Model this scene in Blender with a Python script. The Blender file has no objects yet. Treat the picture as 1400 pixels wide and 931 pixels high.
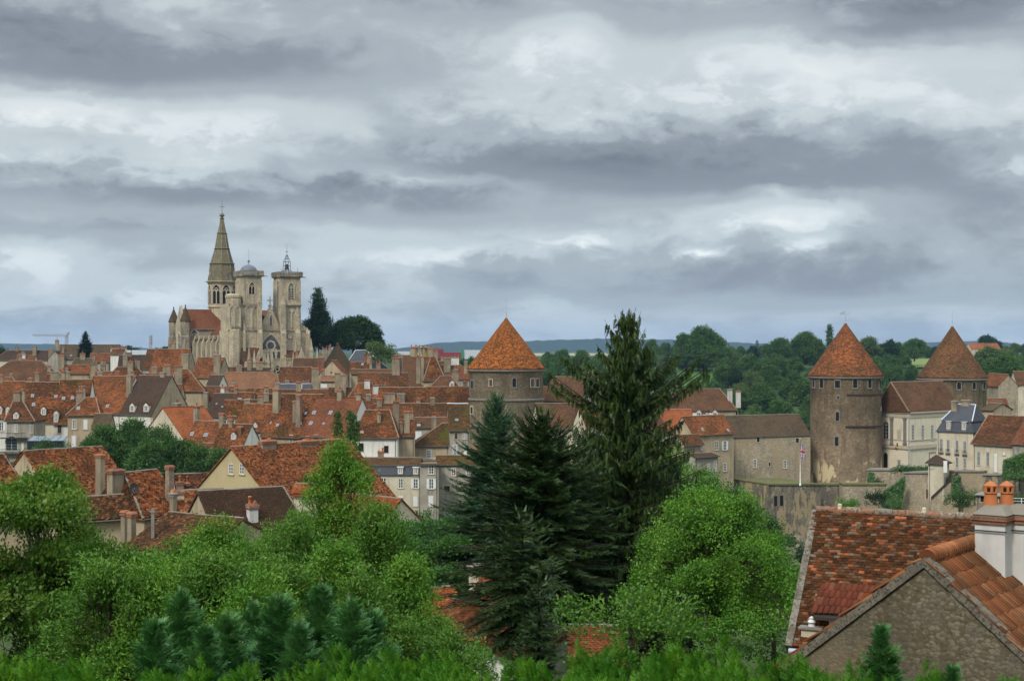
import bpy, math, random
import numpy as np
from mathutils import Vector, Matrix
random.seed(7)
F, HY, CZ = 1923.0, 478.0, 60.0        # focal length and horizon row measured on the photograph; eye height in metres
sc = bpy.context.scene
COL = sc.collection
CAM = Vector((0, 0, CZ))

def P(px, py, Y):
    """World point seen at (px, py) at depth Y metres."""
    return Vector(((px - 700) / F * Y, Y, CZ - (py - HY) / F * Y))

# ---------------------------------------------------------------- terrain
TC = [-0.37, -0.2, -0.08, 0.03, 0.18, 0.37]
TR = [(-60, [-1]*6), (0, [-2.3]*6), (8, [-3.4]*6), (14, [-5.5]*6), (30, [-9.5]*6), (60, [-15]*6), (100, [-20.5]*6),
      (150, [-25, -25, -26, -27, -27, -27]), (200, [-24, -26, -30, -32, -38, -38]), (235, [-22, -22, -28, -34, -43, -43]),
      (280, [-20.5, -20, -22, -32, -46, -46]), (312, [-18.5, -18, -20, -29, -44, -44]), (322, [-18, -17, -19, -28, -34, -36]),
      (340, [-16, -15, -17, -27, -30, -31]),
      (380, [-14, -12, -14, -25, -33, -31]), (475, [-9, -7, -12, -24, -38, -38]), (560, [-9, -8, -14, -25, -36, -36]),
      (700, [-8, -8, -12, -22, -28, -28]), (900, [-8, -8, -10, -15, -13, -14]), (1200, [-8, -8, -9, -9, -5, -4]),
      (2000, [-9]*6), (3500, [-9]*6), (10500, [-9]*6)]
def terrain(x, y):
    r = y if y < 1 else y
    t = x / max(y, 25.0)
    def row(v):
        if t <= TC[0]: return v[0]
        for i in range(5):
            if t <= TC[i+1]:
                k = (t - TC[i]) / (TC[i+1] - TC[i]); k = k*k*(3-2*k)
                return v[i] * (1-k) + v[i+1] * k
        return v[5]
    if r <= TR[0][0]: return CZ + row(TR[0][1])
    for i in range(len(TR)-1):
        if r <= TR[i+1][0]:
            k = (r - TR[i][0]) / (TR[i+1][0] - TR[i][0])
            return CZ + row(TR[i][1]) * (1-k) + row(TR[i+1][1]) * k
    return CZ + row(TR[-1][1])

# ---------------------------------------------------------------- materials
def srgb(r, g, b):
    f = lambda c: (c/255/12.92 if c/255 <= .04045 else ((c/255+.055)/1.055)**2.4)
    return (f(r), f(g), f(b), 1)
class N:
    def __init__(s, name):
        s.m = bpy.data.materials.new(name); s.m.use_nodes = True
        s.t = s.m.node_tree; s.t.nodes.clear()
        s.out = s.t.nodes.new('ShaderNodeOutputMaterial')
    def n(s, typ, **kw):
        nd = s.t.nodes.new(typ)
        for k, v in kw.items():
            if k.startswith('i_'):
                nd.inputs[int(k[2:]) if k[2:].isdigit() else k[2:].replace('_', ' ')].default_value = v
            else: setattr(nd, k, v)
        return nd
    def l(s, a, b): s.t.links.new(a, b)
    def mix(s, fac, a, b, blend='MIX'):
        nd = s.t.nodes.new('ShaderNodeMix'); nd.data_type = 'RGBA'; nd.blend_type = blend
        for idx, v in ((0, fac), (6, a), (7, b)):
            if hasattr(v, 'links'): s.l(v, nd.inputs[idx])
            else: nd.inputs[idx].default_value = v
        return nd.outputs[2]
    def math(s, op, a, b=0.0, c=None, clamp=False):
        nd = s.t.nodes.new('ShaderNodeMath'); nd.operation = op; nd.use_clamp = clamp
        for idx, v in ((0, a), (1, b), (2, c)):
            if v is None: continue
            if hasattr(v, 'links'): s.l(v, nd.inputs[idx])
            else: nd.inputs[idx].default_value = v
        return nd.outputs[0]
    def rng(s, v, a, b, c=0.0, d=1.0):
        nd = s.t.nodes.new('ShaderNodeMapRange'); s.l(v, nd.inputs[0])
        nd.interpolation_type = 'SMOOTHSTEP'
        for i, q in enumerate((a, b, c, d)): nd.inputs[i+1].default_value = q
        return nd.outputs[0]
    def noise(s, vec, scale, detail=4, rough=.55, dist=0.0):
        nd = s.n('ShaderNodeTexNoise'); nd.inputs['Scale'].default_value = scale
        nd.inputs['Detail'].default_value = detail; nd.inputs['Roughness'].default_value = rough; nd.inputs['Distortion'].default_value = dist
        if vec is not None: s.l(vec, nd.inputs['Vector'])
        return nd.outputs[0]
    def uv(s, sx=1.0, sy=1.0):
        """metric UVs shifted by a random amount per object"""
        u = s.n('ShaderNodeUVMap'); oi = s.n('ShaderNodeObjectInfo')
        r = s.math('MULTIPLY', oi.outputs['Random'], 137.0)
        ad = s.n('ShaderNodeVectorMath', operation='ADD'); s.l(u.outputs[0], ad.inputs[0]); s.l(r, ad.inputs[1])
        ml = s.n('ShaderNodeVectorMath', operation='MULTIPLY'); s.l(ad.outputs[0], ml.inputs[0]); ml.inputs[1].default_value = (sx, sy, 1)
        return ml.outputs[0]
    def bsdf(s, col, rough=.85, spec=.25, bump=None, bstr=.3, bdist=.05, metal=0.0):
        b = s.n('ShaderNodeBsdfPrincipled')
        if hasattr(col, 'links'): s.l(col, b.inputs['Base Color'])
        else: b.inputs['Base Color'].default_value = col
        b.inputs['Roughness'].default_value = rough; b.inputs['Specular IOR Level'].default_value = spec
        b.inputs['Metallic'].default_value = metal
        if bump is not None:
            bp = s.n('ShaderNodeBump'); bp.inputs['Strength'].default_value = bstr; bp.inputs['Distance'].default_value = bdist
            s.l(bump, bp.inputs['Height']); s.l(bp.outputs[0], b.inputs['Normal'])
        s.l(b.outputs[0], s.out.inputs[0]); return s.m

MATS = {}
def plain(name, col, rough=.7, spec=.3, metal=0.0, var=.12):
    if name in MATS: return MATS[name]
    k = N(name); g = k.n('ShaderNodeNewGeometry')
    nz = k.noise(g.outputs['Position'], 1.3, 5)
    dk = tuple(c*(1-2*var) for c in col[:3]) + (1,)
    lt = tuple(min(1, c*(1+var)) for c in col[:3]) + (1,)
    MATS[name] = k.bsdf(k.mix(nz, dk, lt), rough, spec, metal=metal); return MATS[name]

def plaster(name, c1, c2, dirt, amt=.5, band=0.0):
    k = N(name); v = k.uv(); n1 = k.noise(v, .35, 6, .6); st = k.noise(k.uv(1.6, .22), 1.0, 5, .6); fine = k.noise(v, 5, 3)
    col = k.mix(k.rng(n1, .35, .65), c1, c2)
    col = k.mix(k.math('MULTIPLY', k.rng(st, .47, .72), amt), col, dirt)
    col = k.mix(k.math('MULTIPLY', fine, .25), col, tuple(c*.6 for c in dirt[:3])+(1,))
    MATS[name] = k.bsdf(col, .95, .05, fine, .25, .03); return MATS[name]

def masonry(name, c1, c2, mortar, bw=.5, bh=.25, dirt=None, dk=.5, pale=None, pale_amt=0.0, ms=.02, rubble=False, zpale=None, pscale=.16, bs=.5):
    k = N(name); v = k.uv()
    if rubble:
        wz = k.n('ShaderNodeTexNoise'); k.l(v, wz.inputs['Vector']); wz.inputs['Scale'].default_value = .6/bw; wz.inputs['Detail'].default_value = 3; wv = k.n('ShaderNodeVectorMath', operation='MULTIPLY_ADD'); k.l(wz.outputs['Color'], wv.inputs[0]); wv.inputs[1].default_value = (bw*1.1, bh*1.1, 0); k.l(v, wv.inputs[2]); v0 = v; v = wv.outputs[0]
        vo = k.n('ShaderNodeTexVoronoi', feature='F1'); sc_ = k.n('ShaderNodeVectorMath', operation='MULTIPLY'); k.l(v, sc_.inputs[0]); sc_.inputs[1].default_value = (1/bw, 1/bh, 1)
        k.l(sc_.outputs[0], vo.inputs['Vector']); vo.inputs['Scale'].default_value = 1
        sep = k.n('ShaderNodeSeparateColor'); k.l(vo.outputs['Color'], sep.inputs[0])
        col = k.mix(sep.outputs[0], c1, c2)
        col = k.mix(k.rng(vo.outputs['Distance'], .42, .75), col, mortar); hgt = k.rng(vo.outputs['Distance'], .2, .7, 1, 0); v = v0
    else:
        br = k.n('ShaderNodeTexBrick'); k.l(v, br.inputs['Vector'])
        br.inputs['Color1'].default_value = c1; br.inputs['Color2'].default_value = c2; br.inputs['Mortar'].default_value = mortar
        br.inputs['Scale'].default_value = 1; br.inputs['Mortar Size'].default_value = ms; br.inputs['Brick Width'].default_value = bw; br.inputs['Row Height'].default_value = bh
        col = br.outputs[0]; hgt = k.math('SUBTRACT', 1.0, br.outputs['Fac'])
    n1 = k.noise(v, .22, 7, .62); st = k.noise(k.uv(1.1, .13), 1.0, 5, .6); fine = k.noise(v, 2.2, 5, .65)
    col = k.mix(k.math('MULTIPLY', k.rng(fine, .42, .62), .6), col, tuple(c*.5 for c in c1[:3])+(1,))
    sp3 = k.noise(v, 3.4/max(bw, .05)*.35, 2, .8); col = k.mix(k.math('MULTIPLY', k.rng(sp3, .56, .66), .45), col, tuple(c*.38 for c in c1[:3])+(1,)); col = k.mix(k.math('MULTIPLY', k.rng(sp3, .44, .34), .3), col, tuple(min(1, c*1.35) for c in c1[:3])+(1,))
    if dirt is not None:
        col = k.mix(k.math('MULTIPLY', k.rng(n1, .42, .68), dk), col, dirt)
        col = k.mix(k.math('MULTIPLY', k.rng(st, .5, .68), dk), col, dirt)
    if pale is not None:
        pn = k.noise(k.uv(1.3, .55), pscale, 6, .6, .6); f = k.rng(pn, .50, .54)
        if zpale is not None:
            g = k.n('ShaderNodeNewGeometry'); sp = k.n('ShaderNodeSeparateXYZ'); k.l(g.outputs['Position'], sp.inputs[0])
            f = k.math('MULTIPLY', f, k.rng(sp.outputs[2], zpale, zpale - 3.0))
        col = k.mix(k.math('MULTIPLY', f, pale_amt), col, pale)
    MATS[name] = k.bsdf(col, .95, .05, hgt, bs, .04); return MATS[name]

def tiles(name, base, second, dark, moss=None, tw=.3, th=.22, mott=.6, patch=.5, mossamt=.3, pscale=.25):
    """plain-tile roof: rows of tiles of mixed colour, big weathered areas, lichen"""
    tn = lambda c, f: None if c is None else (c[0]*.76*f, c[1]*.75*f, c[2]*.62*f, 1)
    if name != 'roof_slate': base, second, dark, moss = tn(base, 1.08), tn(second, .9), tn(dark, .68), tn(moss, .9)
    k = N(name); v = k.uv()
    br = k.n('ShaderNodeTexBrick'); k.l(v, br.inputs['Vector'])
    br.inputs['Color1'].default_value = (0, 0, 0, 1); br.inputs['Color2'].default_value = (1, 1, 1, 1); br.inputs['Mortar'].default_value = (.25, .25, .25, 1)
    br.inputs['Scale'].default_value = 1; br.inputs['Mortar Size'].default_value = .012; br.inputs['Brick Width'].default_value = tw; br.inputs['Row Height'].default_value = th
    big = k.noise(v, pscale, 7, .62, .4); mid = k.noise(k.uv(.8, 1.7), 1.1, 6, .7); fine = k.noise(k.uv(1, 1.9), 2.6, 4, .75); lum = k.noise(k.uv(1, .5), .5, 3)
    sel = k.math('ADD', k.math('MULTIPLY', br.outputs[0], .35*mott*1.6), k.math('MULTIPLY', k.math('ADD', k.math('SUBTRACT', fine, .5), k.math('SUBTRACT', mid, .5)), 2.6*mott))
    sel = k.math('ADD', sel, k.math('MULTIPLY', k.math('SUBTRACT', big, .5), 3.2*patch), clamp=False)
    col = k.mix(k.rng(sel, -.25, .35), base, second)
    col = k.mix(k.math('MULTIPLY', k.rng(k.math('ADD', sel, k.math('MULTIPLY', lum, .6)), .3, .95), .85), col, dark)
    spk = k.noise(k.uv(1.0, 1.8), 1.7, 3, .85); col = k.mix(k.math('MULTIPLY', k.rng(spk, .49, .56), .3+.6*min(mott, .8)), col, dark)
    sp2 = k.noise(k.uv(1.0, 2.4), 3.1, 2, .8); col = k.mix(k.math('MULTIPLY', k.rng(sp2, .55, .62), .25+.3*min(mott, .8)), col, tuple(min(1, c*1.5+.01) for c in base[:3])+(1,))
    if moss is not None:
        mn = k.noise(k.uv(.9, 1.0), .33, 6, .65); col = k.mix(k.math('MULTIPLY', k.rng(mn, .5, .66), mossamt), col, moss)
    # pale lichen / replaced tiles
    wn = k.n('ShaderNodeTexWhiteNoise'); 
    pal = k.noise(k.uv(2.2, 2.2), 2.0, 2, .6)
    col = k.mix(k.math('MULTIPLY', k.rng(pal, .64, .74), .3), col, (.28, .19, .12, 1))
    row = k.n('ShaderNodeSeparateXYZ'); k.l(v, row.inputs[0]); saw = k.math('FRACT', k.math('DIVIDE', row.outputs[1], th))
    hgt = k.math('ADD', k.math('MULTIPLY', k.math('SUBTRACT', 1.0, saw), .7), k.math('MULTIPLY', fine, 1.1))
    MATS[name] = k.bsdf(col, .9, .06, hgt, .6, .06); return MATS[name]

def tile_solid(name, cols, pos_patch=.2, dark=(.03, .022, .018, 1), damt=.7):
    """for roofs whose tiles are modelled one by one: colour per tile"""
    k = N(name); g = k.n('ShaderNodeNewGeometry'); cr = k.n('ShaderNodeValToRGB'); k.l(g.outputs['Random Per Island'], cr.inputs[0])
    e = cr.color_ramp; e.interpolation = 'CONSTANT'
    while len(e.elements) < len(cols): e.elements.new(.5)
    acc = 0
    for i, (w, c) in enumerate(cols):
        e.elements[i].position = acc; e.elements[i].color = c; acc += w
    big = k.noise(g.outputs['Position'], pos_patch, 6, .65); fine = k.noise(g.outputs['Position'], 5, 5, .7)
    col = k.mix(k.math('MULTIPLY', k.rng(big, .42, .62), damt), cr.outputs[0], dark)
    col = k.mix(k.math('MULTIPLY', k.rng(fine, .5, .72), .6), col, dark)
    MATS[name] = k.bsdf(col, .9, .06, fine, .4, .01); return MATS[name]

def leaf(name, c1, c2, c3, sc_=.5, tr=.3, gl=.014):
    k = N(name); g = k.n('ShaderNodeNewGeometry'); r = g.outputs['Random Per Island']
    tc = k.n('ShaderNodeTexCoord')
    col = k.mix(r, c1, c2); nz = k.noise(tc.outputs['Object'], sc_, 3)
    col = k.mix(k.rng(nz, .4, .65), col, c3)
    wn = k.n('ShaderNodeTexWhiteNoise', noise_dimensions='1D'); k.l(r, wn.inputs['W'])
    col = k.mix(k.math('MULTIPLY', k.rng(wn.outputs[0], .97, .975), .45), col, (c1[0]*2.2+.02, c1[1]*1.5, c1[2]*.8, 1))
    d = k.n('ShaderNodeBsdfDiffuse'); k.l(col, d.inputs[0]); t = k.n('ShaderNodeBsdfTranslucent')
    k.l(k.mix(.5, col, (c2[0]*1.2, c2[1]*1.5, c2[2]*.5, 1)), t.inputs[0])
    m1 = k.n('ShaderNodeMixShader'); m1.inputs[0].default_value = tr; k.l(d.outputs[0], m1.inputs[1]); k.l(t.outputs[0], m1.inputs[2])
    gs = k.n('ShaderNodeBsdfGlossy'); gs.inputs['Roughness'].default_value = .42; gs.inputs[0].default_value = (.8, .9, .8, 1)
    m2 = k.n('ShaderNodeMixShader'); m2.inputs[0].default_value = gl; k.l(m1.outputs[0], m2.inputs[1]); k.l(gs.outputs[0], m2.inputs[2])
    k.l(m2.outputs[0], k.out.inputs[0]); MATS[name] = k.m; return k.m

def glassm(name='glass', col=(.02, .025, .03, 1)):
    k = N(name); MATS[name] = k.bsdf(col, .12, .6); return k.m

# ---------------------------------------------------------------- mesh builder
def link(o, parent=None):
    COL.objects.link(o)
    if parent is not None: o.parent = parent
    return o
def tag(o, label=None, cat=None, group=None, kind=None):
    if label: o['label'] = label
    if cat: o['category'] = cat
    if group: o['group'] = group
    if kind: o['kind'] = kind
    return o
def empty(name, loc, rz=0.0, label=None, cat=None, group=None):
    o = bpy.data.objects.new(name, None); o.empty_display_size = .5; o.location = loc; o.rotation_euler = (0, 0, rz)
    link(o); return tag(o, label, cat, group)

def auto_uv(me, V):
    uvl = me.uv_layers.new(name='UVMap')
    nl = len(me.loops); li = np.empty(nl, np.int32); me.loops.foreach_get('vertex_index', li)
    nf = len(me.polygons); ls = np.empty(nf, np.int32); lt = np.empty(nf, np.int32); nr = np.empty(nf*3, np.float32)
    me.polygons.foreach_get('loop_start', ls); me.polygons.foreach_get('loop_total', lt); me.polygons.foreach_get('normal', nr); nr = nr.reshape(-1, 3)
    t = np.stack([-nr[:, 1], nr[:, 0], np.zeros(nf)], 1); ln = np.linalg.norm(t, axis=1); flat = ln < 1e-3
    t[flat] = (1, 0, 0); ln[flat] = 1; t /= ln[:, None]; vv = np.cross(nr, t)
    fi = np.repeat(np.arange(nf), lt); pts = V[li]
    uv = np.stack([(pts*t[fi]).sum(1), (pts*vv[fi]).sum(1)], 1).astype(np.float32)
    uvl.data.foreach_set('uv', uv.ravel())

class MB:
    def __init__(s): s.v = []; s.f = []; s.m = []; s.sm = []; s.T = None
    def face(s, pts, m=0, sm=False):
        b = len(s.v); s.v.extend(tuple(p) for p in pts); s.f.append(tuple(range(b, b+len(pts)))); s.m.append(m); s.sm.append(sm)
    def mesh(s, vs, fs, m=0, sm=False):
        b = len(s.v); s.v.extend(tuple(p) for p in vs)
        for f in fs: s.f.append(tuple(b+i for i in f)); s.m.append(m); s.sm.append(sm)
    BF = [(0, 3, 2, 1), (4, 5, 6, 7), (0, 1, 5, 4), (1, 2, 6, 5), (2, 3, 7, 6), (3, 0, 4, 7)]
    def box(s, x0, x1, y0, y1, z0, z1, m=0):
        s.mesh([(x0, y0, z0), (x1, y0, z0), (x1, y1, z0), (x0, y1, z0), (x0, y0, z1), (x1, y0, z1), (x1, y1, z1), (x0, y1, z1)], s.BF, m)
    def tbox(s, T, a0, a1, b0, b1, c0, c1, m=0):
        """box in frame T=(origin, ux, nout, up); a along ux, b outwards, c up"""
        o, u, n, w = T
        q = lambda a, b, c: o + u*a + n*b + w*c
        s.mesh([q(a0, b1, c0), q(a1, b1, c0), q(a1, b0, c0), q(a0, b0, c0), q(a0, b1, c1), q(a1, b1, c1), q(a1, b0, c1), q(a0, b0, c1)], s.BF, m)
    def frustum(s, x0, x1, y0, y1, z0, X0, X1, Y0, Y1, z1, m=0):
        s.mesh([(x0, y0, z0), (x1, y0, z0), (x1, y1, z0), (x0, y1, z0), (X0, Y0, z1), (X1, Y0, z1), (X1, Y1, z1), (X0, Y1, z1)], s.BF, m)
    def tube(s, p0, p1, r0, r1=None, n=6, m=0, sm=True, cap=True):
        r1 = r0 if r1 is None else r1
        p0 = Vector(p0); p1 = Vector(p1); d = (p1-p0)
        if d.length < 1e-6: return
        d.normalize(); a = d.orthogonal().normalized(); b = d.cross(a)
        vs = []
        for p, r in ((p0, r0), (p1, r1)):
            for i in range(n):
                t = 2*math.pi*i/n; vs.append(p + (a*math.cos(t) + b*math.sin(t))*r)
        s.mesh(vs, [(i, (i+1) % n, n+(i+1) % n, n+i) for i in range(n)], m, sm)
        if cap: s.face([vs[i] for i in reversed(range(n))], m); s.face([vs[n+i] for i in range(n)], m)
    def lathe(s, prof, n=16, c=(0, 0), m=0, sm=True, ph=0.0):
        vs = []
        for r, z in prof:
            for i in range(n):
                t = 2*math.pi*(i+ph)/n; vs.append((c[0]+r*math.cos(t), c[1]+r*math.sin(t), z))
        fs = []
        for j in range(len(prof)-1):
            for i in range(n):
                fs.append((j*n+i, j*n+(i+1) % n, (j+1)*n+(i+1) % n, (j+1)*n+i))
        s.mesh(vs, fs, m, sm)
        if prof[0][0] > 1e-4: s.face([vs[i] for i in reversed(range(n))], m)
        if prof[-1][0] > 1e-4: s.face([vs[(len(prof)-1)*n+i] for i in range(n)], m)
    def thick(s, faces, t, m=0, me=None):
        """roof skin given as top polygons -> closed slab of thickness t"""
        me = m if me is None else me
        key = lambda p: (round(p[0], 4), round(p[1], 4), round(p[2], 4))
        ed = {}
        for f in faces:
            s.face(f, m); s.face([Vector(p) - Vector((0, 0, t)) for p in reversed(f)], me)
            for i in range(len(f)):
                a, b = f[i], f[(i+1) % len(f)]; ka, kb = key(a), key(b)
                if (kb, ka) in ed: del ed[(kb, ka)]
                else: ed[(ka, kb)] = (a, b)
        for a, b in ed.values():
            a = Vector(a); b = Vector(b); d = Vector((0, 0, t)); s.face([b, a, a-d, b-d], me)
    def build(s, name, mats, parent=None, loc=None):
        me = bpy.data.meshes.new(name); me.from_pydata([tuple(p) for p in s.v], [], s.f)
        for m in (mats if isinstance(mats, (list, tuple)) else [mats]): me.materials.append(MATS[m] if isinstance(m, str) else m)
        me.polygons.foreach_set('material_index', s.m); me.polygons.foreach_set('use_smooth', s.sm)
        me.update(); auto_uv(me, np.array([tuple(p) for p in s.v], np.float64))
        o = bpy.data.objects.new(name, me); link(o, parent)
        if loc is not None: o.location = loc
        return o

def npmesh(name, V, Fc, mat, parent=None, uv=False, smooth=False):
    me = bpy.data.meshes.new(name); k = Fc.shape[1]; nf = len(Fc)
    me.vertices.add(len(V)); me.vertices.foreach_set('co', V.astype(np.float32).ravel())
    me.loops.add(nf*k); me.loops.foreach_set('vertex_index', Fc.astype(np.int32).ravel())
    me.polygons.add(nf); me.polygons.foreach_set('loop_start', np.arange(0, nf*k, k, dtype=np.int32)); me.polygons.foreach_set('loop_total', np.full(nf, k, np.int32))
    if smooth: me.polygons.foreach_set('use_smooth', np.ones(nf, bool))
    me.materials.append(MATS[mat]); me.update(calc_edges=True)
    if uv: auto_uv(me, V)
    o = bpy.data.objects.new(name, me); link(o, parent); return o

# ---------------------------------------------------------------- palette
S = srgb
def lin(r, g, b): return (r, g, b, 1)
tiles('roof_orange', lin(.29, .098, .042), lin(.165, .065, .035), lin(.075, .04, .026), lin(.10, .08, .025), mott=.6, patch=.45)
tiles('roof_bright', lin(.34, .11, .05), lin(.28, .085, .04), lin(.15, .06, .035), None, mott=.3, patch=.25)
tiles('roof_rust', lin(.20, .075, .038), lin(.115, .052, .032), lin(.055, .036, .026), lin(.06, .055, .02), mott=.75, patch=.55, mossamt=.4)
tiles('roof_brown', lin(.16, .075, .045), lin(.105, .058, .04), lin(.06, .042, .034), lin(.07, .065, .03), mott=.35, patch=.3, mossamt=.2)
tiles('roof_dark', lin(.085, .052, .042), lin(.06, .043, .038), lin(.045, .036, .033), None, mott=.2, patch=.2)
tiles('roof_mottled', lin(.26, .085, .036), lin(.115, .05, .028), lin(.05, .033, .022), lin(.055, .06, .015), mott=1.0, patch=.9, mossamt=.5)
tiles('roof_mossy', lin(.15, .07, .035), lin(.08, .05, .025), lin(.05, .038, .025), lin(.075, .085, .015), mott=.6, patch=.4, mossamt=.85)
tiles('roof_pink', lin(.26, .13, .085), lin(.21, .11, .075), lin(.15, .085, .062), None, mott=.25, patch=.25)
tiles('roof_red', lin(.21, .08, .047), lin(.165, .065, .04), lin(.10, .047, .034), None, mott=.3, patch=.3)
tiles('roof_patched', lin(.40, .145, .07), lin(.25, .085, .042), lin(.09, .045, .03), lin(.10, .09, .03), tw=.22, th=.17, mott=1.0, patch=.6, mossamt=.3)
tiles('roof_slate', lin(.078, .082, .092), lin(.058, .062, .072), lin(.042, .045, .052), None, mott=.2, patch=.3)
tiles('roof_greybrown', lin(.115, .08, .058), lin(.09, .066, .05), lin(.065, .052, .042), lin(.08, .075, .04), mott=.25, patch=.3)
tiles('cone_orange', lin(.46, .13, .028), lin(.24, .085, .028), lin(.085, .05, .025), lin(.11, .10, .03), mott=.9, patch=.3, mossamt=.3, pscale=.1)
tiles('cone_rust', lin(.34, .105, .04), lin(.16, .065, .036), lin(.075, .045, .03), lin(.09, .08, .03), mott=.85, patch=.4, mossamt=.35, pscale=.15)
tiles('cone_brown', lin(.22, .095, .05), lin(.13, .068, .042), lin(.07, .046, .033), lin(.09, .08, .035), mott=.7, patch=.5, mossamt=.3, pscale=.15)
plaster('wall_cream', lin(.60, .53, .40), lin(.49, .43, .32), lin(.27, .23, .175))
plaster('wall_white', lin(.76, .74, .67), lin(.66, .64, .58), lin(.34, .32, .28), .4)
plaster('wall_ochre', lin(.46, .365, .24), lin(.34, .275, .185), lin(.18, .15, .11), .6)
plaster('wall_grey', lin(.39, .355, .29), lin(.29, .265, .215), lin(.15, .14, .115), .65)
plaster('wall_yellow', lin(.47, .39, .22), lin(.43, .36, .205), lin(.33, .27, .16), .3)
plaster('wall_palace', lin(.76, .68, .52), lin(.69, .61, .47), lin(.38, .33, .24), .35)
plaster('chimney_render', lin(.34, .275, .185), lin(.22, .18, .125), lin(.11, .09, .07), .7)
plaster('chimney_white', lin(.66, .64, .6), lin(.52, .5, .47), lin(.25, .24, .22), .5)
masonry('stone_rubble', lin(.44, .37, .26), lin(.25, .21, .155), lin(.33, .28, .2), .45, .26, lin(.13, .11, .085), .5, rubble=True)
masonry('stone_tower', lin(.36, .28, .19), lin(.22, .17, .115), lin(.30, .235, .16), .6, .3, lin(.12, .095, .065), .65)
masonry('stone_tower_left', lin(.38, .30, .20), lin(.24, .185, .125), lin(.32, .25, .165), .6, .3, lin(.15, .12, .085), .65)
masonry('stone_tower_main', lin(.34, .255, .165), lin(.20, .15, .10), lin(.29, .22, .145), .6, .3, lin(.12, .092, .062), .65, pale=lin(.56, .45, .27), pale_amt=.9, zpale=CZ-23.5, pscale=.28)
masonry('stone_castle', lin(.47, .40, .28), lin(.28, .235, .17), lin(.42, .35, .25), .4, .25, lin(.16, .14, .11), .5, pale=lin(.34, .26, .16), pale_amt=.5, rubble=True)
masonry('stone_wall_dark', lin(.26, .225, .17), lin(.15, .13, .105), lin(.22, .185, .14), .45, .25, lin(.075, .07, .06), .7, pale=lin(.42, .32, .18), pale_amt=.6, rubble=True, pscale=.4)
masonry('stone_gable', lin(.23, .205, .155), lin(.075, .060, .036), lin(.11, .084, .048), .07, .05, lin(.07, .056, .036), .5, pale=lin(.16, .12, .075), pale_amt=.55, rubble=True, pscale=.55, bs=.16)
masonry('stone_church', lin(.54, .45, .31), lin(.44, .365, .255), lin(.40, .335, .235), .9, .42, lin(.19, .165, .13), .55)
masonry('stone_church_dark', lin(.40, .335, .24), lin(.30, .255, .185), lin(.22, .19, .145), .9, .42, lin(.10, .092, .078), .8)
masonry('stone_spire', lin(.20, .175, .125), lin(.11, .10, .078), lin(.12, .11, .085), .9, .6, lin(.17, .145, .05), .7)
masonry('brick_pale', lin(.36, .27, .19), lin(.28, .2, .14), lin(.3, .26, .2), .22, .075, lin(.12, .1, .08), .6, ms=.01)
masonry('brick_red', lin(.33, .12, .07), lin(.24, .09, .055), lin(.28, .2, .14), .22, .075, lin(.1, .07, .05), .6, ms=.01)
plain('stone_trim', lin(.46, .40, .30), .9); plain('stone_grey', lin(.22, .20, .17), .95, var=.25)
plain('frame_white', lin(.78, .78, .76), .5); plain('shutter_white', lin(.70, .71, .70), .6); plain('shutter_grey', lin(.42, .46, .46), .6)
plain('shutter_green', lin(.015, .10, .055), .6); plain('wood_brown', lin(.12, .07, .04), .7); plain('wood_dark', lin(.04, .032, .028), .8)
plain('dark_void', lin(.012, .011, .01), .95); plain('gutter_metal', lin(.11, .10, .09), .7); plain('terracotta', lin(.42, .14, .048), .75, var=.15); plain('terracotta_dark', lin(.30, .11, .05), .8, var=.2)
plain('ridge_mortar', lin(.26, .17, .115), .9, var=.3); plain('ridge_grey', lin(.20, .175, .14), .9, var=.3); plain('zinc', lin(.34, .38, .44), .45, .5); plain('zinc_pale', lin(.5, .55, .6), .45, .5)
plain('iron', lin(.03, .03, .032), .6, .4); plain('metal_grey', lin(.3, .31, .33), .5, .5); plain('metal_white', lin(.75, .76, .77), .5)
plain('bark', lin(.075, .055, .038), .95, var=.3); plain('bark_dark', lin(.035, .027, .02), .95, var=.3); plain('bark_red', lin(.11, .05, .028), .95, var=.3)
plain('rock', lin(.20, .16, .12), .95, var=.4); plain('flag_blue', lin(.03, .04, .2), .8); plain('flag_red', lin(.45, .03, .04), .8); plain('yellow_paint', lin(.6, .45, .03), .6)
plain('factory_white', lin(.48, .51, .54), .8); plain('factory_red', lin(.22, .03, .03), .8); plain('factory_green', lin(.03, .22, .08), .8); plain('lead_dome', lin(.12, .13, .15), .6, .4)
plain('louvre', lin(.13, .12, .10), .85); plain('hedge_core_dark', lin(.02, .018, .012), .95)
glassm(); glassm('glass_sky', (.13, .16, .19, 1)); glassm('glass_church', (.07, .073, .078, 1))
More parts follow.
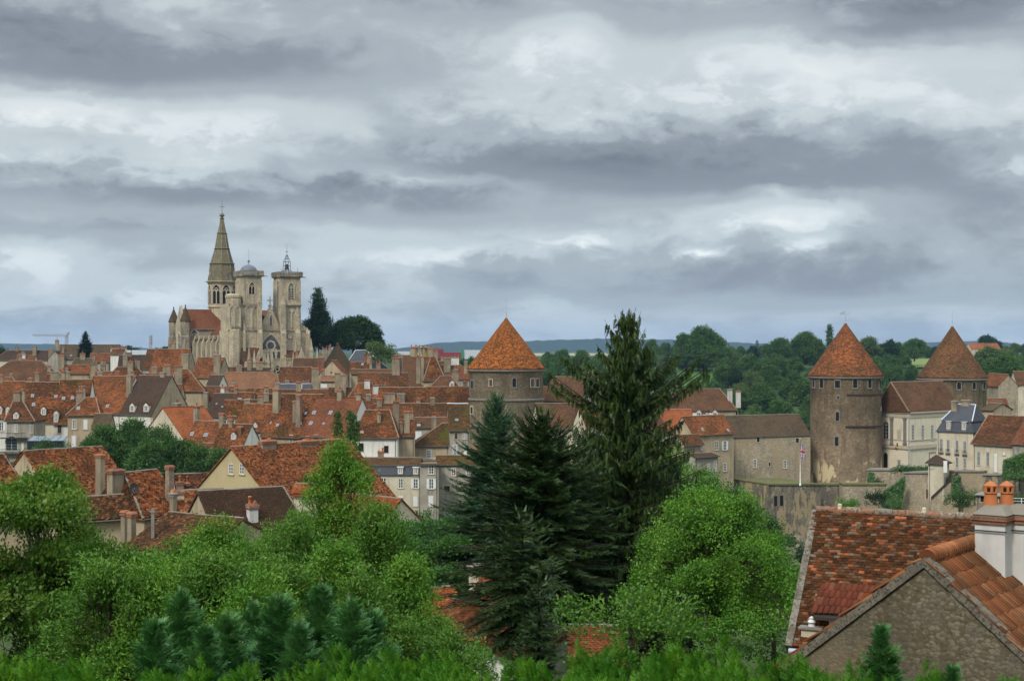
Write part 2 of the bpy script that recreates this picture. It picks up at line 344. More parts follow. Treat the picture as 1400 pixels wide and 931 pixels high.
# ---------------------------------------------------------------- windows, doors, chimneys
def window(parent, T, w, h, style='n', name='window', arch=False, trim='stone_trim', bars=2):
    """T = (origin at the middle of the sill, ux, nout, up)"""
    mb = MB()
    fr = 'shutter_grey' if style == 'g' else ('wood_brown' if style == 'b' else 'frame_white')
    mats = [fr, 'glass', trim, 'dark_void']
    t = .14 if w > .6 else .1
    # stone surround, proud of the wall
    if style != 'o':
        mb.tbox(T, -w/2-t, -w/2, -.02, .04, 0, h+t, 2); mb.tbox(T, w/2, w/2+t, -.02, .04, 0, h+t, 2)
        if not arch: mb.tbox(T, -w/2, w/2, -.02, .04, h, h+t, 2)
        mb.tbox(T, -w/2-t-.06, w/2+t+.06, -.02, .12, -.12, 0, 2)
    if style == 'o':
        mb.tbox(T, -w/2-.1, -w/2, -.02, .05, -.1, h+.1, 2); mb.tbox(T, w/2, w/2+.1, -.02, .05, -.1, h+.1, 2)
        mb.tbox(T, -w/2, w/2, -.02, .05, h, h+.1, 2); mb.tbox(T, -w/2, w/2, -.02, .05, -.1, 0, 2)
        mb.tbox(T, -w/2, w/2, -.02, .012, 0, h, 3)
    else:
        mb.tbox(T, -w/2, w/2, -.02, .010, 0, h, 1)
        f = .07
        mb.tbox(T, -w/2, -w/2+f, .01, .03, 0, h, 0); mb.tbox(T, w/2-f, w/2, .01, .03, 0, h, 0)
        mb.tbox(T, -w/2+f, w/2-f, .01, .03, 0, f, 0); mb.tbox(T, -w/2+f, w/2-f, .01, .03, h-f, h, 0)
        mb.tbox(T, -.05, .05, .01, .032, f, h-f, 0)
        for i in range(1, bars+1):
            c = h*i/(bars+1); mb.tbox(T, -w/2+f, -.05, .01, .028, c-.02, c+.02, 0); mb.tbox(T, .05, w/2-f, .01, .028, c-.02, c+.02, 0)
        if arch:
            o, u, n, up = T; k = 8
            for r0, r1, b, m in ((0, w/2, .012, 1), (w/2-.07, w/2, .03, 0), (w/2, w/2+t, .04, 2)):
                for i in range(k):
                    a0, a1 = math.pi*i/k, math.pi*(i+1)/k
                    q = lambda r, a, bb: o + u*(r*math.cos(a)) + n*bb + up*(h + r*math.sin(a))
                    mb.face([q(r0, a0, b), q(r1, a0, b), q(r1, a1, b), q(r0, a1, b)] if r0 > 0 else [q(0, 0, b), q(r1, a0, b), q(r1, a1, b)], m)
            mb.tbox(T, -.04, .04, .012, .032, h, h+w/2-.05, 0)
    o = mb.build(name, mats, parent)
    if style in ('s', 'c', 't'):
        for sgn in (-1, 1):
            sb = MB(); sw = w/2-.01
            if style == 'c': a0, a1 = (-sw, -.01) if sgn < 0 else (.01, sw); b0, b1 = .035, .07
            else: a0, a1 = (-w/2-sw-.05, -w/2-.05) if sgn < 0 else (w/2+.05, w/2+sw+.05); b0, b1 = .05, .09
            sb.tbox(T, a0, a1, b0, b1, .02, h-.02)
            for i in range(1, int(h/.12)): sb.tbox(T, a0+.05, a1-.05, b1, b1+.012, i*.12, i*.12+.05)
            sb.build('shutter', 'shutter_grey' if style == 't' else 'shutter_white', parent)
    return o

def door(parent, T, w, h, mat='wood_dark', arch=False, name='door'):
    mb = MB(); t = .16
    mb.tbox(T, -w/2-t, -w/2, -.02, .05, 0, h+(0 if arch else t), 1); mb.tbox(T, w/2, w/2+t, -.02, .05, 0, h+(0 if arch else t), 1)
    if not arch: mb.tbox(T, -w/2, w/2, -.02, .05, h, h+t, 1)
    mb.tbox(T, -w/2, w/2, -.02, .02, 0, h, 0)
    for i in range(1, 4): mb.tbox(T, -w/2+w*i/4-.012, -w/2+w*i/4+.012, .02, .03, .02, h-.02, 0)
    if arch:
        o, u, n, up = T; k = 8
        for r0, r1, b, m in ((0, w/2, .02, 0), (w/2, w/2+t, .05, 1)):
            for i in range(k):
                a0, a1 = math.pi*i/k, math.pi*(i+1)/k
                q = lambda r, a, bb: o + u*(r*math.cos(a)) + n*bb + up*(h + r*math.sin(a))
                mb.face([q(r0, a0, b), q(r1, a0, b), q(r1, a1, b), q(r0, a1, b)] if r0 > 0 else [q(0, 0, b), q(r1, a0, b), q(r1, a1, b)], m)
    return mb.build(name, [mat, 'stone_trim'], parent)

def chimney(parent, x, y, zb, zt, w, d, pots=2, mat='chimney_render', cap=None, potmat='terracotta', poth=.7, name='chimney'):
    """chimney stack standing at (x, y); band and crown, clay pots as sub-parts"""
    mb = MB(); cap = cap or random.choice(['terracotta_dark', 'stone_grey', 'brick_red'])
    mb.frustum(x-w/2, x+w/2, y-d/2, y+d/2, zb, x-w/2*.97, x+w/2*.97, y-d/2*.97, y+d/2*.97, zt-.34)
    mb.box(x-w/2-.07, x+w/2+.07, y-d/2-.07, y+d/2+.07, zt-.34, zt-.22, 1)
    mb.box(x-w/2-.02, x+w/2+.02, y-d/2-.02, y+d/2+.02, zt-.22, zt-.1, 0)
    mb.frustum(x-w/2-.1, x+w/2+.1, y-d/2-.1, y+d/2+.1, zt-.1, x-w/2+.02, x+w/2-.02, y-d/2+.02, y+d/2-.02, zt+.06, 1)
    o = mb.build(name, [mat, cap], parent)
    for i in range(pots):
        px = x + (0 if pots == 1 else (i/(pots-1)-.5)*(w-.35)); py = y + random.uniform(-.05, .05)
        pb = MB(); hh = poth*random.uniform(.8, 1.15)
        if random.random() < .25:   # half-round tile cowl
            pb.frustum(px-.16, px+.16, py-.2, py+.2, zt+.04, px-.03, px+.03, py-.2, py+.2, zt+.3)
        else:
            pb.lathe([(.15, zt+.04), (.125, zt+hh*.8), (.16, zt+hh*.84), (.15, zt+hh), (.09, zt+hh)], 8, (px, py))
        pb.build('chimney_pot', random.choice([potmat, potmat, 'terracotta_dark']), o)
    return o

def plane_hit(C, d, p, n):
    return C + d*((p-C).dot(n)/d.dot(n))

TOWN = 'houses of the old town'
class H:
    """A house given by its front wall line, eave and ridge as measured on the photograph, each at its own depth."""
    def __init__(s, label, a, b, ye, r, rl=None, rr=None, roof='roof_rust', wall='wall_ochre', sl=1.15, kind='x', D=None, K=1.3, zb=None, rot=None,
                 ov=.35, og=.12, man=None, group=TOWN, name='house', ridge='ridge_mortar', cat='house', mi=.8, tile=None, th=.2, wob=0, sideroof=None):
        s.Y = (a[1]+b[1])/2*K; A = P(a[0], ye, a[1]*K); B = P(b[0], ye, b[1]*K)
        u = Vector((B.x-A.x, B.y-A.y, 0)); lim = math.tan(math.radians(7))*abs(u.x)
        if rot is not None:
            rr_ = math.radians(rot); kx = (b[0]-700)/F; L_ = (A.x-kx*A.y)/(kx*math.sin(rr_)-math.cos(rr_)); u = Vector((math.cos(rr_), math.sin(rr_), 0))*L_
        elif K == 1.3 and abs(u.y) > lim:      # town rows stand nearly square to the view
            ym = (a[1]+b[1])/2*K; d_ = math.copysign(lim, u.y)/2; A = P(a[0], ye, ym-d_); B = P(b[0], ye, ym+d_); u = Vector((B.x-A.x, B.y-A.y, 0))
        s.W = W = u.length; ang = math.atan2(u.y, u.x)
        s.O = Vector((A.x, A.y, 0)); s.R = Matrix.Rotation(ang, 3, 'Z'); s.Ri = s.R.transposed()
        s.C = s.Ri @ (CAM - s.O); s.kind = kind; s.ov = ov
        ze = A.z
        if man is not None:      # mansard: steep lower part up to pixel row man
            zm = plane_hit(s.C, s.dir(a[0], man), Vector((0, mi, 0)), Vector((0, 1, 0))).z
        zlow = ze if man is None else zm
        off = 0 if man is None else mi
        if kind == 'x':
            if D is None:
                D = 8.0
                for _ in range(8):
                    zr = plane_hit(s.C, s.dir(*r), Vector((0, D/2, 0)), Vector((0, 1, 0))).z; D = max(3.0, 2*(zr-zlow)/sl + 2*off)
            zr = plane_hit(s.C, s.dir(*r), Vector((0, D/2, 0)), Vector((0, 1, 0))).z
            rx = lambda px: plane_hit(s.C, s.dir(px, r[1]), Vector((0, D/2, 0)), Vector((0, 1, 0))).x
            hl = 0 if rl is None else max(.3, rx(rl)); hr = 0 if rr is None else max(.3, W-rx(rr))
            if hl + hr > W - .3: k = (W-.3)/(hl+hr); hl *= k; hr *= k
        elif kind == 's':
            D = D or 4.0; zr = plane_hit(s.C, s.dir(*r), Vector((0, D, 0)), Vector((0, 1, 0))).z; hl = hr = 0
        else:
            D = D or 10.0; q = plane_hit(s.C, s.dir(*r), Vector((0, 0, 0)), Vector((0, 1, 0))); zr = q.z; hl = hr = 0
            s.ax = W/2
        s.D = D
        if zb is None:
            cs = [s.O + s.R @ Vector(c) for c in ((0, 0, 0), (W, 0, 0), (W, D, 0), (0, D, 0))]
            zb = min(terrain(c.x, c.y) for c in cs) - .6
        s.zb = zb = min(zb, ze-2.2)
        s.O.z = zb; s.C.z = CAM.z - zb
        s.e = empty(name, s.O, ang, label, cat, group)
        ze -= zb; zr -= zb; zlow -= zb
        s.ze = ze; s.zr = zr; s.zlow = zlow
        # walls
        mb = MB(); mb.box(0, W, 0, D, 0, ze-.02)
        V = Vector
        if kind == 'x':
            if man is None:
                if hl == 0: mb.face([V((0, 0, ze-.02)), V((0, D/2, zr-.1)), V((0, D, ze-.02))][::1])
                if hr == 0: mb.face([V((W, 0, ze-.02)), V((W, D, ze-.02)), V((W, D/2, zr-.1))])
        elif kind == 's':
            mb.face([V((0, 0, ze-.02)), V((0, D, zr-.1)), V((0, D, ze-.02))]); mb.face([V((W, 0, ze-.02)), V((W, D, ze-.02)), V((W, D, zr-.1))])
            mb.face([V((0, D, ze-.02)), V((0, D, zr-.1)), V((W, D, zr-.1)), V((W, D, ze-.02))])
        else:
            mb.face([V((0, 0, ze-.02)), V((W, 0, ze-.02)), V((W/2, 0, zr-.1))]); mb.face([V((0, D, ze-.02)), V((W/2, D, zr-.1)), V((W, D, ze-.02))])
        s.wall = mb.build('wall', wall, s.e)
        # roof
        rf = MB(); up = .06
        if kind == 'x':
            slp = (zr-zlow)/(D/2-off)
            x0 = off - (ov if (hl or man) else og); x1 = W - off + (ov if (hr or man) else og); y0 = off-ov if man is None else off-.12; y1 = D-y0
            z0 = zlow - (off-y0)*slp + up; zz = zr + up
            r0 = V((hl if hl else x0, D/2, zz)); r1 = V((W-hr if hr else x1, D/2, zz))
            if man is not None and hl == 0: r0 = V((x0, D/2, zz))
            E = [V((x0, y0, z0)), V((x1, y0, z0)), V((x1, y1, z0)), V((x0, y1, z0))]
            front = s.subdiv([E[0], E[1], r1, r0], wob) if wob else [[E[0], E[1], r1, r0]]
            fs = front + [[E[2], E[3], r0, r1]]
            if hl: fs.append([E[3], E[0], r0])
            if hr: fs.append([E[1], E[2], r1])
            s.fp = (E[0], V((0, -slp, 1)).normalized()); s.front = [E[0], E[1], r1, r0]; s.slp = slp
            rf.thick(fs, .16)
            lines = [(r0, r1)] + ([(E[0], r0)] if hl else []) + ([(E[1], r1)] if hr else [])
            s.E = E; s.rr = (r0, r1)
            if man is not None:
                mm = MB(); mm.frustum(-.15, W+.15, -.15, D+.15, ze, off-.02, W-off+.02, off-.02, D-off+.02, zlow)
                mm.box(-.25, W+.25, -.25, D+.25, ze-.18, ze)
                mm.build('mansard', 'roof_slate', s.e)
                s.mp = (V((0, -.15, ze)), V((0, -(zlow-ze), off+.13)).normalized())
        elif kind == 's':
            slp = (zr-ze)/D; E = [V((-og, -ov, ze-ov*slp+up)), V((W+og, -ov, ze-ov*slp+up)), V((W+og, D, zr+up)), V((-og, D, zr+up))]
            rf.thick([E], .14); s.fp = (E[0], V((0, -slp, 1)).normalized()); s.front = E; s.slp = slp; lines = [(E[3], E[2])]
        else:
            slp = (zr-ze)/(W/2); zl = ze-ov*slp+up; zz = zr+up
            L = [V((-ov, -og, zl)), V((W/2, -og, zz)), V((W/2, D+og, zz)), V((-ov, D+og, zl))]
            R_ = [V((W/2, -og, zz)), V((W+ov, -og, zl)), V((W+ov, D+og, zl)), V((W/2, D+og, zz))]
            rf.thick([L, R_], .16); lines = [(V((W/2, -og, zz)), V((W/2, D+og, zz)))]
            s.fpL = (L[0], V((-slp, 0, 1)).normalized()); s.fpR = (R_[0], V((slp, 0, 1)).normalized()); s.fp = s.fpR; s.slp = slp; s.fL = L; s.fR = R_
            s.front = None
        s.roof = rf.build('roof', roof, s.e); s.nch = 0; H.all.append(s)
        if kind == 'x' and W > 3:
            gb = MB(); gb.tube((E[0].x, E[0].y-.06, E[0].z-.1), (E[1].x, E[1].y-.06, E[1].z-.1), .075, n=5); gb.tube((.3 if s.O.x > 0 else W-.3, -.08, 0), (.3 if s.O.x > 0 else W-.3, -.08, ze-.2), .05, n=5); gb.build('gutter', 'gutter_metal', s.e)
        if ridge:
            rb = MB()
            for p, q in lines:
                n = max(1, int((q-p).length/1.2)); 
                for i in range(n):
                    a_ = p.lerp(q, i/n); b_ = p.lerp(q, (i+1)/n); dz = V((0, 0, random.uniform(-.02, .03)))
                    rb.tube(a_+dz, b_+dz, .13, .12, 6)
            rb.build('ridge_tiles', ridge, s.e)
    all = []
    def subdiv(s, q, w):
        return [q]
    def dir(s, px, py): return s.Ri @ Vector(((px-700)/F, 1, -(py-HY)/F))
    def hit(s, px, py, p, n): return plane_hit(s.C, s.dir(px, py), Vector(p), Vector(n))
    def T(s, px, py, side='f'):
        V = Vector
        if side == 'f': q = s.hit(px, py, (0, 0, 0), (0, 1, 0)); return (q, V((1, 0, 0)), V((0, -1, 0)), V((0, 0, 1)))
        if side == 'L': q = s.hit(px, py, (0, 0, 0), (1, 0, 0)); return (q, V((0, -1, 0)), V((-1, 0, 0)), V((0, 0, 1)))
        q = s.hit(px, py, (s.W, 0, 0), (1, 0, 0)); return (q, V((0, 1, 0)), V((1, 0, 0)), V((0, 0, 1)))
    def m(s, px): return px*s.Y/F
    def win(s, *ws, style='n', side='f', bars=2, arch=False, trim='stone_trim'):
        """each (px, py of the sill, width px, height px[, style])"""
        for w in ws:
            st = w[4] if len(w) > 4 else style
            window(s.e, s.T(w[0], w[1], side), s.m(w[2]), s.m(w[3]), st, bars=bars, arch=arch, trim=trim)
        return s
    def door(s, px, py, w, h, mat='wood_dark', arch=False, side='f'):
        door(s.e, s.T(px, py, side), s.m(w), s.m(h), mat, arch); return s
    def chim(s, *cs, mat=None, side='f'):
        """each (px, py top, width px, py where it meets the roof[, pots[, 'r' = on the ridge plane]])"""
        s.nch += len(cs)
        for c in cs:
            pots = c[4] if len(c) > 4 else 2; mode = c[5] if len(c) > 5 else 'f'; mt = c[6] if len(c) > 6 else (mat or 'chimney_render')
            if mode == 'r' or s.kind == 'y' and mode == 'f':
                yy = s.D/2 if s.kind == 'x' else (s.D if s.kind == 's' else s.D*.45); q = s.hit(c[0], c[1], (0, yy, 0), (0, 1, 0)); x, y, zt = q
                zb = s.ze-.2
            else:
                q = s.hit(c[0], c[3], s.fp[0], s.fp[1]); x, y = q.x, q.y
                if not (-3 < y < s.D+1): y = min(max(y, .3), s.D/2); 
                t = s.hit(c[0], c[1], (0, y, 0), (0, 1, 0)); zt = t.z; x = t.x; zb = min(q.z, zt) - 1.0; y += .3
            w = max(.45, s.m(c[2])); d = min(max(.55, w*.6), .9) if w > .8 else max(.5, w*.9)
            chimney(s.e, x, y, zb, zt, w, d, pots, mt)
        return s
    def facade(s, mat):
        mb = MB(); mb.box(.02, s.W-.02, -.03, -.003, 0, s.ze-.05); mb.build('facade', mat, s.e); return s
    def sky(s, *ps, w=.6, h=.75, side=None):
        for p in ps:
            pl = s.fp if side is None else (s.fpL if side == 'L' else s.fpR)
            q = s.hit(p[0], p[1], pl[0], pl[1]); n = pl[1]
            u = Vector((0, 0, 1)).cross(n).normalized() * (1 if n.y < -1e-3 or n.x else 1); v = n.cross(u)
            ww = s.m(p[2]) if len(p) > 2 else w; hh = s.m(p[3])*1.2 if len(p) > 3 else h
            mb = MB(); T = (q, u, n, v)
            mb.tbox(T, -ww/2, ww/2, -.1, .07, -hh/2, hh/2, 0); mb.tbox(T, -ww/2+.08, ww/2-.08, .07, .085, -hh/2+.08, hh/2-.08, 1)
            mb.build('skylight', ['metal_grey', 'glass_sky'], s.e)
        return s
    def dorm(s, *ds, style='n', roof=None, wall='frame_white', flat=False, plane=None):
        """dormers: (px, py of the foot, width px, height px)"""
        for d in ds:
            pl = plane or s.fp; q = s.hit(d[0], d[1], pl[0], pl[1]); w = s.m(d[2]); h = s.m(d[3]); V = Vector
            n = pl[1]; slope = -n.y/n.z if abs(n.z) > 1e-3 else 8; dep = h/max(slope, .4)*1.15 + .3
            x, y, z = q; y -= .12
            mb = MB(); mb.box(x-w/2, x+w/2, y, y+dep, z-.3, z+h); 
            rs = roof or s.roof.data.materials[0]; rh = w*.42
            if not flat: mb.face([V((x-w/2, y, z+h)), V((x+w/2, y, z+h)), V((x, y, z+h+rh-.06))])
            dm = mb.build('dormer', wall, s.e)
            rb = MB(); o = .14; dd = dep + rh/max(slope, .4) + .3
            if flat: rb.thick([[V((x-w/2-o, y-o, z+h+.03)), V((x+w/2+o, y-o, z+h+.03)), V((x+w/2+o, y+dd, z+h+.15)), V((x-w/2-o, y+dd, z+h+.15))]], .1)
            else:
                k = rh/(w/2); A = V((x-w/2-o, y-o, z+h-o*k+.04)); B = V((x+w/2+o, y-o, z+h-o*k+.04)); R0 = V((x, y-o, z+h+rh+.04)); R1 = V((x, y+dd, z+h+rh+.04))
                rb.thick([[A, R0, R1, A+V((0, dd+o, 0))], [R0, B, B+V((0, dd+o, 0)), R1]], .08)
            rb.build('dormer_roof', rs, dm)
            window(dm, (V((x, y, z+.08)), V((1, 0, 0)), V((0, -1, 0)), V((0, 0, 1))), w*.62, h*.8, style, bars=1)
        return s
    def tilefield(s, mat, tw=.2, th=.16, faces=None, seed=1, tk=.03, sag=.03):
        """lay every tile of the visible slopes as its own little slab"""
        for f in (faces or ['front']):
            q = {'front': s.front, 'L': getattr(s, 'fL', None), 'R': getattr(s, 'fR', None)}[f] if isinstance(f, str) else f
            tile_field(s.e, q, mat, tw, th, seed, tk, sag)
        return s

def tile_field(parent, poly, mat, tw, th, seed=1, tk=.03, sag=.03, name='roof_tile_courses', rot=.03, gap=.06):
    rng = np.random.default_rng(seed)
    p = np.array([tuple(q) for q in poly], float); n = np.cross(p[1]-p[0], p[2]-p[0]); n /= np.linalg.norm(n)
    if n[2] < 0: n = -n
    u = np.array([-n[1], n[0], 0]); u /= np.linalg.norm(u); v = np.cross(n, u); o = p[0]
    U = (p-o) @ u; Vv = (p-o) @ v
    nu = int((U.max()-U.min())/tw)+2; nv = int((Vv.max()-Vv.min())/th)+2
    i, j = np.meshgrid(np.arange(nu), np.arange(nv)); i = i.ravel(); j = j.ravel()
    cu = U.min() + (i + .5*(j % 2))*tw; cv = Vv.min() + (j+.35)*th
    # inside the convex polygon
    ar = sum(U[k]*Vv[(k+1) % len(U)] - U[(k+1) % len(U)]*Vv[k] for k in range(len(U))); sg = np.sign(ar); ok = np.ones(len(cu), bool)
    for k in range(len(U)):
        a = (U[k], Vv[k]); b = (U[(k+1) % len(U)], Vv[(k+1) % len(U)])
        ok &= sg*((b[0]-a[0])*(cv-a[1]) - (b[1]-a[1])*(cu-a[0])) > -.02
    cu = cu[ok]; cv = cv[ok]; m = len(cu)
    L = th*1.9; w = tw*(1-gap) + rng.normal(0, .004, m)
    ra = rng.normal(0, rot, m); lift = np.abs(rng.normal(0, .35, m))*tk + tk*.3
    base = .02 + sag*(np.sin(cu*1.3+seed)*np.cos(cv*.9)+.4*np.sin(cu*3.7+cv*2.1))
    slip = rng.normal(0, th*.06, m)
    pts = []
    for su, sv, top in ((-1, 0, 0), (1, 0, 0), (1, 1, 0), (-1, 1, 0), (-1, 0, 1), (1, 0, 1), (1, 1, 1), (-1, 1, 1)):
        du = su*w/2; dv = sv*L - .1*L + slip
        uu = cu + du*np.cos(ra) - dv*np.sin(ra); vv = cv + du*np.sin(ra) + dv*np.cos(ra)
        vv = np.minimum(vv, Vv.max()-.01)
        hh = base + (lift+tk*1.6 if sv == 0 else tk*.3) + (tk if top else 0)
        pts.append(o + uu[:, None]*u + vv[:, None]*v + hh[:, None]*n)
    V8 = np.stack(pts, 1).reshape(-1, 3)
    fc = np.array([(4, 5, 6, 7), (0, 1, 5, 4), (1, 2, 6, 5), (3, 0, 4, 7)])
    Fc = (np.arange(m)[:, None, None]*8 + fc[None]).reshape(-1, 4)
    return npmesh(name, V8, Fc, mat, parent)

# ---------------------------------------------------------------- plants
def rotmats(rng, d, spin=None):
    """frames whose local y runs along unit vectors d (n,3)"""
    r = rng.normal(size=d.shape); x = np.cross(d, r); x /= np.linalg.norm(x, axis=1)[:, None] + 1e-9; z = np.cross(x, d)
    return np.stack([x, d, z], 2)
def frames(d, upv):
    x = np.cross(d, upv); x /= np.linalg.norm(x, axis=1)[:, None] + 1e-9; z = np.cross(x, d); return np.stack([x, d, z], 2)
def unit(a): return a / (np.linalg.norm(a, axis=1)[:, None] + 1e-9)
def place(pv, pf, R, pos, s):
    m = len(pos); V = np.einsum('nij,kj->nki', R, pv)*s[:, None, None] + pos[:, None, :]
    Fc = (np.arange(m)[:, None, None]*len(pv) + pf[None]).reshape(-1, pf.shape[1]); return V.reshape(-1, 3), Fc
LEAF_V = np.array([(0, 0, 0), (.28, .45, .04), (0, 1, 0), (-.28, .45, .04)]); LEAF_F = np.array([(0, 1, 2, 3)])
LEAFN_V = LEAF_V*np.array((.6, 1, 1))
def tubes(mb, pts, rad, n=6):
    for i in range(len(pts)-1): mb.tube(pts[i], pts[i+1], rad[i], rad[i+1], n, cap=(i == len(pts)-2))

def crown_points(rng, lobes, dens, rc, per, shell=.62):
    """clusters of leaves on lumpy lobes: (x,y,z,rx,ry,rz)"""
    cs = []
    for (x, y, z, rx, ry, rz) in lobes:
        n = max(3, int(dens*(rx*ry+ry*rz+rx*rz)/3))
        d = unit(rng.normal(size=(n, 3))); d[:, 2] = np.where(d[:, 2] < -.55, -d[:, 2]*.5, d[:, 2])
        rr = shell + (1-shell)*rng.random(n)**.6; rr *= 1 + .16*np.sin(d[:, 0]*5+x)*np.sin(d[:, 1]*4+y) + rng.normal(0, .06, n)
        cs.append(np.array((x, y, z)) + d*rr[:, None]*np.array((rx, ry, rz)))
    cs = np.concatenate(cs); m = len(cs)
    cen = np.repeat(cs, per, 0); off = rng.normal(0, 1, (m*per, 3))*rc*np.array((1, 1, .75)); return cen + off, off
def broad(name, loc, lobes, dens=14, rc=.3, per=24, size=.12, mat='leaf_mid', seed=0, trunk=(.25, None), label=None, cat='tree', group=None, bark='bark',
          narrow=False, up=.35, shell=.62, root=None, limbs=True, droop=0.0):
    rng = np.random.default_rng(seed); e = root or empty(name, loc, 0, label, cat, group)
    pos, off = crown_points(rng, lobes, dens, rc, per, shell); n = len(pos)
    cx = np.mean([l[0] for l in lobes]); cy = np.mean([l[1] for l in lobes]); cz = np.mean([l[2] for l in lobes])
    out = unit(pos - np.array((cx, cy, cz))); d = unit(out*.5 + rng.normal(0, .7, (n, 3)) + np.array((0, 0, up-droop)))
    nrm = unit(out*.6 + rng.normal(0, .6, (n, 3)) + np.array((0, 0, .7)))
    V, Fc = place(LEAFN_V if narrow else LEAF_V, LEAF_F, frames(d, nrm), pos, size*rng.uniform(.6, 1.35, n))
    npmesh('crown', V, Fc, mat, e)
    mb = MB(); zt = max(l[2] for l in lobes); r0 = trunk[0]; zc = trunk[1] if trunk[1] else zt
    pts = [Vector((0, 0, -1.0))]; 
    for i in range(1, 6): pts.append(Vector((rng.normal(0, .05)*i*r0, rng.normal(0, .05)*i*r0, zc*i/5)))
    tubes(mb, pts, [r0*(1-.15*i) for i in range(6)], 8)
    if limbs:
        for (x, y, z, rx, ry, rz) in lobes:
            b0 = pts[int(rng.integers(2, 5))]; p1 = b0.lerp(Vector((x, y, z)), .5) + Vector((0, 0, -.1*rz)); p2 = Vector((x, y, z+rz*.3))
            kf = 1.0 if len(lobes) < 20 else .22; tubes(mb, [b0, p1, p2], [r0*.45*kf, r0*.28*kf, r0*.08*kf], 5)
            for _ in range(4 if len(lobes) < 20 else 2):
                dd = unit(rng.normal(size=(1, 3)))[0]*np.array((rx, ry, rz))*.75; tubes(mb, [p1.lerp(p2, .5), Vector((x+dd[0], y+dd[1], z+dd[2]))], [r0*.12, r0*.03], 4)
    mb.build('trunk', bark, e)
    return e

def spray_proto(npairs=7, ang=.75, w=.055, ln=.34, tipw=.05, curl=0.0):
    """flat needle spray along +y, unit length"""
    v = []; f = []
    def blade(x0, y0, dx, dy, ww, z=0):
        l = math.hypot(dx, dy); nx, ny = -dy/l*ww, dx/l*ww; b = len(v)
        v.extend([(x0-nx, y0-ny, z), (x0+nx, y0+ny, z), (x0+dx*.6+nx*.8, y0+dy*.6+ny*.8, z+.02), (x0+dx, y0+dy, z-.03)]); f.append((b, b+1, b+2, b+3))
    blade(0, 0, 0, 1, tipw)
    for i in range(npairs):
        t = (i+.6)/(npairs+.6); L = ln*(1-t*.75)*(.7+.3*math.sin(i*2.1)+.3*.5)
        for sg in (-1, 1):
            blade(0, t*.95, sg*math.sin(ang)*L, math.cos(ang)*L, w*(1-t*.4), .01*((i % 3)-1)*3)
    return np.array(v), np.array(f)
def frond_proto(n=8, seed=0, bw=.045):
    """feathery cypress frond: branchlets that carry branchlets"""
    rng = np.random.default_rng(seed); bv, bf = spray_proto(4, .6, bw, .42, bw); V = []; Fs = []; k = 0
    def add(o, a, L, tilt):
        nonlocal k
        c, s_ = math.cos(a), math.sin(a); p = bv*L; q = np.stack([p[:, 0]*c + p[:, 1]*s_, -p[:, 0]*s_ + p[:, 1]*c, p[:, 2] + tilt*p[:, 1]], 1) + o
        V.append(q); Fs.append(bf + k); k += len(q)
    add(np.array((0, .55, 0)), 0, .5, 0)
    for i in range(n):
        t = .08 + .8*i/n
        for sg in (-1, 1): add(np.array((0, t, 0)), sg*rng.uniform(.6, .95), (.5*(1-t)+.12)*rng.uniform(.8, 1.15), rng.uniform(-.3, .3))
    v = np.array([(-.012, 0, 0), (.012, 0, 0), (.006, .9, 0), (-.006, .9, 0)]); V.append(v); Fs.append(np.array([(0, 1, 2, 3)]) + k)
    return np.concatenate(V), np.concatenate(Fs)
SPRAY = spray_proto(); HANG = spray_proto(10, .55, .034, .26, .04); FROND = frond_proto(8, 0, .034); FROND2 = frond_proto(4, 1, .05)

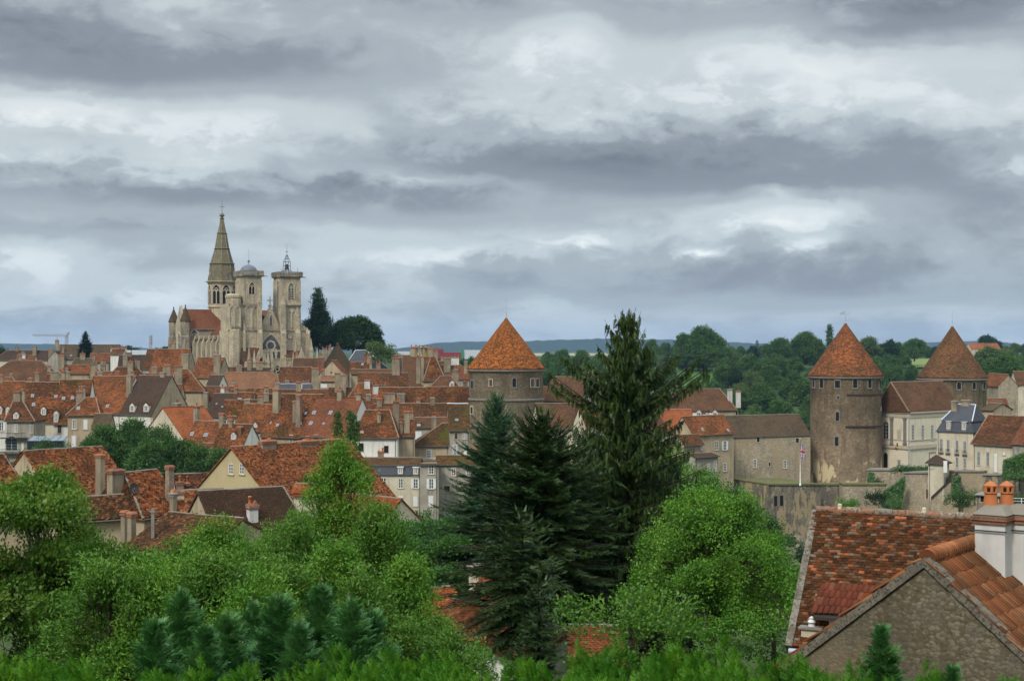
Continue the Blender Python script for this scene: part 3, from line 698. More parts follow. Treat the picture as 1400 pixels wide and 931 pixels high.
def conifer(name, loc, h, rb, label, cat='tree', group=None, mat='needle_dark', seed=0, whorls=26, nb=6, z0=.06, prof=.8, up_top=.9, up_bot=-.15, hang=.0, sp=.5, step=.22,
            bark='bark_dark', tr=.16, gaps=.0, flat=1.0, tops=1, asym=None, jit=.2, proto=None):
    rng = np.random.default_rng(seed); e = empty(name, loc, 0, label, cat, group); mb = MB()
    pts = [Vector((0, 0, -1.5))] + [Vector((rng.normal(0, .03), rng.normal(0, .03), h*i/6)) for i in range(1, 7)]
    tubes(mb, pts, [tr*(1-.155*i) for i in range(7)], 7)
    pos = []; dr = []; upv = []; sc_ = []
    for i in range(whorls):
        t = (i + rng.uniform(-.3, .3))/whorls; t = min(max(t, 0), .985); z = h*(z0 + (1-z0)*t); R = rb*((1-t)**prof)
        if t < .12: R *= .75 + t*2
        ang0 = rng.uniform(0, 6.28); el = up_bot + (up_top-up_bot)*t**2.2
        for b in range(nb if t < .85 else max(3, nb-2)):
            if rng.random() < gaps: continue
            az = ang0 + b*2*math.pi/nb + rng.uniform(-.3, .3); L = R*rng.uniform(1-jit*1.6, 1+jit) + .12
            if asym is not None: L *= asym(az, t)
            n = max(2, int(L/step)); p = np.array((0, 0, z)); a = el + rng.uniform(-.12, .12); prev = p.copy(); chain = [Vector(p)]
            for k in range(n):
                s_ = (k+1)/n; ai = a - (.35*(1-t))*math.sin(s_*2.4) + (.45 if s_ > .6 else 0)*(s_-.6)*1.8
                dv = np.array((math.cos(az)*math.cos(ai), math.sin(az)*math.cos(ai), math.sin(ai))); p = prev + dv*(L/n)
                side = np.array((-math.sin(az), math.cos(az), 0)); fall = sp*(.45+.75*min(1, (1-s_)*1.6+.1))*min(1.0, .35+L/rb)
                for sg in (-1, 1):
                    for q in range(2):
                        d = dv*rng.uniform(.35, .8) + side*sg*rng.uniform(.4, 1.0)*flat + np.array((0, 0, -hang*rng.uniform(.3, 1.6))) + rng.normal(0, .16, 3)
                        pos.append(prev + (p-prev)*rng.random()); dr.append(d); upv.append(np.array((0, 0, 1)) + rng.normal(0, .35, 3)); sc_.append(fall*rng.uniform(.6, 1.15))
                if hang > .5 and s_ > .15:
                    for q in range(2):
                        pos.append(prev + (p-prev)*rng.random() + rng.normal(0, .05, 3)); dr.append(np.array((0, 0, -1)) + rng.normal(0, .22, 3)); upv.append(rng.normal(0, 1, 3)); sc_.append(sp*rng.uniform(.7, 1.7))
                prev = p; chain.append(Vector(p))
            pos.append(prev); dr.append(dv + np.array((0, 0, .15))); upv.append(np.array((0, 0, 1.))); sc_.append(sp*.7)
            rr = .012 + .016*L; mb.tube(chain[0], chain[len(chain)//2], rr, rr*.6, 4, cap=False); mb.tube(chain[len(chain)//2], chain[-1], rr*.6, rr*.2, 4, cap=False)
    for k in range(30):
        z = h*(1-.12*rng.random()); a = rng.uniform(0, 6.28); pos.append((0, 0, z)); dr.append((math.cos(a)*.6, math.sin(a)*.6, rng.uniform(.5, 1.2))); upv.append(rng.normal(0, 1, 3)); sc_.append(sp*.5)
    pos.append((0, 0, h-.1)); dr.append((0, 0, 1)); upv.append((1, 0, 0)); sc_.append(sp*.9)
    pos = np.array(pos, float); dr = unit(np.array(dr, float)); upv = np.array(upv, float); sc_ = np.array(sc_)
    pr = proto or SPRAY; V, Fc = place(pr[0], pr[1], frames(dr, upv), pos, sc_)
    npmesh('crown', V, Fc, mat, e); mb.build('trunk', bark, e); return e

def copy_tree(o, loc, rz=0, s=1.0, label=None, group=None, parent=None):
    c = o.copy(); COL.objects.link(c); c.parent = parent
    if parent is None:
        c.location = loc; c.rotation_euler = (0, 0, rz); c.scale = (s, s, s) if not isinstance(s, tuple) else s
        if label: c['label'] = label
        if group: c['group'] = group
    for ch in o.children: copy_tree(ch, None, parent=c)
    return c
# ================================================================ foliage colours
leaf('leaf_mid', lin(.08, .18, .024), lin(.05, .13, .017), lin(.105, .205, .03), .8)
leaf('leaf_bright', lin(.09, .215, .022), lin(.052, .145, .016), lin(.125, .25, .03), .8, .27)
leaf('leaf_oak', lin(.09, .19, .022), lin(.055, .135, .018), lin(.12, .19, .03), .9, .32)
leaf('leaf_deep', lin(.022, .055, .014), lin(.014, .038, .011), lin(.032, .065, .018), .3, .2)
leaf('leaf_wood', lin(.055, .12, .022), lin(.036, .08, .016), lin(.07, .13, .024), .06, .22, .02)
leaf('leaf_wood_pale', lin(.085, .135, .035), lin(.065, .11, .03), lin(.1, .14, .04), .06, .25, .02)
leaf('leaf_acacia', lin(.05, .13, .026), lin(.035, .10, .02), lin(.065, .15, .03), .5, .35, .02)
leaf('leaf_town', lin(.055, .12, .032), lin(.032, .085, .024), lin(.075, .14, .03), .3, .3)
leaf('needle_dark', lin(.026, .058, .014), lin(.016, .040, .010), lin(.042, .078, .016), .6, .12, .03)
leaf('needle_spruce', lin(.034, .068, .012), lin(.022, .048, .009), lin(.055, .088, .014), .6, .15, .03)
leaf('needle_blue', lin(.055, .125, .06), lin(.038, .092, .044), lin(.075, .145, .06), .6, .15, .03)
leaf('needle_town', lin(.02, .055, .035), lin(.014, .04, .025), lin(.028, .065, .04), .6, .15, .03)
leaf('needle_hedge', lin(.05, .165, .011), lin(.026, .10, .008), lin(.085, .21, .014), 2.6, .2, .01)
leaf('needle_cypress', lin(.058, .18, .048), lin(.036, .125, .036), lin(.085, .22, .052), 1.2, .22, .04)
leaf('leaf_ivy', lin(.05, .13, .02), lin(.03, .09, .015), lin(.07, .15, .025), .8, .25, .04)

# ================================================================ camera, light, sky
cam = bpy.data.cameras.new('camera'); co = bpy.data.objects.new('camera', cam); COL.objects.link(co); sc.camera = co
co.location = CAM; co.rotation_euler = (math.pi/2, 0, 0); cam.sensor_width = 36; cam.lens = 36*F/1400; cam.shift_y = (HY-465.5)/1400; cam.clip_end = 30000; cam.clip_start = .5
SUN_EL, SUN_AZ = math.radians(42), math.radians(-150)      # azimuth from +Y towards +X: from behind-left of the viewer
sun = bpy.data.lights.new('sun', 'SUN'); sun.energy = 1.5; sun.angle = math.radians(12); sun.color = (1, .95, .88)
so = bpy.data.objects.new('sun', sun); COL.objects.link(so)
sd = Vector((math.sin(SUN_AZ)*math.cos(SUN_EL), math.cos(SUN_AZ)*math.cos(SUN_EL), math.sin(SUN_EL)))
so.rotation_euler = (-sd).to_track_quat('-Z', 'Y').to_euler(); so.location = (0, -50, 200)
sc.view_settings.view_transform = 'Standard'; sc.view_settings.look = 'None'; sc.view_settings.exposure = 0.85; sc.view_settings.gamma = 1
w = bpy.data.worlds.new('World'); sc.world = w; w.use_nodes = True
k = N.__new__(N); k.t = w.node_tree; k.t.nodes.clear(); k.out = k.n('ShaderNodeOutputWorld')
skyt = k.n('ShaderNodeTexSky', sky_type='NISHITA', sun_disc=False); skyt.sun_elevation = SUN_EL; skyt.sun_rotation = SUN_AZ
tc = k.n('ShaderNodeTexCoord'); nv = k.n('ShaderNodeVectorMath', operation='NORMALIZE'); k.l(tc.outputs['Generated'], nv.inputs[0])
sp = k.n('ShaderNodeSeparateXYZ'); k.l(nv.outputs[0], sp.inputs[0]); X, Y_, Z = sp.outputs
az = k.math('ARCTAN2', X, Y_); el = k.math('ARCSINE', Z)
zz = k.math('ADD', k.math('MAXIMUM', Z, 0.0), .15)
cb = k.n('ShaderNodeCombineXYZ'); k.l(k.math('DIVIDE', X, zz), cb.inputs[0]); k.l(k.math('DIVIDE', Y_, zz), cb.inputs[1]); cb.inputs[2].default_value = 3.7
warp = k.noise(cb.outputs[0], 1.6, 4, .6); warp2 = k.n('ShaderNodeVectorMath', operation='ADD')
nbig = k.noise(cb.outputs[0], .75, 7, .50, .35)
c2 = k.n('ShaderNodeCombineXYZ'); k.l(k.math('MULTIPLY', az, 4.2), c2.inputs[0]); k.l(k.math('MULTIPLY', el, 10.0), c2.inputs[1]); c2.inputs[2].default_value = 1.3
nmid = k.noise(c2.outputs[0], 1.5, 7, .52, .4)
c3 = k.n('ShaderNodeCombineXYZ'); k.l(k.math('MULTIPLY', az, 22.0), c3.inputs[0]); k.l(k.math('MULTIPLY', el, 40.0), c3.inputs[1]); c3.inputs[2].default_value = 5.3
npuff = k.noise(c3.outputs[0], 1.4, 6, .6, .3)
# cloud banks: (azimuth deg, elevation deg, half-width, half-height in deg, brightness) in real sky directions
def AE(px, py, sx, sy, a): return (math.atan((px-700)/F), math.atan((HY-py)/F*math.cos(math.atan((px-700)/F))), sx/F, sy/F, a)
BANKS = [AE(90, 80, 330, 52, -.30), AE(470, 60, 220, 60, -.10), AE(1240, 22, 230, 34, -.42), AE(860, 215, 300, 34, -.30), AE(1010, 250, 210, 24, -.16), AE(300, 268, 330, 20, -.22), AE(520, 292, 200, 18, -.14),
         AE(150, 318, 200, 10, -.10), AE(560, 395, 500, 45, -.05), AE(1060, 385, 330, 40, -.16), AE(1320, 250, 120, 60, -.14), AE(700, 10, 300, 22, -.12), AE(600, 210, 110, 18, -.10),
         AE(770, 62, 60, 40, .26), AE(1040, 62, 90, 36, .20), AE(1130, 110, 190, 50, .16), AE(60, 150, 130, 22, .30), AE(330, 160, 130, 36, .22), AE(100, 215, 180, 16, .14), AE(760, 130, 200, 24, .12), AE(560, 245, 140, 10, .14),
         AE(1090, 292, 120, 20, .26), AE(1060, 262, 34, 10, .22), AE(1110, 332, 30, 9, .30), AE(958, 346, 24, 6.5, .55), AE(805, 327, 32, 6, .34), AE(735, 330, 30, 7, .14), AE(600, 345, 90, 9, .24), AE(40, 350, 70, 16, .20), AE(250, 400, 90, 18, .22),
         AE(740, 422, 60, 14, .16), AE(1390, 232, 26, 14, .26), AE(60, 400, 120, 30, .10), AE(1200, 432, 260, 14, .04)]
acc = None
azw = k.math('ADD', az, k.math('MULTIPLY', k.math('SUBTRACT', npuff, .5), .045)); elw = k.math('ADD', el, k.math('MULTIPLY', k.math('SUBTRACT', npuff, .5), .030))
elw = k.math('ADD', elw, k.math('MULTIPLY', k.math('SUBTRACT', nmid, .5), .03))
for a0, e0, sx, sy, am in BANKS:
    dx = k.math('DIVIDE', k.math('SUBTRACT', azw, a0), sx); dy = k.math('DIVIDE', k.math('SUBTRACT', elw, e0), sy)
    am *= 1.08; g = k.math('EXPONENT', k.math('MULTIPLY', k.math('ADD', k.math('MULTIPLY', dx, dx), k.math('MULTIPLY', dy, dy)), -.8))
    acc = k.math('MULTIPLY', g, am) if acc is None else k.math('MULTIPLY_ADD', g, am, acc)
fwd = k.rng(Y_, .1, .5); acc = k.math('MULTIPLY', acc, fwd)
val = k.math('ADD', k.math('MULTIPLY', k.math('SUBTRACT', nbig, .5), .45), k.math('MULTIPLY', k.math('SUBTRACT', nmid, .5), .60))
val = k.math('ADD', val, k.math('MULTIPLY', k.math('SUBTRACT', npuff, .5), .30))
crisp = k.math('MULTIPLY', k.math('MULTIPLY', k.math('SUBTRACT', k.rng(npuff, .42, .62), .4), .10), k.rng(acc, .03, .22))
val = k.math('ADD', val, crisp)
val = k.math('ADD', k.math('ADD', val, acc), .515)
cr = k.n('ShaderNodeValToRGB'); k.l(val, cr.inputs[0]); E = cr.color_ramp; E.interpolation = 'EASE'
stops = [(0.0, (104, 109, 118)), (.22, (132, 138, 146)), (.42, (163, 171, 176)), (.58, (192, 200, 203)), (.75, (215, 221, 222)), (1.0, (238, 240, 236))]
while len(E.elements) < len(stops): E.elements.new(.5)
for i, (p_, c_) in enumerate(stops): E.elements[i].position = p_; E.elements[i].color = S(*c_)
bl = k.mix(k.rng(el, .16, .02), cr.outputs[0], lin(.95, .99, 1.02), 'MULTIPLY')
zb = k.math('ADD', 1.0, k.math('MULTIPLY', k.rng(el, .27, 1.2), 3.0))
cl = k.n('ShaderNodeVectorMath', operation='SCALE'); k.l(bl, cl.inputs[0]); k.l(zb, cl.inputs['Scale'])
b1 = k.n('ShaderNodeBackground'); k.l(cl.outputs[0], b1.inputs[0]); b1.inputs[1].default_value = .62
b2 = k.n('ShaderNodeBackground'); k.l(skyt.outputs[0], b2.inputs[0]); b2.inputs[1].default_value = .08
ms = k.n('ShaderNodeMixShader'); ms.inputs[0].default_value = .94; k.l(b2.outputs[0], ms.inputs[1]); k.l(b1.outputs[0], ms.inputs[2]); k.l(ms.outputs[0], k.out.inputs[0])
w.cycles.sampling_method = 'MANUAL'; w.cycles.sample_map_resolution = 512

# ================================================================ ground, far hills, haze
k = N('ground'); g = k.n('ShaderNodeNewGeometry'); n1 = k.noise(g.outputs['Position'], .02, 6); n2 = k.noise(g.outputs['Position'], .6, 5)
col = k.mix(k.rng(n1, .4, .6), lin(.03, .058, .016), lin(.042, .068, .02)); col = k.mix(k.math('MULTIPLY', k.rng(n2, .4, .7), .5), col, lin(.05, .055, .025))
MATS['ground'] = k.bsdf(col, .95, .1)
ys = [-60, -30, -10, 0, 4, 8, 11, 14, 22, 30, 45, 60, 80, 100, 125, 150, 175, 200, 218, 235, 258, 280, 296, 312, 322, 331, 340, 360, 380, 427, 475, 517, 560, 630, 700, 800, 900, 1050, 1200, 1600, 2000, 3500, 10500]
ts = np.linspace(-1.6, 1.6, 65); V = []; 
for y in ys:
    for t in ts: x = t*max(y, 40.0); V.append((x, y, terrain(x, y)))
nf_ = len(ts); Fc = np.array([(j*nf_+i, j*nf_+i+1, (j+1)*nf_+i+1, (j+1)*nf_+i) for j in range(len(ys)-1) for i in range(nf_-1)])
tag(npmesh('ground', np.array(V), Fc, 'ground', smooth=True), kind='structure')

def field(name, pts, mat, dz=.25):
    mb = MB(); n = 10; a, b, c, d = [Vector(p) for p in pts]
    grid = [[a.lerp(b, i/n).lerp(d.lerp(c, i/n), j/n) for i in range(n+1)] for j in range(n+1)]
    for r_ in grid:
        for p in r_: p.z = terrain(p.x, p.y) + dz
    for j in range(n):
        for i in range(n): mb.face([grid[j][i], grid[j][i+1], grid[j+1][i+1], grid[j+1][i]])
    return tag(mb.build(name, mat), kind='structure')
plain('grass_field', lin(.055, .11, .025), .95, .1, var=.1); plain('stubble_field', lin(.30, .29, .19), .95, .1, var=.15); plain('dry_field', lin(.16, .2, .06), .95, .1, var=.15)
gx = lambda px, Y: ((px-700)/F*Y, Y, 0)
field('meadow', [gx(890, 770), gx(985, 770), gx(990, 890), gx(885, 890)], 'grass_field', 1.6)
field('pasture', [gx(1236, 930), gx(1285, 930), gx(1285, 1080), gx(1232, 1080)], 'dry_field', 1.2)
field('stubble', [gx(560, 1900), gx(960, 1900), gx(960, 3400), gx(560, 3400)], 'stubble_field', .5)

plain('far_forest', lin(.028, .045, .018), .95, .1, var=.4)
def hill_range(Y, prof, seed, depth=1500, base=None):
    rng = np.random.default_rng(seed); mb = MB(); n = 420; xs = np.linspace(prof[0][0], prof[-1][0], n); hs = np.interp(xs, [p[0] for p in prof], [p[1] for p in prof])
    rows = []
    for r_, (dy, kf) in enumerate([(-900, 0), (-600, .45), (-300, .85), (0, 1.0), (depth, .9)]):
        row = []
        for i in range(n):
            yy = Y + dy; z = CZ - 9 + ((HY-hs[i])/F*Y + 9)*kf + rng.normal(0, 2.2)*(1 if r_ > 0 else 0)*(.9 if r_ == 3 else .6)
            row.append(((xs[i]-700)/F*Y, yy, z))
        rows.append(row)
    for j in range(4):
        for i in range(n-1): mb.face([rows[j][i], rows[j][i+1], rows[j+1][i+1], rows[j+1][i]], 0, True)
    return tag(mb.build('hills', 'far_forest'), kind='structure')
hill_range(7500, [(-900, 474), (-200, 469), (0, 470), (60, 471), (110, 476), (180, 477), (300, 477), (540, 477), (575, 473), (600, 468), (640, 467), (720, 466), (760, 465), (830, 463), (900, 464), (960, 466), (1040, 470), (1150, 472),
                  (1250, 471), (1330, 466), (1350, 467), (1380, 472), (1420, 473), (1600, 468), (2200, 470)], 3)
# air: one even volume round everything
mb = MB(); mb.box(-17500, 17500, -140, 10800, CZ-60, CZ+170)
k = N('haze_air'); pv = k.n('ShaderNodeVolumePrincipled'); pv.inputs['Color'].default_value = (.36, .60, 1.0, 1); pv.inputs['Density'].default_value = .00005; pv.inputs['Anisotropy'].default_value = .1
k.l(pv.outputs[0], k.out.inputs['Volume']); MATS['haze_air'] = k.m
hz = mb.build('haze', 'haze_air'); tag(hz, 'thin pale blue haze lying over the valley and the far hills', 'haze', kind='stuff')

# ================================================================ the collegiate church
def gothic(parent, T, w, h, lights=2, name='window', glass='glass_church', depth=.35, trim='stone_trim', lou=False):
    """pointed window: glass, mullions, tracery, moulded surround"""
    mb = MB(); o, u, n, up = T; k = 7; sp_ = h - w*.87
    arc = []      # pointed outline of half-width r
    def outline(hw):
        pts = [(-hw, 0), (-hw, sp_)]
        R = 2*hw*1.0
        for i in range(1, k+1):
            a = math.radians(60)*i/k; pts.append((hw - R*math.cos(a), sp_ + R*math.sin(a)))
        rt = [(-x, z) for x, z in pts[:-1]][::-1]; return pts + rt
    q = lambda x, z, b: o + u*x + n*b + up*z
    ol = outline(w/2); mb.face([q(x, z, .05) for x, z in ol][::-1], 1)
    oo = [(x*1.16, z*1.045 - .1) for x, z in ol]
    for i in range(len(ol)-1):
        mb.face([q(*ol[i], .05), q(*ol[i+1], .05), q(*oo[i+1], depth), q(*oo[i], depth)], 0)
        o2 = [(x*1.3, z*1.09-.2) for x, z in ol]; mb.face([q(*oo[i], depth), q(*oo[i+1], depth), q(*o2[i+1], depth), q(*o2[i], depth)], 0); mb.face([q(*o2[i], depth), q(*o2[i+1], depth), q(*o2[i+1], 0), q(*o2[i], 0)], 0)
    t = w*.075 if lights > 2 else w*.1
    for i in range(1, lights): x = -w/2 + w*i/lights; mb.tbox(T, x-t/2, x+t/2, .05, .15, 0, sp_+w*.25, 0)
    for i in range(lights):   # small arches
        xc = -w/2 + w*(i+.5)/lights; r = w/lights/2
        for j in range(6):
            a0, a1 = math.pi*j/6, math.pi*(j+1)/6
            mb.face([q(xc+r*math.cos(a0), sp_*.9+r*math.sin(a0)*1.2, .14), q(xc+(r+t)*math.cos(a0), sp_*.9+(r+t)*math.sin(a0)*1.2, .14), q(xc+(r+t)*math.cos(a1), sp_*.9+(r+t)*math.sin(a1)*1.2, .14), q(xc+r*math.cos(a1), sp_*.9+r*math.sin(a1)*1.2, .14)], 0)
    rr = w*.17
    for j in range(8):
        a0, a1 = 2*math.pi*j/8, 2*math.pi*(j+1)/8; zc = sp_*.9 + w*.42
        mb.face([q(rr*math.cos(a0), zc+rr*math.sin(a0), .14), q((rr+t)*math.cos(a0), zc+(rr+t)*math.sin(a0), .14), q((rr+t)*math.cos(a1), zc+(rr+t)*math.sin(a1), .14), q(rr*math.cos(a1), zc+rr*math.sin(a1), .14)], 0)
    if lou:
        for i in range(4): mb.tbox(T, -w/2+.05, w/2-.05, .06, .25, sp_*(.1+.2*i), sp_*(.1+.2*i)+.16, 0)
    return mb.build(name, [trim, glass], parent)

def church():
    Yc = 475.0; th = math.radians(31); p0 = P(312, 505, Yc); zb = p0.z - 3
    e = empty('church', (p0.x, p0.y, zb), th, 'large pale stone gothic church with tall spire and two square west towers on the hilltop', 'church')
    R = Matrix.Rotation(th, 3, 'Z'); Ri = R.transposed(); C = Ri @ (CAM - Vector((p0.x, p0.y, zb))); V = Vector
    def loc(px, py, y=None, x=None):
        d = Ri @ V(((px-700)/F, 1, -(py-HY)/F))
        return C + d*((y-C.y)/d.y) if y is not None else C + d*((x-C.x)/d.x)
    zf = lambda py, y=0: loc(380, py, y=y).z
    Tf = lambda px, py, y: (loc(px, py, y=y), V((1, 0, 0)), V((0, -1, 0)), V((0, 0, 1)))
    Ts = lambda px, py, x: (loc(px, py, x=x), V((0, -1, 0)), V((-1, 0, 0)), V((0, 0, 1)))
    W = loc(424, 480, y=0).x
    z_str = zf(452); z_low = zf(417); z_top = zf(379, 0); z_bal = zf(371)
    Lx0, Lx1 = loc(333, 400, y=0).x, loc(358, 400, y=0).x; Rx0, Rx1 = loc(385, 400, y=0).x, loc(411, 400, y=0).x; td = 7.4
    MS = 'stone_church'
    def part(name, mb, mats=MS, parent=e): return mb.build(name, mats, parent)
    # facade block
    mb = MB(); mb.box(0, Lx1, 0, 9, 0, z_str); mb.box(Lx1, Rx0, 1.2, 9, 0, z_str); mb.box(Rx0, W, 0, 9, 0, z_str)
    mb.box(.4, Lx1, .4, 8.6, z_str, z_low); mb.box(Rx0, Rx1+.2, .3, 8.6, z_str, z_low)
    gx0, gx1 = Lx1-.3, Rx0+.3; gz = zf(418, 1.2); gm = (gx0+gx1)/2
    mb.box(gx0, gx1, 1.25, 8, z_str-.1, z_str+.5)
    for y in (1.2, 2.0): pass
    mb.mesh([V((gx0, 1.2, z_str+.5)), V((gx1, 1.2, z_str+.5)), V((gm, 1.2, gz)), V((gx0, 2.1, z_str+.5)), V((gx1, 2.1, z_str+.5)), V((gm, 2.1, gz))], [(0, 1, 2), (5, 4, 3), (0, 3, 4, 1), (1, 4, 5, 2), (2, 5, 3, 0)])
    # sloping wall right of the right tower
    zr1 = zf(441); zr2 = zf(452); mb.mesh([V((Rx1+.2, .5, z_str)), V((W-.2, .5, z_str)), V((W-.2, .5, zr2+.3)), V((Rx1+.2, .5, zr1)), V((Rx1+.2, 6, z_str)), V((W-.2, 6, z_str)), V((W-.2, 6, zr2+.3)), V((Rx1+.2, 6, zr1))], [(0, 1, 2, 3), (7, 6, 5, 4), (1, 5, 6, 2), (3, 2, 6, 7), (0, 3, 7, 4)])
    part('facade', mb)
    # polygonal stair turret at the left corner
    mb = MB(); cx, cy = 2.4, 1.6; mb.lathe([(2.9, 0), (2.9, z_str), (2.6, z_str+.2), (2.6, zf(409)), (2.8, zf(408)), (2.8, zf(405)), (2.3, zf(405)+.5)], 8, (cx, cy), sm=False, ph=.5); part('stair_turret', mb, 'stone_church')
    # string courses and buttresses
    for bx in [(-.15, Lx1+.2, -.25, 0, z_str), (-.15, Lx1+.2, -.25, 0, z_low), (Rx0-.2, W+.15, -.25, .3, z_str), (Rx0-.2, Rx1+.3, -.25, .3, z_low), (Lx1+.2, Rx0-.2, .95, 1.25, z_str)]:
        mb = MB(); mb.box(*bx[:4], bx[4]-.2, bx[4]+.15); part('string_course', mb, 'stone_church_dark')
    for px0, px1, pt, y in ((353.5, 359, 405, -1.4), (385.5, 391.5, 408, -1.4), (404.5, 411, 424, -1.3), (419, 424, 452, -.9), (333, 336, 440, -.9)):
        a = loc(px0, 440, y=y).x; b = loc(px1, 440, y=y).x; zt = loc(px0, pt, y=y).z; mb = MB(); zm = zf(440)
        mb.box(a, b, y, .3, 0, zm-4); mb.frustum(a, b, y, .3, zm-4, a, b, y+.5, .3, zm-2.8); mb.box(a, b, y+.5, .3, zm-2.8, zt-2.2)
        mb.frustum(a-.1, b+.1, y+.4, .4, zt-2.2, (a+b)/2-.05, (a+b)/2+.05, y+.9, y+1.0, zt+1.2); part('buttress', mb)
    # tall window, blind arcades, niche, clock
    gothic(e, Tf(370, 491, 1.2), loc(385, 480, y=1.2).x-loc(356, 480, y=1.2).x, zf(458, 1.2)-zf(491, 1.2), 4)
    for px in (339.5, 349.5): gothic(e, Tf(px, 448, .4), 1.9, zf(420)-zf(448), 1, 'blind_arch', MS, .3)
    for px in (317, 325): gothic(e, Tf(px, 447, -1.0), 1.4, zf(420)-zf(447), 1, 'blind_arch', MS, .3)
    for px in (396, 401.5): gothic(e, Tf(px, 448, .3), 1.1, zf(426)-zf(448), 1, 'blind_arch', MS, .25)
    gothic(e, Tf(370.5, 445, 1.2), .9, zf(431)-zf(445), 1, 'niche')
    q = loc(396, 459.5, y=-.05); mb = MB(); mb.T = None
    for i in range(20):
        a0, a1 = 2*math.pi*i/20, 2*math.pi*(i+1)/20; mb.face([q+V((0, -.1, 0)), q+V((math.cos(a1)*.9, -.1, math.sin(a1)*.9)), q+V((math.cos(a0)*.9, -.1, math.sin(a0)*.9))], 0)
        mb.mesh([q+V((math.cos(a)*r, b, math.sin(a)*r)) for r, b in ((.85, -.2), (1.05, -.2), (1.05, .1)) for a in (a0, a1)], [(0, 2, 3, 1), (2, 4, 5, 3)], 1)
    mb.box(q.x-.04, q.x+.04, -.27, -.2, q.z, q.z+.7, 2); mb.box(q.x, q.x+.5, -.27, -.2, q.z-.04, q.z+.04, 2); part('clock_face', mb, ['stone_trim', 'stone_church_dark', 'dark_void'])
    # gable cross
    mb = MB(); mb.box(gm-.14, gm+.14, 1.5, 1.75, gz-.3, gz+3.1); mb.box(gm-1.0, gm+1.0, 1.52, 1.73, gz+1.6, gz+1.95); mb.box(gm-.5, gm+.5, 1.3, 1.95, gz-.5, gz+.2); part('gable_cross', mb, 'stone_church_dark')
    # the two west towers
    for ti, (x0, x1) in enumerate(((Lx0, Lx1), (Rx0, Rx1))):
        mb = MB(); mb.box(x0, x1, .3, td, z_low, z_top); 
        for a, b in ((x0-.15, x0+.5), (x1-.5, x1+.15)):
            mb.box(a, b, .12, .8, z_low, z_top-1.2); mb.box(a, b, td-.7, td+.15, z_low, z_top-1.2)
        tw = part('west_tower', mb)
        gothic(tw, Tf((344.2, 397.8)[ti], (402, 409)[ti], .3), 1.9, (3.9, 5.4)[ti], 2, 'belfry_window', 'louvre' if ti else 'dark_void', .3, lou=bool(ti))
        gothic(tw, Ts((326.5, 380.5)[ti], (412, 419)[ti], x0), 1.9, (7.0, 9.0)[ti], 2, 'belfry_window', MS if not ti else 'louvre', .3)
        mb = MB(); mb.box(x0-.45, x1+.45, -.15, td+.45, z_top-.05, z_top+.35); mb.box(x0-.7, x1+.7, -.4, td+.7, z_top+.35, z_top+.6)
        zz_ = z_top+.6
        for a, b, c, d in ((x0-.6, x1+.6, -.3, -.1), (x0-.6, x1+.6, td+.4, td+.6), (x0-.6, x0-.4, -.1, td+.4), (x1+.4, x1+.6, -.1, td+.4)):
            mb.box(a, b, c, d, zz_, zz_+.2); mb.box(a, b, c, d, zz_+1.15, zz_+1.4)
            L = max(b-a, d-c); n = int(L/.55)
            for i in range(n+1):
                t = i/n; cxx = a+(b-a)*t if b-a > d-c else (a+b)/2; cyy = (c+d)/2 if b-a > d-c else c+(d-c)*t; mb.box(cxx-.12, cxx+.12, cyy-.12, cyy+.12, zz_+.2, zz_+1.15)
        mb.box(x1+.5, x1+1.9, -.2, .1, z_top+.05, z_top+.35); mb.box(x0-1.9, x0-.5, -.2, .1, z_top+.05, z_top+.35)
        part('balustrade', mb, 'stone_church_dark', tw)
    xc, yc = (Lx0+Lx1)/2, td/2+.2; mb = MB(); R0 = 3.0
    mb.lathe([(R0, z_top+.6), (R0, z_top+1.5)] + [(R0*math.cos(a), z_top+1.5+2.7*math.sin(a)) for a in [math.radians(x) for x in (0, 15, 30, 45, 60, 75, 86)]] + [(.12, z_top+4.2), (.12, z_top+5.0), (.4, z_top+5.2), (.42, z_top+5.5), (.1, z_top+5.8), (.04, z_top+6), (.03, z_top+9.5), (.0, z_top+9.6)], 16, (xc, yc)); part('dome', mb, 'lead_dome')
    # iron bell cage on the right tower
    xc = (Rx0+Rx1)/2; mb = MB(); z0 = z_top+.6
    for i in range(8):
        a = math.pi*i/4; c, s_ = math.cos(a), math.sin(a)
        mb.tube((xc+2.6*c, yc+2.6*s_, z0), (xc+1.5*c, yc+1.5*s_, z0+2.0), .09, n=4); mb.tube((xc+1.5*c, yc+1.5*s_, z0+1.2), (xc+1.25*c, yc+1.25*s_, z0+5.0), .08, n=4); mb.tube((xc+1.25*c, yc+1.25*s_, z0+5), (xc+.2*c, yc+.2*s_, z0+7.4), .08, n=4)
        a2 = math.pi*(i+1)/4
        for r, z in ((1.5, z0+2), (1.35, z0+3.6), (1.25, z0+5), (.75, z0+6.1)): mb.tube((xc+r*c, yc+r*s_, z), (xc+r*math.cos(a2), yc+r*math.sin(a2), z), .07, n=4)
    mb.tube((xc, yc, z0+7.2), (xc, yc, z0+11.2), .07, .03, 5); mb.box(xc-.5, xc+.5, yc-.06, yc+.06, z0+8.4, z0+8.55); mb.tube((xc-3.2, 1, z0), (xc-3.2, 1, z0+2.4), .05, n=4); mb.tube((xc+2.8, 1, z0), (xc+2.8, 1, z0+3), .05, n=4)
    cg = part('bell_cage', mb, 'iron'); mb = MB(); mb.lathe([(.95, z0+2.3), (.8, z0+2.6), (.6, z0+3.3), (.5, z0+4.0), (.2, z0+4.3), (0, z0+4.35)], 12, (xc, yc)); part('bell', mb, 'iron', cg)
    # nave, aisles, chapels
    nx0, nx1 = 7.2, W-7.6; ye = 47; zne = zf(466)+2.8; zrn = zf(433, 30)+1.2; ncx = (nx0+nx1)/2
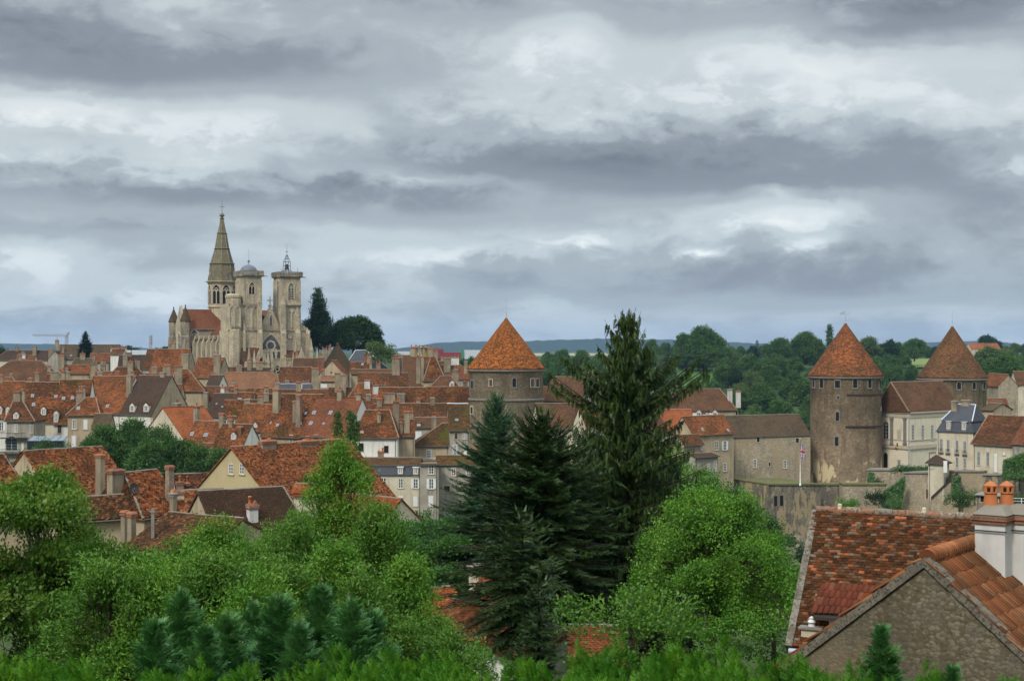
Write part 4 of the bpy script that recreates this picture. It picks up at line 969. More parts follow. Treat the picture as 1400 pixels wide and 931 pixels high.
    mb = MB(); mb.box(nx0, nx1, 9, 74, 0, zne); part('nave_wall', mb, 'stone_church_dark')
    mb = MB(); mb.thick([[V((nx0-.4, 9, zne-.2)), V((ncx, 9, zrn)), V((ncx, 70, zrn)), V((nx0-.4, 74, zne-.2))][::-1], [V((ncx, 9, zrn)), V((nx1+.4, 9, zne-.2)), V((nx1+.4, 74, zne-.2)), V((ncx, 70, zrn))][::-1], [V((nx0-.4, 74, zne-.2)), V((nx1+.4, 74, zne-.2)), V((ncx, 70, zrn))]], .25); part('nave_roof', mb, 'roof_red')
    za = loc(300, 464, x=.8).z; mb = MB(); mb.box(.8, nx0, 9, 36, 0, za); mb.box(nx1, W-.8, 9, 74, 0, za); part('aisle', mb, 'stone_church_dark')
    mb = MB(); mb.thick([[V((.5, 9, za)), V((nx0, 9, za+2.0)), V((nx0, 36, za+2.0)), V((.5, 36, za))][::-1], [V((nx1, 9, za+2)), V((W-.5, 9, za)), V((W-.5, 74, za)), V((nx1, 74, za+2))][::-1]], .2); part('aisle_roof', mb, 'roof_brown')
    for i in range(6):
        y = 10.5 + i*5; mb = MB(); mb.box(-.5, 1.0, y, y+.8, 0, za-1); mb.frustum(-.5, 1.0, y, y+.8, za-1, .3, 1.0, y, y+.8, za+.5); mb.box(.2, 1.1, y, y+.8, za-1, za+1.5)
        mb.mesh([V((.6, y+.2, za+.4)), V((nx0, y+.2, zne-1.5)), V((nx0, y+.2, zne-.7)), V((.6, y+.2, za+1.5)), V((.6, y+.6, za+.4)), V((nx0, y+.6, zne-1.5)), V((nx0, y+.6, zne-.7)), V((.6, y+.6, za+1.5))], MB.BF); part('flying_buttress', mb)
        gothic(e, (V((.8, y+2.9, za-6.5)), V((0, -1, 0)), V((-1, 0, 0)), V((0, 0, 1))), 2.3, 5.2, 2)
        gothic(e, (V((nx0, y+2.9, zne-5)), V((0, -1, 0)), V((-1, 0, 0)), V((0, 0, 1))), 2.4, 4.2, 2)
    # transept with its two turrets
    ty0, ty1 = 38.0, 49.5; tx0 = (loc(253.5, 450, y=ty0-.2).x+loc(237.5, 450, y=ty1+.6).x)/2; zte = loc(285, 449, y=ty0).z; ztr = loc(270, 423, y=(ty0+ty1)/2).z; tm = (ty0+ty1)/2
    mb = MB(); mb.box(tx0, W+2, ty0, ty1, 0, zte); mb.mesh([V((tx0, ty0, zte)), V((tx0, ty1, zte)), V((tx0, tm, ztr+1.3)), V((tx0+.8, ty0, zte)), V((tx0+.8, ty1, zte)), V((tx0+.8, tm, ztr+1.3))], [(0, 2, 1), (3, 4, 5), (0, 3, 5, 2), (1, 2, 5, 4)]); part('transept', mb)
    mb = MB(); mb.thick([[V((tx0+.8, ty0-.4, zte-.2)), V((W+2, ty0-.4, zte-.2)), V((W+2, tm, ztr)), V((tx0+.8, tm, ztr))], [V((tx0+.8, tm, ztr)), V((W+2, tm, ztr)), V((W+2, ty1+.4, zte-.2)), V((tx0+.8, ty1+.4, zte-.2))]], .25); part('transept_roof', mb, 'roof_red')
    for yy, px, pt, pe in ((ty0-.2, 253.5, 416, 439), (ty1+.6, 237.5, 419, 440)):
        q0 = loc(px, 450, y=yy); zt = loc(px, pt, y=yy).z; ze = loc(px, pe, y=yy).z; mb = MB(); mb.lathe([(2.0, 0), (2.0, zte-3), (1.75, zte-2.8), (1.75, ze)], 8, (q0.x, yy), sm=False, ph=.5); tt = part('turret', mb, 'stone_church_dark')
        mb = MB(); mb.lathe([(2.0, ze-.1), (1.95, ze+.15), (.12, zt-.8), (.25, zt-.5), (.02, zt)], 8, (q0.x, yy), sm=False, ph=.5); part('turret_spire', mb, 'roof_greybrown', tt)
    for px, py, w_, h_ in ((265.5, 477, 2.6, 8), (277, 477, 2.4, 0), (263, 457, 2, 0)):
        if h_: gothic(e, Tf(px, 482, ty0), w_, 8, 1)
    for px in (262, 272.5, 283): gothic(e, Tf(px, 474, ty0-.02) , 2.0, 3.6, 1, 'blind_arch', MS, .3)
    mb = MB(); mb.box(tx0-.1, W, ty0-.45, ty0-.05, zte-.5, zte-.1); part('cornice', mb, 'stone_church_dark')
    gothic(e, (V((tx0, tm, 4)), V((0, -1, 0)), V((-1, 0, 0)), V((0, 0, 1))), 3.6, zte-6, 3)
    # crossing tower and spire
    cy_ = tm+1.0; q = loc(303.5, 400, y=cy_); cx_ = q.x; z1 = loc(303, 447, y=cy_).z-8; z2 = loc(303, 386, y=cy_).z; za_ = loc(303, 292, y=cy_).z; pm = 1923/ (p0.y+cy_*.857); r = 17.2/pm/math.cos(math.pi/8)*1.0
    zm = loc(303, 420, y=cy_).z
    mb = MB(); mb.lathe([(r*.98, z1), (r*.98, zm-.3), (r*1.06, zm-.1), (r*1.06, zm+.2), (r, zm+.4), (r, z2-.8), (r*1.04, z2-.7), (r*1.1, z2-.1), (r*1.22, z2), (r*1.22, z2+.35), (r*1.05, z2+.4)], 8, (cx_, cy_), sm=False, ph=.5+math.degrees(0)); ct = part('crossing_tower', mb)
    for i in range(8):
        a = math.pi*2*i/8 + math.pi/4*0; ap = r*math.cos(math.pi/8)
        nrm = V((math.cos(a), math.sin(a), 0)); u = V((-math.sin(a), math.cos(a), 0)); o = V((cx_, cy_, zm+1.2)) + nrm*ap
        gothic(ct, (o, u, nrm, V((0, 0, 1))), 2.7, (z2-zm)*.74, 2, 'belfry_window', 'dark_void', .3)
        gothic(ct, (V((cx_, cy_, z1+4.2)) + nrm*(ap*.98), u, nrm, V((0, 0, 1))), 1.6, 4.0, 1, 'blind_arch', MS, .25)
    def rr(py): return loc(303, py, y=cy_).z
    prof = [(r*1.0, z2+.4), (r*.93, rr(372)), (r*.86, rr(362)), (r*.93, rr(361.4)), (r*.93, rr(360.3)), (r*.80, rr(359.6)), (r*.53, rr(341)), (r*.61, rr(340.3)), (r*.49, rr(339.2)), (r*.33, rr(320)), (r*.40, rr(319)), (r*.28, rr(318)), (r*.10, rr(300)), (r*.18, rr(299)), (r*.12, rr(298)), (r*.10, rr(296)), (r*.22, rr(295)), (r*.10, rr(292)), (.1, rr(291))]
    mb = MB(); mb.lathe(prof, 8, (cx_, cy_), sm=False, ph=.5)
    for i in range(8):      # ribs with crockets up the edges, small lucarnes on the faces
        a = 2*math.pi*(i+.5)/8; c, s_ = math.cos(a), math.sin(a)
        for (r0, za0), (r1, zb0) in (((r*.93, rr(372)), (r*.86, rr(362))), ((r*.82, rr(360)), (r*.53, rr(341))), ((r*.5, rr(339.5)), (r*.33, rr(320))), ((r*.28, rr(318)), (r*.1, rr(300)))):
            mb.tube((cx_+r0*c, cy_+r0*s_, za0), (cx_+r1*c, cy_+r1*s_, zb0), .16, .14, 4, m=1, sm=False)
        mb.tube((cx_+r*1.02*c, cy_+r*1.02*s_, z2+.3), (cx_+r*.97*c, cy_+r*.97*s_, z2+2.6), .28, .05, 4, m=1)
    part('spire', mb, ['stone_spire', 'stone_church_dark'])
    for i in range(4):
        a = math.pi/2*i; nrm = V((math.cos(a), math.sin(a), 0)); u = V((-math.sin(a), math.cos(a), 0)); mb = MB(); o = V((cx_, cy_, z2+.6)) + nrm*(r*.86)
        mb.tbox((o, u, nrm, V((0, 0, 1))), -.5, .5, -.6, .4, 0, 2.2); mb.mesh([o+u*-.65+nrm*.45+V((0, 0, 2.2)), o+u*.65+nrm*.45+V((0, 0, 2.2)), o+nrm*.45+V((0, 0, 3.2)), o+u*-.65-nrm*.8+V((0, 0, 2.2)), o+u*.65-nrm*.8+V((0, 0, 2.2)), o-nrm*.8+V((0, 0, 3.2))], [(0, 1, 2), (5, 4, 3), (1, 4, 5, 2), (0, 2, 5, 3)]); part('lucarne', mb, 'stone_church_dark')
    mb = MB(); zc = rr(291); mb.tube((cx_, cy_, zc), (cx_, cy_, rr(274)), .09, .04, 5); mb.box(cx_-1.0, cx_+1.0, cy_-.05, cy_+.05, rr(283)-.06, rr(283)+.06); part('spire_cross', mb, 'iron')
    # porch in front of the facade
    zp = loc(380, 494, y=-6).z; xa = loc(338, 494, y=-6).x; xb = loc(420, 494, y=-6).x
    mb = MB(); mb.box(xa, xb, -6, 0, 0, zp); 
    pr = part('porch', mb)
    for px, hw, pt in ((357, 10, 474), (413, 9, 478)):
        q = loc(px, 494, y=-6.3); zt = loc(px, pt, y=-6.3).z; h2 = hw*.245; mb = MB()
        mb.mesh([V((q.x-h2, -6.3, zp-.5)), V((q.x+h2, -6.3, zp-.5)), V((q.x, -6.3, zt)), V((q.x-h2, -5.6, zp-.5)), V((q.x+h2, -5.6, zp-.5)), V((q.x, -5.6, zt))], [(0, 1, 2), (5, 4, 3), (1, 4, 5, 2), (0, 2, 5, 3)])
        mb.lathe([(.15, zt-.2), (.3, zt+.2), (.05, zt+.9)], 5, (q.x, -5.95)); part('porch_gable', mb)
        mb = MB(); mb.thick([[V((q.x-h2-.4, -5.6, zp-.3)), V((q.x, -5.6, zt-.4)), V((q.x, 0, zt-.4)), V((q.x-h2-.4, 0, zp-.3))][::-1], [V((q.x, -5.6, zt-.4)), V((q.x+h2+.4, -5.6, zp-.3)), V((q.x+h2+.4, 0, zp-.3)), V((q.x, 0, zt-.4))][::-1]], .15); part('porch_roof', mb, 'roof_brown')
        gothic(e, (V((q.x, -6.32, zp+.1)), V((1, 0, 0)), V((0, -1, 0)), V((0, 0, 1))), 1.1, 1.6, 1, 'niche', 'dark_void')
    for px0, px1, pt in ((333, 352, 474), (391, 404, 478)):
        a = loc(px0, 480, y=-2).x; b = loc(px1, 480, y=-2).x; zt = loc(px0, pt, y=0).z; mb = MB(); mb.thick([[V((a-.6, -3.5, zp-.2)), V((b+.4, -3.5, zp-.2)), V((b, .2, zt)), V((a, .2, zt))]], .2); mb.box(a-.3, b+.2, -3.2, 0, zp-2, zp); part('porch_roof', mb, 'roof_brown')
    for px, pt in ((340.5, 474), (347.5, 478), (366.5, 479), (372, 478), (401, 480), (425, 462), (433.5, 474), (405.5, 482), (390, 486)):
        yy = -6.2 if px < 420 else -2.0; q = loc(px, 500, y=yy); zt = loc(px, pt, y=yy).z; mb = MB(); w_ = .42 if px != 425 else .6
        mb.box(q.x-w_, q.x+w_, yy-w_, yy+w_, 0, zt-4.2); mb.box(q.x-w_-.12, q.x+w_+.12, yy-w_-.12, yy+w_+.12, zt-4.4, zt-4.1); mb.frustum(q.x-w_, q.x+w_, yy-w_, yy+w_, zt-4.1, q.x-.04, q.x+.04, yy-.04, yy+.04, zt)
        for j in range(5): f_ = j/5; mb.box(q.x-w_*(1-f_)-.1, q.x+w_*(1-f_)+.1, yy-.1, yy+.1, zt-3.8+j*.7, zt-3.65+j*.7)
        part('pinnacle', mb)
    for px in (379, 396): 
        q = loc(px, 506, y=-6); gothic(e, (V((q.x, -6.02, q.z-1)), V((1, 0, 0)), V((0, -1, 0)), V((0, 0, 1))), 3.0, 2.6, 1, 'portal', 'dark_void')
    mb = MB(); mb.box(xa, xb, -6.15, -5.95, zp+.9, zp+1.1)
    for i in range(40): x = xa + (xb-xa)*i/39; mb.box(x-.1, x+.1, -6.1, -6.0, zp, zp+.9)
    part('porch_parapet', mb)
church()
# ================================================================ the castle towers
Zv = Vector((0, 0, 1))
def round_tower(label, pxc, Y, rpx, rroof, yeave, yapex, yfin, roof, wall, zbase, wins=(), bands=(), vane=False, skirt=.12, sky=None):
    c = P(pxc, yeave, Y); r = rpx/F*Y; rr_ = rroof/F*Y; zb = CZ + zbase; e = empty('round_tower', (c.x, c.y, zb), 0, label, 'tower', 'round castle towers')
    ze = c.z - zb; za = P(pxc, yapex, Y).z - zb
    mb = MB(); prof = [(r*1.03, 0), (r*1.0, ze*.35), (r*.985, ze-.5), (r*1.02, ze-.3), (r*1.02, ze)]; n = 48
    mb.lathe(prof, n, sm=True)
    o = mb.build('wall', wall, e); me = o.data; uvl = me.uv_layers[0].data; cyl_uv(me, uvl, r)
    mb = MB(); ks = [(0, 1.0), (.03, .965)] + [(t, (1-t)*.985+.005) for t in (.1, .2, .3, .4, .5, .6, .7, .8, .9, .96)] + [(1, .02)]
    H_ = za-ze; mb.lathe([(rr_-.05, ze-.18)] + [(rr_*k, ze + H_*t) for t, k in ks], 56, sm=True)
    o = mb.build('roof', roof, e); cyl_uv(o.data, o.data.uv_layers[0].data, rr_*.6, H_)
    mb = MB(); zf_ = P(pxc, yfin, Y).z - zb
    mb.lathe([(.55, za-1.1), (.3, za-.3), (.12, za+.3), (.1, za+.9), (.16, za+1.1), (.06, za+1.3), (.05, zf_), (0, zf_+.1)], 8)
    if vane:
        mb.box(-1.2, 1.0, -.04, .04, zf_-1.2, zf_-1.08); mb.mesh([Vector((-.1, 0, zf_-.3)), Vector((-1.5, 0, zf_-.9)), Vector((-1.1, 0, zf_-1.2)), Vector((-.1, 0, zf_-1.1)), Vector((-.1, .06, zf_-.3)), Vector((-1.5, .06, zf_-.9)), Vector((-1.1, .06, zf_-1.2)), Vector((-.1, .06, zf_-1.1))], MB.BF)
    mb.build('finial', 'zinc' , e)
    # modillion ring of lapped stones under the roof
    mb = MB(); mb.lathe([(r*1.0, ze-.75), (r*1.045, ze-.6), (r*1.05, ze-.35), (rr_*.97, ze-.2)], 48); mb.build('cornice', 'stone_grey', e)
    def T(px, py, k=1.0):
        s_ = max(-.98, min(.98, (px-pxc)/rpx)); c_ = math.sqrt(1-s_*s_); yy = Y - r*c_; z = CZ-(py-HY)/F*yy - zb
        return (Vector((r*s_*k*.995, -r*c_*k*.995, z)), Vector((c_, s_, 0)), Vector((s_, -c_, 0)), Zv)
    for w_ in wins:
        px, py, ww, hh, st = w_[:5]; t = T(px, py); wm = ww/F*Y; hm = hh/F*Y
        s_ = (px-pxc)/rpx; wm = min(wm / max(.35, math.sqrt(max(.05, 1-s_*s_))), 2.2)
        if st == 'loop' or st == 'arch':
            mb = MB(); mb.tbox(t, -wm/2-.18, -wm/2, -.3, .1, -.2, hm+.1, 0); mb.tbox(t, wm/2, wm/2+.18, -.3, .1, -.2, hm+.1, 0); mb.tbox(t, -wm/2-.18, wm/2+.18, -.3, .13, -.45, -.2, 0)
            if st == 'loop': mb.tbox(t, -wm/2, wm/2, -.3, .1, hm-.1, hm+.25, 0)
            mb.tbox(t, -wm/2, wm/2, -.3, .015, -.2, hm, 1)
            if st == 'arch':
                o_, u, nn, up = t
                for i in range(8):
                    a0, a1 = math.pi*i/8, math.pi*(i+1)/8; q = lambda rr0, a, b: o_ + u*(rr0*math.cos(a)) + nn*b + up*(hm + rr0*math.sin(a))
                    mb.face([q(0, 0, .015), q(wm/2, a0, .015), q(wm/2, a1, .015)], 1); mb.face([q(wm/2, a0, .1), q(wm/2+.2, a0, .1), q(wm/2+.2, a1, .1), q(wm/2, a1, .1)], 0)
            mb.build('window', ['stone_grey' if len(w_) < 6 else w_[5], 'dark_void'], e)
        else: window(e, t, wm, hm, st, bars=2)
    for (py, a0, a1, dz, th_) in bands:
        mb = MB(); z = T(pxc, py)[0].z; vs = []; m = 24
        for rk, zz in ((1.0, z-dz), (1.0+th_/r, z-dz), (1.0+th_/r, z), (1.0, z+.05)):
            for i in range(m+1):
                a = math.radians(a0+(a1-a0)*i/m); rc = r*(1.012 if py > 560 else 1.0); vs.append((rc*rk*math.sin(a), -rc*rk*math.cos(a), zz))
        mb.mesh(vs, [(j*(m+1)+i, j*(m+1)+i+1, (j+1)*(m+1)+i+1, (j+1)*(m+1)+i) for j in range(3) for i in range(m)]); mb.build('string_course', 'wood_dark' if dz < .3 else 'stone_grey', e)
    if sky:
        px, py = sky; s_ = (px-pxc)/rroof; fr = (py-yeave)/(yapex-yeave); rad = rr_*(1-fr)*.86; t = (Vector((rad*s_*1.1, -rad*.93, ze+H_*fr)), Vector((1, 0, 0)), Vector((0, -.8, .6)), Vector((0, .6, .8)))
        mb = MB(); mb.tbox(t, -.5, .5, -.5, .25, -.4, .4, 0); mb.tbox(t, -.4, .4, .25, .27, -.32, .32, 1); mb.build('skylight', ['metal_grey', 'glass_sky'], e)
    return e
def cyl_uv(me, uvl, r, H=None):
    V = np.empty(len(me.vertices)*3); me.vertices.foreach_get('co', V); V = V.reshape(-1, 3)
    for p in me.polygons:
        a = [math.atan2(V[me.loops[l].vertex_index][1], V[me.loops[l].vertex_index][0]) for l in p.loop_indices]
        if max(a)-min(a) > math.pi: a = [x+2*math.pi if x < 0 else x for x in a]
        for l, x in zip(p.loop_indices, a):
            q = V[me.loops[l].vertex_index]; uvl[l].uv = (x*r, q[2]*(1.15 if H else 1))

round_tower('broad round tower with a bright orange conical tile roof rising behind the dark firs', 692, 312, 51, 54, 503.5, 434, 404, 'cone_orange', 'stone_tower_left', -36,
            [(646, 530, 3, 10, 'loop'), (671.5, 528, 4, 9, 'b'), (703, 528, 5, 8, 'arch'), (727.5, 529, 4.5, 11, 'b'), (734.5, 529, 4, 11, 'b'), (645.5, 564, 3, 8, 'loop', 'stone_trim')],
            [(546, -100, 100, .35, .22), (583, -100, 100, .35, .22)])
round_tower('tall round brown stone tower with rust red cone roof and weather vane', 1156, 322, 48, 51, 513, 441, 423, 'cone_rust', 'stone_tower_main', -34,
            [(1109.5, 528, 2, 8, 'arch'), (1117, 529, 3.6, 8, 'arch'), (1135, 529, 6, 9, 'loop'), (1157.5, 529, 5.5, 8, 'arch'), (1178.5, 529, 5, 8, 'arch'), (1196.5, 530, 3, 8, 'arch'), (1135, 574, 4, 11, 'loop'), (1134, 608, 4, 11, 'loop'), (1136, 544, 2, 3, 'loop'), (1200, 559, 2, 2, 'loop')],
            [(539, -12, 74, .28, .12), (582.5, -14, 72, .28, .12)], vane=True)
round_tower('farther round stone tower with brown cone roof standing behind the palace', 1302, 352, 45, 47, 516, 445, 425, 'cone_brown', 'stone_tower', -34,
            [(1297, 531, 5, 6, 'arch'), (1318, 531, 4.6, 6, 'arch'), (1335.5, 531, 4, 6, 'arch'), (1345, 530, 2, 6, 'arch'), (1271, 531, 4.6, 6, 'arch')], [], sky=(1283.5, 505))

# ================================================================ castle buildings on the right
CG = 'buildings of the castle rock'
# stone barrack wing beside the main tower
h = H('long rubble stone building with plain dark brown roof left of the tall tower', (1003, 306), (1108, 314), 597, (1020, 568), roof='roof_greybrown', wall='stone_castle', K=1, D=9, zb=CZ-45, ov=.15, group=CG, ridge='ridge_grey')
h.win((1032, 639, 5, 11), (1073, 640, 5, 11), style='n').win((1036.5, 604, 4.5, 6, 'o'), (1090, 605, 5, 6, 'o')).win((1052, 637, 3, 5, 'o'))
h = H('cream house with orange tiled roof, white windows and shutters beside the rubble building', (947, 288), (1003, 296), 593, (975, 568), rl=None, roof='roof_orange', wall='wall_ochre', K=1, group=CG, zb=CZ-42)
h.win((979.5, 615, 6, 12, 'n'), (991, 615, 6, 12, 's'), (991, 644, 5.5, 11, 'n')).sky((960.5, 587), (995.5, 588))
h = H('small lean-to house with a narrow orange roof below the cream house', (935, 276), (961, 280), 607, (950, 594), roof='roof_rust', wall='stone_rubble', K=1, kind='x', group=CG, zb=CZ-42)
h.win((959, 615, 3, 5, 'n')).win((941, 626, 4, 7))
h = H('dark stair house with a glazed door below the cream house', (950, 274), (982, 278), 625, (968, 619), roof='roof_dark', wall='wall_grey', K=1, D=4, kind='x', group=CG, zb=CZ-42)
h.win((978, 644, 4.5, 14, 'n'), (969, 644, 4, 10, 'n'))
h = H('cream gabled house with light orange roof left of the cream shuttered house', (900, 292), (948, 292), 590, (925, 560), roof='roof_bright', wall='wall_cream', K=1, group=CG, zb=CZ-42); h.win((925, 612, 5, 10)); h.win((908, 612, 5, 10))
h = H('large cream house with dark brown hipped roof and two tall white chimneys', (905, 345), (1005, 350), 560, (950, 532), rl=926, rr=984, roof='roof_brown', wall='wall_ochre', K=1, group=CG, zb=CZ-46, sl=.9, ridge='ridge_mortar')
h.chim((998.5, 532, 6, 548, 1, 'f', 'chimney_white'), (1010, 534, 6, 552, 1, 'f', 'chimney_white')).win((1007, 569, 3, 7, 'o'))
h.dorm((955, 571, 8, 8), (977, 571, 8, 8), (966, 571, 5, 6))
# houses seen between the central tower and the spruce
h = H('low house with orange hipped roof right of the central tower', (735, 330), (787, 334), 547, (758, 529), rl=738, rr=776, roof='roof_rust', wall='wall_ochre', K=1, group=CG, zb=CZ-36); h.chim((776, 535, 3, 546, 1))
h = H('house with a wide pink brown roof right of the central tower', (738, 290), (800, 292), 584, (760, 552), roof='roof_brown', wall='wall_cream', K=1, group=CG, zb=CZ-42, ridge='ridge_grey'); h.win((752, 606, 5, 9), (770, 606, 5, 9), (788, 606, 5, 9))
h = H('pale gabled house with brown roof half hidden behind the tall spruce', (793, 318), (832, 326), 548, (812, 516), kind='y', D=12, roof='roof_brown', wall='wall_grey', K=1, group=CG, zb=CZ-40, ridge='ridge_mortar'); h.chim((818, 535, 9, 560, 2, 'r', 'chimney_white')); h.win((806, 545, 3, 6))
h = H('cream house with an orange roof behind the lower branches of the spruce', (800, 280), (868, 284), 580, (830, 556), roof='roof_orange', wall='wall_cream', K=1, group=CG, zb=CZ-42); h.win((815, 603, 5, 9), (838, 603, 5, 9), (858, 603, 5, 9))
h = H('beige house with brown roof glimpsed right of the spruce trunk', (866, 286), (912, 290), 590, (890, 566), roof='roof_brown', wall='wall_cream', K=1, group=CG, zb=CZ-42); h.win((885, 612, 5, 9), (900, 612, 5, 9))
# palace: two facades meeting at a corner
def palace():
    A = P(1198, 563, 326); B = P(1243.5, 563, 317); Cc = P(1312, 563, 331); zb = CZ-31
    e = empty('palace', (B.x, B.y, zb), 0, 'cream stone palace with brown hipped roof, arched window and pilasters between two round towers', 'palace')
    V = Vector; a = V((A.x-B.x, A.y-B.y, 0)); c = V((Cc.x-B.x, Cc.y-B.y, 0)); ze = B.z-zb; far = a + c
    C0 = CAM - V((B.x, B.y, zb))
    mb = MB(); pts = [V((0, 0, 0)), c, far, a]
    for i in range(4):
        p, q = pts[i], pts[(i+1) % 4]; mb.face([p, q, q+Zv*ze, p+Zv*ze])
    mb.build('wall', 'wall_palace', e)
    zr = P(1215, 521, 335).z - zb; ov = .5
    def off(p): d = (p - far*.5); d.z = 0; return p + d.normalized()*ov*1.2
    q = [off(p) + Zv*(ze+.05) for p in pts]; r0 = a*.62 + c*.04 + Zv*zr; r1 = a*.5 + c*1.0 + Zv*zr
    # ridge seen from (1215,521) to (1300,522)
    mb = MB(); mb.thick([[q[0], q[1], r1, r0], [q[2], q[3], r0, r1], [q[3], q[0], r0], [q[1], q[2], r1]], .2); mb.build('roof', 'roof_brown', e)
    mb = MB()
    for p_, q_ in ((q[0], r0), (q[3], r0), (r0, r1)):
        for i in range(8): mb.tube(p_.lerp(q_, i/8), p_.lerp(q_, (i+1)/8), .16, .15, 6)
    mb.build('ridge_tiles', 'ridge_mortar', e)
    ua = (-a).normalized(); na = V((ua.y, -ua.x, 0)); uc = c.normalized(); nc = V((uc.y, -uc.x, 0))
    def hit(px, py, n):
        d = V(((px-700)/F, 1, -(py-HY)/F)); return C0 + d*((-C0).dot(n)/d.dot(n))
    def T(px, py, left): n, u = (na, ua) if left else (nc, uc); return (hit(px, py, n), u, n, Zv)
    m = 320/F
    window(e, T(1211.5, 600, True), 1.5, 3.3, 'n', arch=True, bars=3); door(e, T(1211, 641, True), 1.2, 3.1, 'dark_void', True); window(e, T(1229, 637, True), .9, 1.4, 'n', bars=2)
    for px in (1248, 1261.5, 1274.5): window(e, T(px, 601.5, False), .85, 3.4, 'n', bars=4)
    mb = MB()
    for i, (py, h_, o_) in enumerate(((566, .9, .12), (563.5, .35, .32), (612, .35, .25), (609, .8, .1), (601.5, .2, .1))):
        for u, n, L in ((ua, na, a.length), (uc, nc, c.length)):
            z = (ze - (py-563)*m) ; t = (V((0, 0, z)), u, n, Zv)
            if u is ua: mb.tbox(t, -L, 0, -.02, o_, -h_, 0)
            else: mb.tbox(t, 0, L, -.02, o_+.003, -h_, 0)
    mb.build('cornice', 'stone_trim', e)
    for px in (1219.5, 1237.5):
        t = T(px, 608, True); mb = MB(); mb.tbox(t, -.42, .42, -.02, .2, 0, 6.2); mb.tbox(t, -.55, .55, -.02, .28, 5.7, 6.2); mb.tbox(t, -.55, .55, -.02, .28, 0, .4); mb.build('pilaster', 'stone_grey', e)
    t = T(1229.5, 600, True); mb = MB(); o, u, n, up = t; mb.tbox(t, -.6, .6, -.02, .06, 0, 1.6, 0)
    for i in range(8): a0, a1 = math.pi*i/8, math.pi*(i+1)/8; mb.face([o+n*.06+up*1.6, o+u*.6*math.cos(a0)+n*.06+up*(1.6+.6*math.sin(a0)), o+u*.6*math.cos(a1)+n*.06+up*(1.6+.6*math.sin(a1))], 0)
    mb.build('niche', 'stone_trim', e)
    mb = MB(); mb.tube(V((0, 0, 0))+na*.3, V((0, 0, ze-.3))+na*.3, .09); mb.build('downpipe', 'zinc', e)
    t = T(1227.5, 612, True); mb = MB(); mb.tbox(t, -.1, .1, .1, .3, -.1, 1.1, 0); mb.tbox(t, -.45, -.05, .3, .45, -.2, .15, 1); mb.tbox(t, -.05, .35, .3, .42, -.05, .3, 2); mb.build('flag_bracket', ['iron', 'flag_red', 'yellow_paint'], e)
    t = T(1274, 618, False); mb = MB(); mb.tbox(t, -1.2, 1.6, -.02, .1, -.12, 0); mb.tbox(t, -1.2, -1.1, -.02, .1, -4, -.12); mb.build('door_frame', 'wood_brown', e)
palace()
h = H('grey mansard townhouse with slate roof and tall shuttered windows right of the palace', (1281, 286), (1330.5, 281), 589, (1315, 553), rl=1309, rr=1334, man=574, roof='roof_slate', wall='wall_cream', K=1, D=9, group=CG, zb=CZ-34, mi=.9, ridge='zinc_pale', name='townhouse')
h.win((1287, 617, 3.6, 17, 'g'), (1296.5, 618, 3.6, 17, 'g'), (1308.5, 619, 3.6, 17, 'g'), (1319, 620, 3.6, 17, 'g'), (1308.5, 639, 3.6, 14, 'g'), (1319, 640, 3.6, 14, 'g'))
for px, py in ((1287, 619), (1296.5, 620), (1308.5, 621), (1319, 622)):
    t = h.T(px, py); mb = MB(); mb.tbox(t, -.5, .5, 0, .35, -.1, 0)
    for i in range(6): mb.tbox(t, -.48+i*.19, -.46+i*.19, .31, .34, 0, .9)
    mb.tbox(t, -.5, .5, .31, .35, .9, .95); mb.build('balconet', 'iron', h.e)
h.dorm((1297, 586, 6, 10), (1318, 587, 6, 10), flat=True, plane=h.mp, roof='zinc', wall='wall_cream'); h.chim((1304, 548, 8, 562, 1), (1321, 547, 12, 560, 2, 'r'), mat='chimney_render')
h2 = H('blank ochre party wall house behind the mansard townhouse', (1341, 292), (1358, 290), 560, (1349, 551), roof='roof_greybrown', wall='wall_ochre', K=1, D=8, group=CG, zb=CZ-34)
h = H('low cream house with orange brown roof and tall shuttered windows at the right edge', (1330.5, 277), (1384, 270), 604, (1360, 568), rl=1347, rr=None, roof='roof_rust', wall='wall_cream', K=1, D=9, group=CG, zb=CZ-34); 
h.win((1338, 636, 4, 19, 'g'), (1350.5, 637, 4, 19, 'g')).win((1361.5, 645, 4.5, 25, 'c')); h.win((1373, 622, 4, 4, 'c'))
h = H('red roofed house end cut by the right edge of the view', (1384.5, 269), (1440, 262), 604, (1400, 568), roof='roof_red', wall='wall_grey', K=1, D=9, group=CG, zb=CZ-34)
# far houses on the right
for lab, a, b, ye, r, kw in (
    ('stone barn gable with orange roof on the slope at the far right', (1365, 400), (1392, 400), 527, (1377, 512), dict(kind='y', D=16, roof='roof_orange', wall='stone_rubble', sl=.8)),
    ('small far house with dark red roof below the stone barn gable', (1352, 372), (1378, 372), 553, (1365, 545), dict(roof='roof_red', wall='wall_cream')),
    ('far cream cottage gable with red roof right of the far tower', (1359, 362), (1383, 362), 559, (1369, 549), dict(kind='y', D=8, roof='roof_red', wall='wall_cream')),
    ('low far building with pale brown roof between the far tower and the barn', (1349, 430), (1376, 430), 527, (1362, 521), dict(roof='roof_pink', wall='wall_grey')),
    ('tall far house with brown roof at the right edge behind the barn', (1390, 430), (1425, 430), 524, (1405, 508), dict(roof='roof_brown', wall='wall_cream')),
    ('long far barn with a bright orange roof on the wooded skyline', (1328, 1050), (1368, 1050), 477, (1345, 469.5), dict(roof='roof_bright', wall='wall_cream', D=14))):
    H(lab, a, b, ye, r, K=1, group='far houses on the right slope', **kw)

